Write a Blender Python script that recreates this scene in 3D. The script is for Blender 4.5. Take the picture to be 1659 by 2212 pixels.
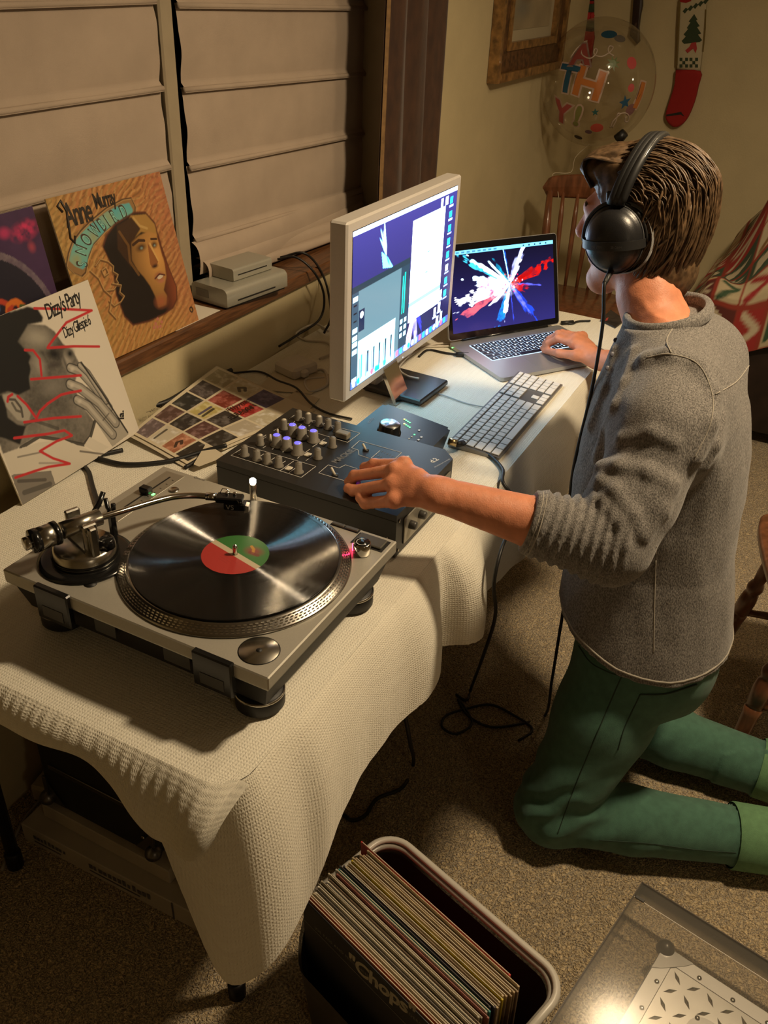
import bpy, bmesh, math, random
import numpy as np
from mathutils import Vector, Matrix
random.seed(7); np.random.seed(7)
for o in list(bpy.data.objects): bpy.data.objects.remove(o)
scene = bpy.context.scene
COL = scene.collection
PI = math.pi
T = 0.70            # height of the table top above the carpet (metres)
CAMZ = 1.57

# ------------------------------------------------------------------ camera
PITCH, ROLL, HEAD, FPX = math.radians(32.174), math.radians(2.549), math.radians(26.23), 1915.5
_r0 = Vector((math.sin(HEAD), -math.cos(HEAD), 0))
_fw = Vector((math.cos(HEAD) * math.cos(PITCH), math.sin(HEAD) * math.cos(PITCH), -math.sin(PITCH)))
_u0 = _r0.cross(_fw)
CR = math.cos(ROLL) * _r0 + math.sin(ROLL) * _u0
CU = -math.sin(ROLL) * _r0 + math.cos(ROLL) * _u0
cam_d = bpy.data.cameras.new('camera'); cam = bpy.data.objects.new('camera', cam_d); COL.objects.link(cam)
cam_d.sensor_fit = 'VERTICAL'; cam_d.sensor_height = 36.0; cam_d.lens = FPX / 2212 * 36.0
cam_d.clip_start = 0.02
cam.matrix_world = Matrix(((CR.x, CU.x, -_fw.x, 0), (CR.y, CU.y, -_fw.y, 0), (CR.z, CU.z, -_fw.z, CAMZ), (0, 0, 0, 1)))
scene.camera = cam

# ------------------------------------------------------------------ light and exposure
scene.view_settings.view_transform = 'Standard'; scene.view_settings.look = 'None'
scene.view_settings.gamma = 1.0; scene.view_settings.use_curve_mapping = False
scene.view_settings.exposure = 0.0
world = bpy.data.worlds.new('world'); scene.world = world; world.use_nodes = True
world.node_tree.nodes['Background'].inputs[0].default_value = (1.0, 0.72, 0.42, 1)
world.node_tree.nodes['Background'].inputs[1].default_value = 0.004
def lamp(name, loc, watts, size, col, typ='POINT'):
    d = bpy.data.lights.new(name, typ); d.energy = watts; d.color = col
    if typ in ('POINT','SPOT'): d.shadow_soft_size = size
    else: d.shape = 'DISK'; d.size = size
    o = bpy.data.objects.new(name, d); COL.objects.link(o); o.location = loc
    return o
WARM = (1.0, 0.77, 0.49)
key = lamp('hanging_lamp_light', (1.56, -0.36, 2.26), 124.0, 0.09, WARM, 'SPOT')
key.data.spot_size = math.radians(170); key.data.spot_blend = 0.7      # hanging lamp whose shade throws the light down and sideways
lamp('ceiling_lamp_light', (2.24, -0.05, 2.33), 11.0, 0.09, WARM)
lamp('far_lamp_light', (3.6, -2.2, 1.7), 9.0, 0.08, WARM)
lamp('near_fill_light', (-0.8, -2.2, 1.75), 9.0, 0.12, WARM)  # weak fill added behind the camera to lift the shading, no lamp known there

# pixel (in the 1659 x 2212 photograph) to a world point on a plane: used only to take real positions from the photo
def _ray(px, py): return _fw + CR * ((px - 829.5) / FPX) - CU * ((py - 1106.0) / FPX)
_O = Vector((0, 0, CAMZ))
def AZ(px, py, z): d = _ray(px, py); return _O + d * ((z - CAMZ) / d.z)
def AV(px, py, v): d = _ray(px, py); return _O + d * (v / d.y)
def AU(px, py, u): d = _ray(px, py); return _O + d * (u / d.x)

# ------------------------------------------------------------------ mesh helpers
class MB:
    def __init__(s): s.v = []; s.f = []; s.sm = []
    def add(s, vs, fs, smooth=False):
        b = len(s.v); s.v += [tuple(p) for p in vs]; s.f += [tuple(b + i for i in q) for q in fs]; s.sm += [smooth] * len(fs); return s
    def box(s, a, b, bev=0.0, M=None):
        x0, y0, z0 = a; x1, y1, z1 = b
        if bev <= 0:
            vs = [(x0,y0,z0),(x1,y0,z0),(x1,y1,z0),(x0,y1,z0),(x0,y0,z1),(x1,y0,z1),(x1,y1,z1),(x0,y1,z1)]
            fs = [(3,2,1,0),(4,5,6,7),(0,1,5,4),(1,2,6,5),(2,3,7,6),(3,0,4,7)]
        else:
            k = min(bev, (x1-x0)*.49, (y1-y0)*.49, (z1-z0)*.49); vs = []; fs = []
            def ring(i, z): return [(x0+i,y0+k,z),(x0+k,y0+i,z),(x1-k,y0+i,z),(x1-i,y0+k,z),(x1-i,y1-k,z),(x1-k,y1-i,z),(x0+k,y1-i,z),(x0+i,y1-k,z)]
            vs = [(x0+k,y0+k,z0),(x1-k,y0+k,z0),(x1-k,y1-k,z0),(x0+k,y1-k,z0)]
            r1 = ring(0, z0+k); r2 = ring(0, z1-k)
            vs += r1 + r2 + [(x0+k,y0+k,z1),(x1-k,y0+k,z1),(x1-k,y1-k,z1),(x0+k,y1-k,z1)]
            fs = [(3,2,1,0),(20,21,22,23)]
            for i in range(8): j = (i+1) % 8; fs.append((4+i,4+j,12+j,12+i))
            for c in range(4):
                d = (c+1) % 4
                fs.append((c, 4+(2*c+1), 4+2*c)); fs.append((c, d, 4+(2*c+2) % 8, 4+2*c+1))
                fs.append((20+c, 12+2*c, 12+2*c+1)); fs.append((20+c, 12+2*c+1, 12+(2*c+2) % 8, 20+d))
        if M is not None:
            vs = [M @ Vector(p) for p in vs]
            if M.determinant() < 0: fs = [f[::-1] for f in fs]
        return s.add(vs, fs)
    def lathe(s, prof, n=24, M=None, smooth=True, cap=True, ang=2*PI):
        vs = []; fs = []; m = len(prof); full = abs(ang - 2*PI) < 1e-6
        nn = n if full else n+1
        for i in range(nn):
            a = ang * i / n
            for r, z in prof: vs.append((r*math.cos(a), r*math.sin(a), z))
        for i in range(n):
            j = (i+1) % nn
            for k in range(m-1): fs.append((i*m+k, j*m+k, j*m+k+1, i*m+k+1))
        if cap and full:
            if prof[0][0] > 1e-6: fs.append(tuple(i*m for i in range(n))[::-1])
            if prof[-1][0] > 1e-6: fs.append(tuple(i*m+m-1 for i in range(n)))
        if M is not None: vs = [M @ Vector(p) for p in vs]
        return s.add(vs, fs, smooth)
    def cyl(s, c, r, z0, z1, n=20, bev=0.0, M=None):
        p = [(r, z0), (r, z1)] if bev <= 0 else [(max(r-bev,1e-5), z0), (r, z0+bev), (r, z1-bev), (max(r-bev,1e-5), z1)]
        X = Matrix.Translation((c[0], c[1], 0))
        return s.lathe(p, n, X if M is None else M @ X, smooth=n > 8)
    def tube(s, pts, rad, n=8, closed=False, squash=1.0, cap=True):
        pts = [Vector(p) for p in pts]; m = len(pts)
        if not hasattr(rad, '__len__'): rad = [rad] * m
        vs = []; fs = []; up = None
        for i, p in enumerate(pts):
            t = (pts[min(i+1, m-1)] - pts[max(i-1, 0)])
            t = t.normalized() if t.length > 1e-9 else Vector((0,0,1))
            if up is None:
                up = Vector((0,0,1)) if abs(t.z) < .9 else Vector((1,0,0))
            a = (up - t * up.dot(t)); a = a.normalized() if a.length > 1e-6 else t.orthogonal().normalized()
            b = t.cross(a); up = a
            for k in range(n):
                w = 2*PI*k/n; vs.append(p + a * (math.cos(w)*rad[i]) * squash + b * (math.sin(w)*rad[i]))
        for i in range(m-1):
            for k in range(n): l = (k+1) % n; fs.append((i*n+k, i*n+l, (i+1)*n+l, (i+1)*n+k))
        if cap: fs.append(tuple(range(n))[::-1]); fs.append(tuple((m-1)*n+k for k in range(n)))
        return s.add(vs, fs, True)
    def prism(s, poly, z0, z1, M=None):
        n = len(poly); vs = [(x, y, z0) for x, y in poly] + [(x, y, z1) for x, y in poly]
        ar = sum(poly[i][0]*poly[(i+1) % n][1] - poly[(i+1) % n][0]*poly[i][1] for i in range(n))
        top = tuple(range(n, 2*n)); bot = tuple(range(n))[::-1]
        fs = [bot, top] + [(i, (i+1) % n, n+(i+1) % n, n+i) for i in range(n)]
        if ar < 0: fs = [f[::-1] for f in fs]
        if M is not None:
            vs = [M @ Vector(p) for p in vs]
            if M.determinant() < 0: fs = [f[::-1] for f in fs]
        return s.add(vs, fs)
    def grid(s, fn, nu, nv, smooth=True, flip=False):
        vs = [fn(i/nu, j/nv) for j in range(nv+1) for i in range(nu+1)]; w = nu+1
        fs = [(j*w+i, j*w+i+1, (j+1)*w+i+1, (j+1)*w+i) for j in range(nv) for i in range(nu)]
        if flip: fs = [f[::-1] for f in fs]
        return s.add(vs, fs, smooth)
    def quad(s, a, b, c, d): return s.add([a, b, c, d], [(0,1,2,3)])
    def xf(s, M): s.v = [tuple(M @ Vector(p)) for p in s.v]; return s
    def mesh(s, name):
        me = bpy.data.meshes.new(name); me.from_pydata(s.v, [], s.f)
        me.polygons.foreach_set('use_smooth', s.sm); me.update(); return me
def wmat(o):
    m = Matrix.Translation(o.location) @ o.rotation_euler.to_matrix().to_4x4()
    return wmat(o.parent) @ m if o.parent else m
def obj(name, mb, mat, parent=None, world=False, label=None):
    me = mb.mesh(name) if isinstance(mb, MB) else mb
    if world and parent is not None: me.transform(wmat(parent).inverted())
    if mat is not None and not len(me.materials): me.materials.append(mat)
    o = bpy.data.objects.new(name, me); COL.objects.link(o)
    if parent is not None: o.parent = parent
    if label: o['label'] = label
    return o
def tag(o, label, cat, group=None):
    o['label'] = label; o['category'] = cat
    if group: o['group'] = group
    return o
def thing(name, label, cat, loc=(0,0,0), rz=0.0, group=None):
    o = bpy.data.objects.new(name, None); COL.objects.link(o); o.location = loc; o.rotation_euler = (0, 0, rz)
    o.empty_display_size = 0.05
    return tag(o, label, cat, group)
def struct(name, mb, mat, parent=None):
    o = obj(name, mb, mat, parent)
    if parent is None: o['kind'] = 'structure'
    return o
def copy_part(src, parent, loc=(0,0,0)):
    c = src.copy(); COL.objects.link(c); c.parent = parent; c.location = loc; return c
def spline(pts, n=8):
    P = [Vector(p) for p in pts]; P = [P[0]*2-P[1]] + P + [P[-1]*2-P[-2]]; out = []
    for i in range(1, len(P)-2):
        a, b, c, d = P[i-1:i+3]
        for k in range(n):
            t = k/n
            out.append(.5*((2*b)+(c-a)*t+(2*a-5*b+4*c-d)*t*t+(-a+3*b-3*c+d)*t**3))
    out.append(P[-2]); return out
def text_mesh(txt, size, shear=0.0, ext=0.0, align='LEFT', space=1.0, bold=0.0, xs=1.0):
    cu = bpy.data.curves.new('t', 'FONT'); cu.body = txt; cu.size = size; cu.shear = shear; cu.extrude = ext
    cu.align_x = align; cu.space_character = space; cu.offset = bold; cu.resolution_u = 3
    o = bpy.data.objects.new('t', cu); COL.objects.link(o)
    dg = bpy.context.evaluated_depsgraph_get(); me = bpy.data.meshes.new_from_object(o.evaluated_get(dg))
    bpy.data.objects.remove(o); bpy.data.curves.remove(cu)
    if xs != 1.0: me.transform(Matrix.Diagonal((xs, 1, 1, 1)))
    me.materials.clear(); return me
def text(name, txt, size, mat, parent, M, **k):
    me = text_mesh(txt, size, **k); me.transform(M); return obj(name, me, mat, parent)
def frame(o, x, y):      # local frame: origin, x axis, y axis (orthonormalised), z = x cross y
    x = Vector(x).normalized(); y = Vector(y); y = (y - x*y.dot(x)).normalized(); z = x.cross(y); o = Vector(o)
    return Matrix(((x.x,y.x,z.x,o.x),(x.y,y.y,z.y,o.y),(x.z,y.z,z.z,o.z),(0,0,0,1)))
def TR(x, y, z=0.0): return Matrix.Translation((x, y, z))
def RX(a): return Matrix.Rotation(a, 4, 'X')
def RY(a): return Matrix.Rotation(a, 4, 'Y')
def RZ(a): return Matrix.Rotation(a, 4, 'Z')

# ------------------------------------------------------------------ materials
MATS = {}
def mat(name, col, rough=0.6, metal=0.0, noise=0.0, nscale=30.0, bump=0.0, bscale=200.0, spec=0.5, emit=None, estr=0.0, stretch=None, sheen=0.0, coat=0.0, sss=0.0, col2=None, detail=4.0):
    if name in MATS: return MATS[name]
    m = bpy.data.materials.new(name); m.use_nodes = True; nt = m.node_tree; b = nt.nodes['Principled BSDF']; L = nt.links
    c = (col[0], col[1], col[2], 1)
    b.inputs['Base Color'].default_value = c; b.inputs['Roughness'].default_value = rough; b.inputs['Metallic'].default_value = metal
    b.inputs['Specular IOR Level'].default_value = spec
    if sheen: b.inputs['Sheen Weight'].default_value = sheen
    if coat: b.inputs['Coat Weight'].default_value = coat; b.inputs['Coat Roughness'].default_value = 0.08
    if sss:
        b.inputs['Subsurface Weight'].default_value = sss; b.inputs['Subsurface Radius'].default_value = (.012, .005, .003); b.inputs['Subsurface Scale'].default_value = 1.0
    if emit: b.inputs['Emission Color'].default_value = (emit[0], emit[1], emit[2], 1); b.inputs['Emission Strength'].default_value = estr
    tc = nt.nodes.new('ShaderNodeTexCoord'); co = tc.outputs['Object']
    if stretch:
        mp = nt.nodes.new('ShaderNodeMapping'); mp.inputs['Scale'].default_value = stretch; L.new(co, mp.inputs['Vector']); co = mp.outputs['Vector']
    if noise > 0 or col2:
        n = nt.nodes.new('ShaderNodeTexNoise'); n.inputs['Scale'].default_value = nscale; n.inputs['Detail'].default_value = detail; L.new(co, n.inputs['Vector'])
        r = nt.nodes.new('ShaderNodeValToRGB'); L.new(n.outputs['Fac'], r.inputs['Fac'])
        r.color_ramp.elements[0].position = .32; r.color_ramp.elements[1].position = .68
        lo = col2 if col2 else tuple(max(0, x*(1-noise)) for x in col); hi = col if col2 else tuple(min(1, x*(1+noise)) for x in col)
        r.color_ramp.elements[0].color = (*lo, 1); r.color_ramp.elements[1].color = (*hi, 1)
        L.new(r.outputs['Color'], b.inputs['Base Color'])
    if bump > 0:
        n2 = nt.nodes.new('ShaderNodeTexNoise'); n2.inputs['Scale'].default_value = bscale; n2.inputs['Detail'].default_value = 3; L.new(co, n2.inputs['Vector'])
        bp = nt.nodes.new('ShaderNodeBump'); bp.inputs['Strength'].default_value = min(1.0, bump); bp.inputs['Distance'].default_value = .002 if bump <= 1 else .002*bump
        L.new(n2.outputs['Fac'], bp.inputs['Height']); L.new(bp.outputs['Normal'], b.inputs['Normal'])
    MATS[name] = m; return m
def emat(name, col, s=1.0, base=(0.01,0.01,0.012), rough=.25): return mat(name, base, rough, emit=col, estr=s)
def print_mat(name, rough=0.35, emit=0.0, spec=.5):     # flat print: colours come from the 'Col' attribute of the printed face
    if name in MATS: return MATS[name]
    m = bpy.data.materials.new(name); m.use_nodes = True; nt = m.node_tree; b = nt.nodes['Principled BSDF']
    a = nt.nodes.new('ShaderNodeAttribute'); a.attribute_name = 'Col'
    b.inputs['Roughness'].default_value = rough; b.inputs['Specular IOR Level'].default_value = spec
    if emit > 0:
        b.inputs['Base Color'].default_value = (.004,.004,.005,1); nt.links.new(a.outputs['Color'], b.inputs['Emission Color']); b.inputs['Emission Strength'].default_value = emit
    else: nt.links.new(a.outputs['Color'], b.inputs['Base Color'])
    MATS[name] = m; return m

# ------------------------------------------------------------------ flat prints: a fine grid whose vertices carry the printed colour
class Art:
    def __init__(s, nx, ny, bg=(1,1,1), ar=1.0):
        s.nx, s.ny = nx, ny; x = np.linspace(0, ar, nx); y = np.linspace(0, 1, ny)
        s.X, s.Y = np.meshgrid(x, y); s.ar = ar
        s.C = np.zeros((ny, nx, 3)); s.C[:] = bg
    def fill(s, m, c, a=1.0):
        if np.isscalar(a): m = m.astype(float) * a
        else: m = m * a
        m = np.clip(m, 0, 1)[..., None]; s.C = s.C * (1-m) + np.array(c)[(None,)*2] * m if np.ndim(c) == 1 else s.C*(1-m) + c*m
    def rect(s, x0, y0, x1, y1, c, a=1.0): s.fill((s.X >= x0) & (s.X <= x1) & (s.Y >= y0) & (s.Y <= y1), c, a)
    def poly(s, pts, c, a=1.0): s.fill(s.inpoly(pts), c, a)
    def inpoly(s, pts):
        m = np.zeros(s.X.shape, bool); n = len(pts)
        for i in range(n):
            x0, y0 = pts[i]; x1, y1 = pts[(i+1) % n]
            if y0 == y1: continue
            c = ((y0 > s.Y) != (y1 > s.Y)) & (s.X < (x1-x0)*(s.Y-y0)/(y1-y0)+x0); m ^= c
        return m
    def ell(s, cx, cy, rx, ry, c, a=1.0, rot=0.0): s.fill(s.ellf(cx, cy, rx, ry, rot) <= 1, c, a)
    def ellf(s, cx, cy, rx, ry, rot=0.0):
        dx, dy = s.X-cx, s.Y-cy; ca, sa = math.cos(rot), math.sin(rot)
        return np.hypot((dx*ca+dy*sa)/rx, (-dx*sa+dy*ca)/ry)
    def soft(s, cx, cy, rx, ry, c, a=1.0, rot=0.0): s.fill(np.clip(1.2-s.ellf(cx, cy, rx, ry, rot), 0, 1)*1.0, c, a)
    def line(s, pts, w, c, a=1.0):
        d = np.full(s.X.shape, 9.0)
        for (x0, y0), (x1, y1) in zip(pts[:-1], pts[1:]):
            L = (x1-x0)**2+(y1-y0)**2+1e-12; t = np.clip(((s.X-x0)*(x1-x0)+(s.Y-y0)*(y1-y0))/L, 0, 1)
            d = np.minimum(d, np.hypot(s.X-x0-t*(x1-x0), s.Y-y0-t*(y1-y0)))
        px = 1.0/s.ny; s.fill(np.clip((w/2-d)/px+.5, 0, 1), c, a)
    def noise(s, sc, seed=0, sx=1.0, sy=1.0): return vnoise2(s.X*sc*sx, s.Y*sc*sy, seed)
    def build(s, name, mt, parent, M, w, h, label=None):
        nx, ny = s.nx, s.ny; co = np.zeros((ny*nx, 3)); co[:,0] = (s.X/s.ar*w).ravel(); co[:,1] = (s.Y*h).ravel()
        A = np.array(M); co = co @ A[:3,:3].T + A[:3,3]
        i = np.arange((ny-1)*(nx-1)); r = i // (nx-1); q = i % (nx-1); a = r*nx+q
        F = np.stack([a, a+1, a+nx+1, a+nx], 1)
        me = np_mesh(name, co, F, smooth=False)
        at = me.color_attributes.new('Col', 'FLOAT_COLOR', 'POINT')
        at.data.foreach_set('color', np.concatenate([np.clip(s.C.reshape(-1,3), 0, 1), np.ones((ny*nx,1))], 1).astype(np.float32).ravel())
        return obj(name, me, mt, parent, label=label)
def np_mesh(name, co, F, smooth=True):
    me = bpy.data.meshes.new(name); n = len(F)
    me.vertices.add(len(co)); me.vertices.foreach_set('co', np.ascontiguousarray(co, dtype=np.float32).ravel())
    k = F.shape[1]; me.loops.add(n*k); me.loops.foreach_set('vertex_index', np.ascontiguousarray(F, dtype=np.int32).ravel())
    me.polygons.add(n); me.polygons.foreach_set('loop_start', np.arange(0, n*k, k, dtype=np.int32))
    me.polygons.foreach_set('use_smooth', np.full(n, smooth)); me.update(calc_edges=True); me.validate(); return me
def _h(a, b, s):
    x = np.sin(a*127.1+b*311.7+s*74.7)*43758.5453; return x-np.floor(x)
def vnoise2(x, y, s=0):
    i, j = np.floor(x), np.floor(y); u, v = x-i, y-j; u = u*u*(3-2*u); v = v*v*(3-2*v)
    return (_h(i,j,s)*(1-u)+_h(i+1,j,s)*u)*(1-v)+(_h(i,j+1,s)*(1-u)+_h(i+1,j+1,s)*u)*v
def fbm2(x, y, s=0, o=4): return sum(vnoise2(x*2**k, y*2**k, s+k)*.5**(k+1) for k in range(o))
def _h3(a, b, c, s):
    x = np.sin(a*127.1+b*311.7+c*191.9+s*74.7)*43758.5453; return x-np.floor(x)
def vnoise3(p, s=0):
    f = np.floor(p); u = p-f; u = u*u*(3-2*u); i, j, k = f[...,0], f[...,1], f[...,2]; x, y, z = u[...,0], u[...,1], u[...,2]
    def l(a,b,t): return a*(1-t)+b*t
    return l(l(l(_h3(i,j,k,s),_h3(i+1,j,k,s),x), l(_h3(i,j+1,k,s),_h3(i+1,j+1,k,s),x), y), l(l(_h3(i,j,k+1,s),_h3(i+1,j,k+1,s),x), l(_h3(i,j+1,k+1,s),_h3(i+1,j+1,k+1,s),x), y), z)
# ------------------------------------------------------------------ the room
UF = 4.32; VW = 1.24
m_wall = mat('painted_wall', (.53,.445,.265), .85, noise=.05, nscale=6, bump=.35, bscale=160)
m_ceil = mat('ceiling_paint', (.42,.37,.28), .9)
m_oak = mat('oak_sill', (.115,.048,.018), .38, noise=.45, nscale=14, stretch=(1.2,14,14), bump=.1, bscale=90)
m_jamb = mat('jamb_paint', (.33,.27,.18), .6, noise=.05, nscale=20)
m_blind = mat('blind_cloth', (.40,.315,.24), .9, noise=.05, nscale=12, bump=.35, bscale=900)
m_curtain = mat('brown_curtain', (.052,.021,.008), .85, noise=.25, nscale=30, stretch=(2,2,.6), bump=.3, bscale=400, sheen=.3)
m_night = mat('dark_pane', (.006,.005,.005), .05)
# carpet: two-tone twisted pile
def carpet_mat():
    m = bpy.data.materials.new('carpet'); m.use_nodes = True; nt = m.node_tree; L = nt.links; b = nt.nodes['Principled BSDF']
    tc = nt.nodes.new('ShaderNodeTexCoord')
    n0 = nt.nodes.new('ShaderNodeTexNoise'); n0.inputs['Scale'].default_value = 55; n0.inputs['Detail'].default_value = 2
    L.new(tc.outputs['Object'], n0.inputs['Vector'])
    mx = nt.nodes.new('ShaderNodeMixRGB'); mx.inputs[0].default_value = .018; L.new(tc.outputs['Object'], mx.inputs[1]); L.new(n0.outputs['Color'], mx.inputs[2])
    v = nt.nodes.new('ShaderNodeTexVoronoi'); v.inputs['Scale'].default_value = 300; L.new(mx.outputs[0], v.inputs['Vector'])
    n1 = nt.nodes.new('ShaderNodeTexNoise'); n1.inputs['Scale'].default_value = 290; n1.inputs['Detail'].default_value = 3; L.new(mx.outputs[0], n1.inputs['Vector'])
    r = nt.nodes.new('ShaderNodeValToRGB'); L.new(n1.outputs['Fac'], r.inputs['Fac'])
    e = r.color_ramp.elements; e[0].position = .36; e[0].color = (.20,.138,.072,1); e[1].position = .62; e[1].color = (.80,.62,.36,1)
    L.new(r.outputs['Color'], b.inputs['Base Color']); b.inputs['Roughness'].default_value = .95; b.inputs['Specular IOR Level'].default_value = .1
    b.inputs['Sheen Weight'].default_value = .3
    ad = nt.nodes.new('ShaderNodeMath'); ad.operation = 'MULTIPLY_ADD'; ad.inputs[1].default_value = -.8; L.new(v.outputs['Distance'], ad.inputs[0]); L.new(n1.outputs['Fac'], ad.inputs[2])
    bp = nt.nodes.new('ShaderNodeBump'); bp.inputs['Strength'].default_value = 1; bp.inputs['Distance'].default_value = .008
    L.new(ad.outputs[0], bp.inputs['Height']); L.new(bp.outputs['Normal'], b.inputs['Normal'])
    return m
struct('floor', MB().box((-3.4,-4.6,-.02), (UF,VW,0)), carpet_mat())
struct('ceiling', MB().box((-3.4,-4.6,2.42), (UF,VW+.2,2.5)), m_ceil)
w = MB()
SZ = T + .155                       # top of the window sill
w.box((-3.4,VW,0), (UF,VW+.2,SZ-.03)); w.box((2.50,VW,SZ-.03), (UF,VW+.2,2.42)); w.box((-3.4,VW,SZ-.03), (.15,VW+.2,2.42)); w.box((.15,VW,2.12), (2.5,VW+.2,2.42))
struct('wall_window', w, m_wall)
struct('wall_far', MB().box((UF,-4.6,0), (UF+.1,VW+.2,2.42)), m_wall)
struct('wall_near', MB().box((-3.5,-4.6,0), (-3.4,VW+.2,2.42)), m_wall)
struct('wall_right', MB().box((-3.5,-4.7,0), (UF+.1,-4.6,2.42)), m_wall)
struct('trim_1', MB().box((.10,VW-.016,SZ-.034), (2.46,VW+.17,SZ), .004), m_oak)
win = MB(); win.box((.15,VW+.165,SZ), (2.5,VW+.2,2.12)); 
pane = struct('window_1', win, m_night)
struct('window_post', MB().box((1.606,VW+.105,SZ), (1.649,VW+.165,2.12), .004), m_jamb, pane)
struct('window_jamb', MB().box((2.485,VW+.002,SZ), (2.499,VW+.165,2.12), .002), m_jamb, pane)

# ------------------------------------------------------------------ roman blinds
BV = VW + .12
def blind(label, u0, u1, ribs, seed):
    t = thing('roman_blind', label, 'blind', ((u0+u1)/2, BV, SZ), 0, 'roman blinds in the window')
    rnd = random.Random(seed)
    for (za, zb), (ya, yb) in zip(ribs[:-1], ribs[1:]):
        ph = rnd.random()*6; 
        def fn(s, q):
            u = u0+(u1-u0)*s; zt = za+(zb-za)*s; zl = ya+(yb-ya)*s; h = zt-zl
            z = zt - h*q*1.06
            off = -.004 - .006*math.sin(PI*q) - .003*math.sin(9*s+ph+3*q)*math.sin(PI*q)
            if q > .90: off -= .013*math.sin((q-.90)/.10*PI*.62)
            return (u + .0015*math.sin(q*14+ph), BV+off, z)
        obj('panel', MB().grid(fn, 24, 26), m_blind, t, world=True)
        rod = MB().tube([(u0+(u1-u0)*k/6+.0, BV-.012, ya+(yb-ya)*k/6-.004) for k in range(7)], .006, 8)
        obj('batten', rod, m_blind, t, world=True)
    return t
bl = blind('cream roman blind hanging flat behind the record covers', .88, 1.600, [(1.80,1.80),(1.635,1.635),(1.477,1.477),(1.318,1.318),(1.162,1.162),(1.005,1.005),(.885,.885)], 1)
br = blind('crooked cream roman blind bunched up on the window sill', 1.668, 2.483, [(1.79,1.77),(1.63,1.608),(1.468,1.444),(1.309,1.280),(1.148,1.120),(.986,.951)], 2)
rnd = random.Random(4)
# bunched folds at the foot of the right blind
for k, (z0, dv, dz) in enumerate([(.982,.022,.062),(.945,.045,.048),(.918,.060,.036),(.893,.065,.024)]):
    def fn(s, q, k=k, z0=z0, dv=dv, dz=dz):
        u = 1.655+.01*k+(2.48-1.655-.02*k)*s; sag = .012*math.sin(PI*s)+.006*math.sin(7*s+k)
        a = q*PI*1.15
        v = BV-.012 - dv*math.sin(a*.62)*(.65+.35*math.cos(3*s+k)) ; z = z0 - .016*s*(1 if k < 2 else .3) - sag*.4 - dz*q*1.1 + .012*math.sin(a)
        return (u, v, max(z, SZ+.003+.002*k))
    obj('fold', MB().grid(fn, 30, 12), m_blind, br, world=True)

# ------------------------------------------------------------------ curtain
def cfn(s, q):
    u = 2.31+.42*s; z = 2.05-2.03*q
    return (u+.006*math.sin(q*9+s*5), VW-.024-.0155*math.sin(s*2*PI*3.4+.5+.5*math.sin(q*4))-.003*math.sin(s*47+q*3), z)
cu = thing('curtain', 'dark brown gathered curtain hanging beside the window', 'curtain', (2.52,VW-.04,0))
obj('curtain_panel', MB().grid(cfn, 90, 40, flip=True), m_curtain, cu, world=True)
def lfn(s, q):
    z = 2.05-2.03*q; return (2.309+.02*s+.006*math.sin(q*9), VW-.045-.006*math.sin(s*PI), z)
obj('side_hem', MB().grid(lfn, 4, 20, flip=True), mat('curtain_hem',(.21,.12,.045),.8,noise=.2,nscale=60), cu, world=True)

# ------------------------------------------------------------------ picture on the window wall
F0 = Vector((3.165, VW, 1.205)); FW, FH = .72, .95
pf = thing('framed_picture', 'gold framed painting hanging on the wall past the curtain', 'picture', (F0.x+FW/2, VW, F0.z), 0)
m_gold = mat('gilt_wood', (.22,.115,.035), .38, noise=.5, nscale=40, bump=.2, bscale=60, coat=.2); m_gold2 = mat('dark_gilt', (.10,.046,.016), .42, noise=.5, nscale=60, bump=.4, bscale=120)
def rail(a, b, c, d, y0, y1, mt, nm):   # a-b outer edge, d-c inner edge in wall plane (u, z)
    vs = [(p[0], y0, p[1]) for p in (a,b,c,d)] + [(p[0], y1, p[1]) for p in (a,b,c,d)]
    m = MB().add(vs, [(0,1,2,3),(7,6,5,4),(0,4,5,1),(1,5,6,2),(2,6,7,3),(3,7,4,0)]); obj(nm, m, mt, pf, world=True)
x0, z0 = F0.x, F0.z; x1, z1 = x0+FW, z0+FH
for k, (i0, i1, dep, mt) in enumerate([(0,.028,.040,m_gold),(.028,.095,.028,m_gold2),(.095,.120,.034,m_gold)]):
    o = [(x0+i0,z0+i0),(x1-i0,z0+i0),(x1-i0,z1-i0),(x0+i0,z1-i0)]; n = [(x0+i1,z0+i1),(x1-i1,z0+i1),(x1-i1,z1-i1),(x0+i1,z1-i1)]
    for j in range(4): rail(o[j], o[(j+1) % 4], n[(j+1) % 4], n[j], VW-dep, VW-.002, mt, 'frame_rail')
obj('mount', MB().box((x0+.12,VW-.014,z0+.12),(x1-.12,VW-.004,z1-.12)), mat('linen_mount',(.42,.36,.24),.9,bump=.3,bscale=800), pf, world=True)
a = Art(110, 150, (.33,.27,.17), .75)
n = fbm2(a.X*6, a.Y*6, 3); a.C *= (.75+.5*n)[...,None]
a.fill(np.clip((a.Y-.25)*2,0,1)*np.clip(1.2-a.ellf(.2,.75,.3,.7),0,1), (.50,.44,.15), .8)
a.soft(.1,.5,.07,.35,(.25,.31,.26),.8); a.line([(.30,.22),(.33,.6),(.31,1)],.07,(.16,.07,.02),.85); a.line([(.42,.25),(.45,.7)],.05,(.45,.33,.12),.5)
a.soft(.28,.19,.16,.06,(.09,.045,.02),1.0,.2); a.soft(.36,.22,.06,.05,(.28,.12,.04),.9); a.soft(.16,.1,.2,.06,(.17,.17,.15),.7)
a.build('painting', print_mat('canvas_print', .6), pf, frame(Vector((x0+.155,VW-.0155,z0+.155))-Vector(pf.location), (1,0,0), (0,0,1)), FW-.31, FH-.31)
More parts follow.
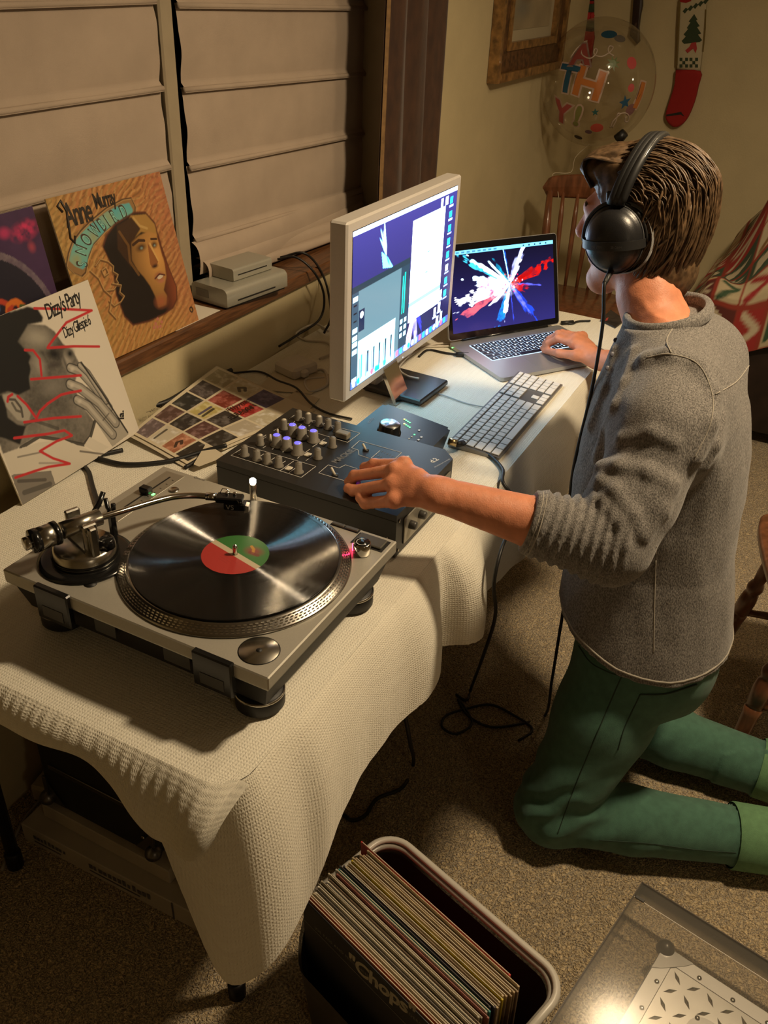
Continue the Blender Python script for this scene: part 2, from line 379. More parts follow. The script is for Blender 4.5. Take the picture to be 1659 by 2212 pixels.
# ------------------------------------------------------------------ folding table and cloth
def cloth_mat():
    m = bpy.data.materials.new('woven_cloth'); m.use_nodes = True; nt = m.node_tree; L = nt.links; b = nt.nodes['Principled BSDF']
    tc = nt.nodes.new('ShaderNodeTexCoord'); uv = tc.outputs['UV']
    def wave(scale, rot):
        mp = nt.nodes.new('ShaderNodeMapping'); mp.inputs['Rotation'].default_value = (0,0,rot); L.new(uv, mp.inputs['Vector'])
        w = nt.nodes.new('ShaderNodeTexWave'); w.inputs['Scale'].default_value = scale; w.inputs['Distortion'].default_value = 1.2; w.inputs['Detail'].default_value = 2; w.inputs['Detail Scale'].default_value = 4
        L.new(mp.outputs[0], w.inputs['Vector']); return w.outputs['Fac']
    a = wave(58, 0); c = wave(70, PI/2)
    mu = nt.nodes.new('ShaderNodeMath'); mu.operation = 'MULTIPLY'; L.new(a, mu.inputs[0]); L.new(c, mu.inputs[1])
    mp = nt.nodes.new('ShaderNodeMapping'); mp.inputs['Scale'].default_value = (9,150,1); L.new(uv, mp.inputs['Vector'])
    n = nt.nodes.new('ShaderNodeTexNoise'); n.inputs['Scale'].default_value = 1; n.inputs['Detail'].default_value = 3; L.new(mp.outputs[0], n.inputs['Vector'])
    n2 = nt.nodes.new('ShaderNodeTexNoise'); n2.inputs['Scale'].default_value = 420; n2.inputs['Detail'].default_value = 2; L.new(uv, n2.inputs['Vector'])
    r = nt.nodes.new('ShaderNodeValToRGB'); e = r.color_ramp.elements; e[0].position = .25; e[0].color = (.76,.715,.595,1); e[1].position = .6; e[1].color = (.80,.76,.64,1); L.new(n.outputs['Fac'], r.inputs['Fac'])
    L.new(r.outputs['Color'], b.inputs['Base Color']); b.inputs['Roughness'].default_value = .95; b.inputs['Specular IOR Level'].default_value = .15; b.inputs['Sheen Weight'].default_value = .25
    s1 = nt.nodes.new('ShaderNodeMath'); s1.operation = 'MULTIPLY_ADD'; s1.inputs[1].default_value = -.55; L.new(mu.outputs[0], s1.inputs[0]); L.new(n2.outputs['Fac'], s1.inputs[2])
    s2 = nt.nodes.new('ShaderNodeMath'); s2.operation = 'MULTIPLY_ADD'; s2.inputs[1].default_value = .35; L.new(n.outputs['Fac'], s2.inputs[0]); L.new(s1.outputs[0], s2.inputs[2])
    bp = nt.nodes.new('ShaderNodeBump'); bp.inputs['Strength'].default_value = .8; bp.inputs['Distance'].default_value = .0014; L.new(s2.outputs[0], bp.inputs['Height']); L.new(bp.outputs['Normal'], b.inputs['Normal'])
    return m
m_cloth = cloth_mat()
TU0, TU1, TV0, TV1 = .575, 2.49, .47, 1.196
tb = thing('folding_table', 'long folding table hidden under the cream woven cloth', 'table', ((TU0+TU1)/2,(TV0+TV1)/2,0))
m_blackmetal = mat('black_metal', (.012,.011,.010), .45, metal=.4)
obj('table_top', MB().box((TU0+.008,TV0+.01,T-.045),(TU1-.01,TV1,T-.006),.006), mat('table_laminate',(.20,.17,.13),.5), tb, world=True)
for (u, v) in [(.682,.583),(.682,1.12),(2.36,.583),(2.36,1.12)]:
    l = MB().tube([(u,v,.035),(u,v,T-.045)], .0125, 10); l.cyl((u,v),.016,.0,.045,12,.003); obj('leg', l, m_blackmetal, tb, world=True)
for u in (2.36,): obj('cross_bar', MB().tube([(u,.583,.22),(u,1.12,.22)],.009,8), m_blackmetal, tb, world=True)

def uvset(me, f):
    uvl = me.uv_layers.new(name='UVMap'); co = [f(v.co) for v in me.vertices]
    for l in me.loops: uvl.data[l.index].uv = co[l.vertex_index]
cl = MB(); UVS = []
def sheet(fn, uvf, nu, nv, flip=False):
    cl.grid(fn, nu, nv, True, flip)
    for j in range(nv+1):
        for i in range(nu+1): UVS.append(uvf(i/nu, j/nv))
def top_pt(u, v):
    cx, cy = TU0+.045, TV0+.045; d = Vector((u-cx, v-cy))
    if u < cx and v < cy and d.length > .045: d = d.normalized()*.045; u, v = cx+d.x, cy+d.y
    return (u, v, ztop(u, v))
def ztop(u, v): return T + .0008*math.sin(u*23)*math.sin(v*31) 
sheet(lambda s, q: top_pt(TU0+(TU1-TU0)*s, TV0+(TV1-TV0)*q), lambda s, q: (TU0+(TU1-TU0)*s, TV0+(TV1-TV0)*q), 110, 44)
# side that hangs towards the person, wrapped round the near corner: plan (u, v) of the hem and its height
hem = [(.548,.600,.655),(.544,.575,.615),(.543,.543,.50),(.546,.505,.355),(.553,.476,.318),(.580,.440,.350),(.63,.428,.368),(.685,.432,.385),(.73,.424,.445),(.79,.430,.482),(.88,.434,.493),(.98,.428,.495),(1.05,.412,.497),(1.11,.422,.497),(1.17,.452,.495),(1.205,.408,.497),(1.24,.393,.497),(1.29,.410,.498),(1.345,.438,.498),(1.45,.426,.5),(1.55,.412,.5),(1.65,.44,.5),(1.8,.415,.5),(1.95,.44,.5),(2.1,.42,.5),(2.25,.44,.5),(2.49,.43,.5)]
hs = spline(hem, 10)
CRN = .045
def edge_pt(x, y):                    # nearest point of the table outline, whose near corner is rounded
    cx, cy = TU0+CRN, TV0+CRN
    if x < cx and y < cy:
        d = Vector((x-cx, y-cy)).normalized()*CRN; return Vector((cx+d.x, cy+d.y, 0))
    if x <= TU0+.002 or (x < cx and y > cy): return Vector((TU0, max(y, cy), 0))
    return Vector((min(x, TU1), TV0, 0))
def dr(s, q):
    p = hs[min(int(round(s*(len(hs)-1))), len(hs)-1)]
    e = edge_pt(p.x, p.y)
    f = 1-(1-q)**2.6; L = T-p.z
    rz = .010*(1-math.exp(-q*L/.010))
    wob = .0018*math.sin(p.x*60+q*4)*q
    fray = .0022*random.random() if q > .995 else 0
    return (e.x+(p.x-e.x)*f, e.y+(p.y-e.y)*f - wob*.6, T - L*q**1.15 - fray)
ns = len(hs)-1
arc = [0.0]
for i in range(ns): arc.append(arc[-1]+(Vector(hs[i+1][:2])-Vector(hs[i][:2])).length)
sheet(dr, lambda s, q: (.50+arc[min(int(round(s*ns)), ns)], .47-q*.22), ns, 26, True)
# short side that hangs towards the camera, with gathers at the fold
nhem = [(.520,.462,.672),(.505,.478,.650),(.512,.505,.625),(.530,.54,.613),(.536,.575,.605),(.536,.605,.622),(.542,.65,.650),(.547,.71,.668),(.544,.82,.655),(.545,.90,.652),(.545,1.05,.652),(.545,1.235,.65)]
nh = spline(nhem, 44)
def nr(s, q):
    p = nh[min(int(round(s*(len(nh)-1))), len(nh)-1)]; f = 1-(1-q)**2.2
    g = .0009*math.sin(p.y*300+1.5*math.sin(p.y*31))*math.exp(-((q-.30)/.25)**2)*(1 if p.y > .5 else .3)
    eu = TU0 if p.y > TV0+CRN else TU0+CRN-math.sqrt(max(0,CRN**2-(TV0+CRN-max(p.y,TV0+.006))**2))
    return (eu+(p.x-eu)*f - g - .004*math.sin(p.y*34+1)*q, max(p.y, TV0-.008), T+.0006 - (T-p.z)*q**1.2 + .4*g)
sheet(nr, lambda s, q: (.575-q*.07, .462+.77*s), len(nh)-1, 18)
me = cl.mesh('tablecloth'); uvl = me.uv_layers.new(name='UVMap')
idx = np.zeros(len(me.loops), dtype=np.int32); me.loops.foreach_get('vertex_index', idx)
uvl.data.foreach_set('uv', np.array(UVS, dtype=np.float32)[idx].ravel())
tag(obj('tablecloth', me, m_cloth), 'cream woven cloth draped over the long table', 'tablecloth')

# ------------------------------------------------------------------ things stored under the table
m_card = mat('white_card', (.42,.37,.29), .8, noise=.06, nscale=15)
m_ink = mat('grey_ink', (.10,.09,.08), .7)
wb = thing('cardboard_box', 'flat white cardboard box on the carpet under the table', 'box', (.93,.935,0), .02)
obj('carton', MB().box((-.19,-.222,0),(.19,.222,.05),.002), m_card, wb)
obj('tape_seam', MB().box((-.1915,-.160,.001),(-.19,-.157,.05)), m_ink, wb)
rs = random.Random(8)
for (y, n, sz) in [(.19,9,.013),(.045,13,.016)]:       # worn print, no longer readable
    for k in range(n):
        h_ = sz*rs.uniform(.6,1.0); obj('print_mark', MB().box((-.1913,y-sz*.75*k-sz*rs.uniform(.35,.6),.024),(-.1911,y-sz*.75*k,.024+h_)), m_ink, wb)
    obj('print_line', MB().box((-.1913,y-sz*.6*n,.014),(-.1911,y,.017)), m_ink, wb)
obj('flat_carton', MB().box((.772,.80,.0505),(1.07,1.125,.088),.002), m_card, None); o = bpy.data.objects['flat_carton']; tag(o, 'thin white carton between the flat box and the black flight case', 'box')
m_chrome = mat('chrome', (.62,.60,.56), .12, metal=1.0)
m_steel = mat('dark_steel', (.16,.15,.14), .35, metal=.9)
fc = thing('flight_case', 'black flight case with steel corners stacked under the table', 'case', (.92,.975,.0885))
obj('case_shell', MB().box((.785,.835,.0905),(1.06,1.115,.42),.004), mat('black_vinyl',(.014,.013,.012),.55,bump=.3,bscale=700), fc, world=True)
for z in (.20,.31): obj('valance', MB().box((.781,.89,z),(.786,1.09,z+.012),.001), m_steel, fc, world=True)
for (v, z) in [(.836,.098),(1.114,.098),(.836,.415),(1.114,.415)]:
    c = MB(); dv = .05 if v < .97 else -.05; dz = .07 if z < .2 else -.07
    c.add([(.782,v,z),(.782,v+dv,z),(.782,v+dv*.4,z+dz*.6),(.782,v,z+dz)], [(0,1,2,3)]); c.box((.779,min(v,v+dv*.2),min(z,z+dz)),(.7845,max(v,v+dv*.2),max(z,z+dz)),.001)
    co = obj('corner_brace', c, m_steel, fc, world=True)
    obj('ball', MB().lathe([(.0001,-.017),(.010,-.0135),(.0155,-.006),(.017,0),(.0155,.006),(.010,.0135),(.0001,.017)],14,TR(.780,v+.004*(1 if v < .97 else -1),z+.010*(1 if z < .2 else -1))), m_steel, fc, world=True)
for z in (.14,.17,.20,.23,.26,.29): obj('rivet', MB().cyl((0,0),.004,0,.003,8,.001,frame((.779,.862,z),(0,1,0),(0,0,1))), m_chrome, fc, world=True)
for q in range(5): obj('edge_rivet', MB().cyl((0,0),.003,0,.002,8,.001,frame((.7845,.91+.04*q,.40),(0,1,0),(0,0,1))), m_chrome, fc, world=True)
pa = thing('power_adapter', 'pale power adapter on the carpet by the wall under the table', 'adapter', (.87,1.195,0), .2)
obj('adapter_body', MB().box((-.05,-.03,0),(.05,.03,.045),.006), mat('pale_plastic',(.5,.45,.36),.4), pa)
obj('cord', MB().tube(spline([(-.05,0,.02),(-.10,.01,.01),(-.16,.0,.006),(-.22,-.02,.006)],6),.0035,6), mat('grey_cord',(.3,.27,.22),.5), pa)

# ------------------------------------------------------------------ things on the window sill
m_alu = mat('silver_plastic', (.40,.385,.32), .34, metal=.35, noise=.03, nscale=300)
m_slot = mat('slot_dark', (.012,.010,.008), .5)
S0 = AZ(492,671,SZ); S1 = AZ(621,624,SZ); dirx = (S1-S0); dirx.z = 0
DM = frame((S0.x, S0.y, SZ), dirx, (-dirx.y, dirx.x, 0)); LD = dirx.length
dk = thing('disc_drive', 'silver disc drive lying on the window sill', 'drive', (S0.x,S0.y,SZ))
def rbox(mb, x0, y0, z0, x1, y1, z1, r, M, n=5):          # box with rounded front and back edges along x
    pr = []
    for (cy, cz, a0) in [(y0+r,z0+.003,PI),(y1-r,z0+.003,1.5*PI),(y1-r,z1-r,0),(y0+r,z1-r,.5*PI)]:
        rr = r if cz > z0+.004 else .003
        for k in range(n+1): a = a0+PI/2*k/n; pr.append((cy+(r if rr == r else r)*math.cos(a), cz+rr*math.sin(a)))
    m = len(pr); vs = [M @ Vector((x0,y,z)) for y, z in pr]+[M @ Vector((x1,y,z)) for y, z in pr]
    fs = [(i,(i+1) % m,m+(i+1) % m,m+i)[::-1] for i in range(m)]
    b = len(mb.v); mb.add(vs, fs, True); mb.add(vs[:m], [tuple(range(m))]); mb.add(vs[m:], [tuple(range(m))[::-1]])
b = MB(); rbox(b, 0, 0, .004, LD, .115, .047, .014, DM); obj('casing', b, m_alu, dk, world=True)
obj('slot', MB().box((.035,-.0006,.014),(LD-.045,.004,.0175),0,DM), m_slot, dk, world=True)
obj('foot_shadow_gap', MB().box((.004,.006,0.0005),(LD-.004,.11,.005),0,DM), m_slot, dk, world=True); bpy.data.objects['foot_shadow_gap'].name = 'base_pad_or_shade'  # dark slab standing in for the shadow gap under the drive
obj('port_panel', MB().box((-.0008,.06,.016),(.002,.10,.034),0,DM), mat('port_plate',(.22,.2,.16),.5), dk, world=True)
ub = thing('hub_box', 'small silver box sitting on top of the disc drive', 'drive', DM @ Vector((.10,.07,.047)))
b = MB(); rbox(b, .055, .030, .0475, LD-.022, .112, .077, .006, DM); obj('casing', b, m_alu, ub, world=True)
obj('slot', MB().box((.070,.0294,.060),(LD-.04,.032,.0625),0,DM), m_slot, ub, world=True)
tag(obj('paper_sheet', MB().box((1.44,1.235,SZ+.0005),(1.60,1.335,SZ+.0015),0,TR(0,0,0)), mat('white_paper',(.66,.60,.50),.8)), 'white paper under the orange record cover on the sill', 'paper')

# ------------------------------------------------------------------ record covers (12 inch sleeves)
m_sleeve = mat('sleeve_card', (.62,.56,.45), .6)
m_print = print_mat('sleeve_print', .42)
def cover(name, label, BL, BR, TRp, art, w=.314):
    BL, BR, TRp = Vector(BL), Vector(BR), Vector(TRp); M = frame(BL, BR-BL, TRp-BR)
    t = thing(name, label, 'record cover', BL); ML = TR(*(-BL)) @ M
    obj('sleeve', MB().box((0,0,-.0035),(w,w,0),.0004,ML), m_sleeve, t)
    art.build('cover_print', m_print, t, ML @ TR(0,0,.0003), w, w); return t, ML
# black and white portrait cover with red line drawing (a plain stand-in portrait)
def smooth(m, n=3):
    m = m.astype(float)
    for _ in range(n):
        p = np.pad(m, 1, mode='edge'); m = (p[:-2,1:-1]+p[2:,1:-1]+p[1:-1,:-2]+p[1:-1,2:]+p[1:-1,1:-1])/5
    return m
a = Art(320, 320, (.66,.60,.50)); X, Y = a.X, a.Y
fl = fbm2(X*60, Y*60, 5)
def Q(p): return [(x+.043*y, y/1.045) for x, y in p]
face = Q([(.0,.33),(.0,.95),(.435,.945),(.551,.897),(.597,.843),(.629,.752),(.677,.694),(.690,.65),(.704,.581),(.66,.55),(.62,.50),(.61,.42),(.63,.33),(.672,.223),(.605,.155),(.538,.132),(.383,.244),(.26,.326),(.09,.317)])
sh = np.clip(.35+1.3*fbm2(X*6,Y*6,2)-.15+.45*(fl-.5), .10, 1.3)
a.fill(smooth(a.inpoly(face)), np.array([.20,.18,.15])[None,None,:]*sh[...,None])
def qs(x, y, rx, ry, c, al=1.0, rot=0.0): (X_, Y_), = Q([(x,y)]); a.soft(X_, Y_, rx, ry, c, al, rot)
qs(.47,.85,.13,.07,(.36,.33,.27),.9,-.5); qs(.42,.70,.05,.09,(.33,.30,.25),.8); qs(.64,.67,.04,.07,(.40,.36,.30),.9,-.9); qs(.62,.60,.03,.05,(.38,.34,.28),.8); qs(.45,.55,.10,.06,(.22,.20,.17),.7)
qs(.545,.72,.055,.035,(.012,.011,.010),1.0,-.5); qs(.655,.68,.035,.035,(.012,.011,.010),1.0,-.5); qs(.52,.66,.05,.018,(.06,.05,.045),.9,-.3); qs(.60,.635,.012,.06,(.05,.045,.04),.7)
hair = Q([(.0,1.06),(.288,1.05),(.476,1.035),(.535,1.0),(.553,.942),(.535,.921),(.435,.939),(.389,.908),(.335,.875),(.361,.821),(.387,.766),(.36,.743),(.357,.697),(.324,.656),(.31,.594),(.224,.594),(.165,.643),(.12,.647),(.0,.65)])
a.fill(smooth(a.inpoly(hair),4), (.010,.0095,.009)); a.fill(smooth(a.inpoly(Q([(0,.66),(.12,.64),(.12,.56),(.107,.507),(.151,.442),(.2,.41),(.12,.33),(.05,.40),(0,.44)])),3), (.011,.010,.009))
ear = Q([(.124,.639),(.187,.625),(.242,.56),(.259,.465),(.226,.424),(.161,.465),(.122,.561)])
a.fill(smooth(a.inpoly(ear),3), (.36,.33,.275)); a.line(Q([(.15,.60),(.19,.58),(.21,.52),(.20,.47)]),.014,(.06,.05,.045),.9); a.line(Q([(.165,.57),(.175,.52),(.20,.50)]),.014,(.10,.09,.075),.9)
a.line(Q([(.2,.42),(.26,.42),(.40,.30)]),.02,(.03,.027,.024),.6); a.line(Q([(.12,.31),(.26,.315),(.383,.235),(.54,.125),(.61,.15),(.675,.22)]),.022,(.015,.014,.012),.9)
# hand over the mouth
a.poly(Q([(.64,.36),(.70,.45),(.80,.32),(.905,.025),(.746,.010),(.70,.16)]), (.36,.33,.275))
for pts, w_ in [([(.625,.60),(.69,.55),(.755,.42),(.815,.25)],.046),([(.585,.51),(.65,.455),(.755,.31),(.83,.14)],.052),([(.60,.40),(.665,.33),(.715,.22),(.78,.08)],.05),([(.70,.585),(.74,.52),(.81,.30)],.030)]:
    pts = Q(pts); a.line(pts, w_+.014, (.020,.018,.016), .85); a.line(pts, w_, (.30,.275,.23)); a.line([(x-.004,y+.010) for x,y in pts], w_*.42, (.47,.43,.36), .75)
for x, y in [(.628,.595),(.588,.505),(.605,.392)]: qs(x+.008,y-.006,.020,.016,(.56,.51,.43),.9)
a.line(Q([(.715,.60),(.80,.36),(.90,.04)]),.012,(.03,.027,.023)); a.line(Q([(.74,.20),(.80,.22)]),.01,(.08,.07,.06),.7)
# shirt
a.poly(Q([(.0,.33),(.078,.315),(.242,.285),(.408,.225),(.541,.10),(.626,.016),(.62,-.02),(.0,-.02)]), (.58,.53,.44)); a.poly(Q([(.541,.12),(.60,.15),(.72,.02),(.63,.02)]), (.60,.55,.46))
a.poly(Q([(.0,.19),(.013,.193),(.257,.091),(.255,.0),(0,-.01)]), (.20,.18,.155)); a.line(Q([(.03,.14),(.20,.06)]),.02,(.07,.06,.055),.8); a.line(Q([(.04,.06),(.22,.02)]),.03,(.06,.055,.05),.7); a.line(Q([(.08,.27),(.25,.22)]),.010,(.10,.09,.08),.7); a.line(Q([(.20,.17),(.36,.09)]),.012,(.3,.27,.23),.8); a.line(Q([(.50,.10),(.66,.0)]),.012,(.08,.07,.06),.8)
red = (.52,.030,.035)
for pts in [[(.515,1.011),(.70,.945),(.914,.864),(.70,.86),(.527,.779),(.514,.77),(.70,.71),(.885,.639)],[(.362,.814),(.414,.793),(.438,.729),(.412,.637)],[(.336,.645),(.50,.59),(.683,.528)],[(.141,.59),(.155,.612),(.185,.615)],[(.214,.591),(.251,.523),(.283,.421),(.32,.45),(.388,.468),(.498,.478),(.56,.465),(.647,.442)],[(.197,.436),(.40,.37),(.587,.296)],[(.101,.381),(.327,.301),(.44,.27),(.48,.217),(.36,.235),(.23,.234),(.299,.152),(.399,.065),(.25,.12),(.149,.143),(.019,.169)]]:
    a.line(Q(pts), .0155, red)
dz, ML = cover('record_cover', 'black and white portrait record cover with red line drawing leaning on wall', (.921,1.183,T+.002), (1.235,1.183,T+.013), (1.204,1.256,T+.316), a, .3175)
m_black = mat('black_ink', (.012,.011,.010), .5)
text('lettering', "Dizzy's Party", .040, m_black, dz, ML @ TR(.196,.279,.0008) @ RZ(.06), shear=.25, space=.80, xs=.56, bold=.0003)
text('lettering', "Dizzy Gillespie 6", .029, m_black, dz, ML @ TR(.218,.236,.0008) @ RZ(.05), shear=.25, space=.78, xs=.50, bold=.0001)
text('logo', "ia.", .022, m_black, dz, ML @ TR(.288,.040,.0008) @ RZ(1.2), bold=.0006)

# orange embossed cover
a = Art(340, 340, (.42,.19,.055)); X, Y = a.X, a.Y
def Q(p): return [(x-.029+.07*y, y/1.065) for x, y in p]
n = fbm2(X*5, Y*5, 11); a.C = np.array([.40,.22,.06])*(1-n[...,None]) + np.array([.46,.15,.06])*n[...,None]
def feather(seed, ox):
    yy = (Y*22+ox+.6*np.sin(X*7)) % 1.0; row = np.floor(Y*22+ox+.6*np.sin(X*7)); ph = _h(row, 1.0+ox, seed)*6
    zig = ((X*15+ph+1.2*vnoise2(X*9,Y*9,seed)) % 1.0); return np.clip(1-np.abs(yy-zig)*3.2, 0, 1)
a.fill(feather(1,0.), (.15,.070,.02), .8); a.fill(feather(3,.45), (.58,.36,.13), .6); a.fill(feather(5,.2), (.24,.11,.03), .5)
a.fill(np.clip((X-.70)*3,0,1)*.45, (.38,.12,.08)); a.fill(np.clip((.35-X)*2,0,1)*.40, (.34,.28,.07)); a.fill(np.clip((.3-Y)*2,0,1)*.4, (.46,.27,.07))
banner = [(.013,.685),(.05,.74),(.094,.784),(.17,.825),(.257,.859),(.4,.901),(.54,.922),(.613,.917),(.63,.87),(.612,.826),(.482,.828),(.349,.792),(.237,.744),(.17,.68),(.135,.623),(.099,.610),(.05,.64)]
cb_ = (.34,.79); big = Q([((x-cb_[0])*1.10+cb_[0],(y-cb_[1])*1.22+cb_[1]) for x, y in banner])
a.fill(smooth(a.inpoly(big)), (.27,.15,.055)); a.line(big+big[:1],.009,(.09,.045,.018)); a.line([(x+.006,y-.006) for x,y in big+big[:1]],.004,(.5,.33,.14),.7)
bm1 = smooth(a.inpoly(Q(banner))); a.fill(bm1, (.17,.40,.32)); a.fill(bm1*np.clip(vnoise2(X*14,Y*14,4)*1.5-.3,0,1), (.07,.36,.42), .8); a.fill(bm1*np.clip(vnoise2(X*11,Y*11,9)*2-1,0,1), (.32,.30,.13), .8)
# arched window with a plain stand-in head
win_ = Q([(.308,.70),(.36,.76),(.451,.81),(.635,.845),(.734,.827),(.798,.746),(.815,.579),(.84,.428),(.872,.29),(.85,.21),(.795,.165),(.70,.15),(.55,.145),(.401,.165),(.345,.24),(.322,.392),(.346,.553)])
cx_, cy_ = sum(p[0] for p in win_)/len(win_), sum(p[1] for p in win_)/len(win_)
a.fill(smooth(a.inpoly([((x-cx_)*1.035+cx_,(y-cy_)*1.035+cy_) for x,y in win_])), (.10,.03,.014)); a.fill(smooth(a.inpoly(win_)), (.013,.008,.005))
# warm light at the right, dark hair at the left
a.fill(smooth(a.inpoly(win_))*np.clip((X-.70)*5,0,1)*np.clip(1.1-Y,0,1), (.40,.10,.035), .85)
a.fill(smooth(a.inpoly(Q([(.60,.84),(.74,.82),(.80,.74),(.80,.66),(.72,.70),(.66,.72),(.60,.70),(.56,.66),(.50,.75)])),3), (.36,.20,.05)); a.fill(smooth(a.inpoly(Q([(.46,.80),(.60,.83),(.66,.74),(.60,.70),(.55,.62),(.50,.52),(.42,.66)])),3), (.045,.020,.008)); a.line(Q([(.47,.76),(.52,.66),(.50,.56),(.55,.46)]),.02,(.16,.075,.02),.8); a.line(Q([(.62,.82),(.66,.76),(.72,.73)]),.016,(.52,.34,.12),.7)
facep = Q([(.551,.673),(.63,.70),(.72,.71),(.793,.68),(.80,.58),(.812,.471),(.80,.38),(.747,.30),(.766,.256),(.74,.20),(.66,.20),(.658,.27),(.63,.36),(.594,.429),(.55,.49),(.52,.563)])
fsh = np.clip(1.15-.9*(a.ellf(.77,.50,.26,.32))+.25*n, .30, 1.2); a.fill(smooth(a.inpoly(facep),4), np.array([.50,.25,.07])*fsh[...,None])
def qs(x, y, rx, ry, c, al=1.0, rot=0.0): (X_, Y_), = Q([(x,y)]); a.soft(X_, Y_, rx, ry, c, al, rot)
qs(.70,.235,.07,.05,(.34,.10,.04),.9)
qs(.628,.622,.052,.026,(.03,.014,.008),1,.1); qs(.752,.612,.034,.024,(.03,.014,.008),1,.1); qs(.630,.618,.015,.010,(.22,.30,.28)); qs(.755,.608,.012,.009,(.22,.30,.28))
a.line(Q([(.56,.655),(.62,.672),(.67,.66)]),.018,(.05,.022,.01)); a.line(Q([(.735,.655),(.785,.645)]),.014,(.05,.022,.01))
a.poly(Q([(.695,.64),(.755,.50),(.735,.47),(.69,.47),(.675,.50)]), (.27,.10,.03)); a.line(Q([(.715,.63),(.757,.505)]),.012,(.60,.36,.12)); qs(.715,.475,.035,.016,(.04,.016,.01)); 
qs(.735,.40,.050,.032,(.26,.07,.045)); a.fill(a.ellf(*Q([(.742,.395)])[0],.030,.012,.1) < 1, (.58,.48,.36)); a.line(Q([(.69,.395),(.74,.415),(.79,.395)]),.010,(.10,.03,.02)); qs(.745,.365,.038,.014,(.42,.15,.09))
# embossed profiles at the left of the arch
for pts in [[(.20,.60),(.25,.63),(.31,.60),(.345,.56),(.33,.53),(.365,.50),(.34,.475),(.35,.45),(.30,.42),(.24,.43)],[(.30,.46),(.37,.43),(.345,.39),(.375,.355),(.335,.33),(.27,.32),(.24,.36)],[(.15,.58),(.20,.52),(.22,.44),(.27,.38),(.22,.30),(.26,.24)],[(.24,.56),(.28,.57),(.29,.53),(.25,.52),(.24,.56)]]:
    pts = Q(pts); a.line(pts,.013,(.13,.06,.02),.9); a.line([(x+.009,y+.005) for x,y in pts],.006,(.5,.32,.13),.75)
for (x,y) in [(.60,.105),(.63,.13),(.61,.08),(.66,.10),(.64,.075),(.58,.085)]: a.ell(*Q([(x,y)])[0],.012,.011,(.44,.16,.11))
a.ell(*Q([(.975,.095)])[0],.020,.022,(.06,.03,.015)); a.ell(*Q([(.975,.095)])[0],.009,.011,(.32,.17,.05))
an, ML = cover('record_cover', 'orange embossed record cover with mint banner on the window sill', (1.203,1.236,SZ+.003), (1.523,1.236,SZ+.001), (1.498,1.312,SZ+.312), a, .3185)
m_dk = mat('dark_brown_ink', (.02,.012,.006), .5)
text('lettering', 'Anne', .060, m_dk, an, ML @ TR(.030,.262,.0008) @ RZ(.0), shear=.10, bold=.0012, xs=.62, space=.85)
text('lettering', 'Murray', .040, m_dk, an, ML @ TR(.113,.280,.0008) @ RZ(.0), bold=.0009, xs=.60, space=.82)
obj('swash', MB().tube([Vector(p) for p in [(.030,.290,.0006),(.022,.302,.0006),(.033,.310,.0006),(.040,.29,.0006),(.034,.262,.0006),(.029,.242,.0006),(.036,.232,.0006),(.042,.244,.0006)]],.0026,6).xf(ML), m_dk, an)
m_bletter = mat('banner_letter', (.06,.04,.025), .5)
m_bfill = mat('banner_fill', (.22,.50,.42), .5)
for ch, x, y, r in [('S',.108,.655,1.25),('N',.125,.725,1.05),('O',.185,.775,.80),('W',.265,.812,.62),('B',.345,.840,.48),('I',.405,.856,.40),('R',.46,.866,.33),('D',.545,.876,.18)]:
    (x, y), = Q([(x,y)]); Mx = ML @ TR(x*.3185,y*.3185,.0007) @ RZ(r) @ TR(-.010,-.013,0)
    text('letter', ch, .040, m_bletter, an, Mx, xs=.60, bold=.0004); text('letter_fill', ch, .030, m_bfill, an, Mx @ TR(.0018,.0035,.0004), xs=.6)

# purple cover at the left edge
a = Art(160, 160, (.045,.018,.06)); X, Y = a.X, a.Y
a.C *= (.7+.8*fbm2(X*8,Y*8,4))[...,None]
d = a.ellf(.52,.30,.44,.52); a.fill((d < 1.06)&(d > .98), (.20,.16,.18), .8*fbm2(X*40,Y*40,3)+.2); a.fill(d < .98, (.012,.010,.022))
for k in range(60):
    r_ = random.Random(k); x, y = r_.uniform(.2,.95), r_.uniform(.0,.58)
    if ((x-.52)/.44)**2+((y-.30)/.52)**2 > .85: continue
    c = [(.62,.15,.02),(.75,.26,.03),(.03,.16,.05),(.05,.10,.03),(.05,.10,.20),(.45,.05,.02)][k % 6]
    pts = [(x,y)]; an_ = r_.uniform(0,6)
    for q in range(6): an_ += r_.uniform(.3,.9); pts.append((pts[-1][0]+.03*math.cos(an_), pts[-1][1]+.03*math.sin(an_)))
    a.line(pts, r_.uniform(.02,.045), c)
a.fill(np.clip(1.5-a.ellf(.90,.885,.085,.045,.15),0,1)*np.clip(fbm2(X*34,Y*34,8)*2.2-.5,0,1), (.60,.03,.12)); a.fill(np.clip(1.4-a.ellf(.76,.90,.04,.03),0,1)*.9, (.45,.03,.12)); a.soft(.915,.79,.03,.035,(.34,.05,.08),.9)
pu, ML = cover('record_cover', 'purple psychedelic record cover at the left end of the sill', (.848,1.245,SZ+.001), (1.162,1.245,SZ+.001), (1.130,1.300,SZ+.31), a)

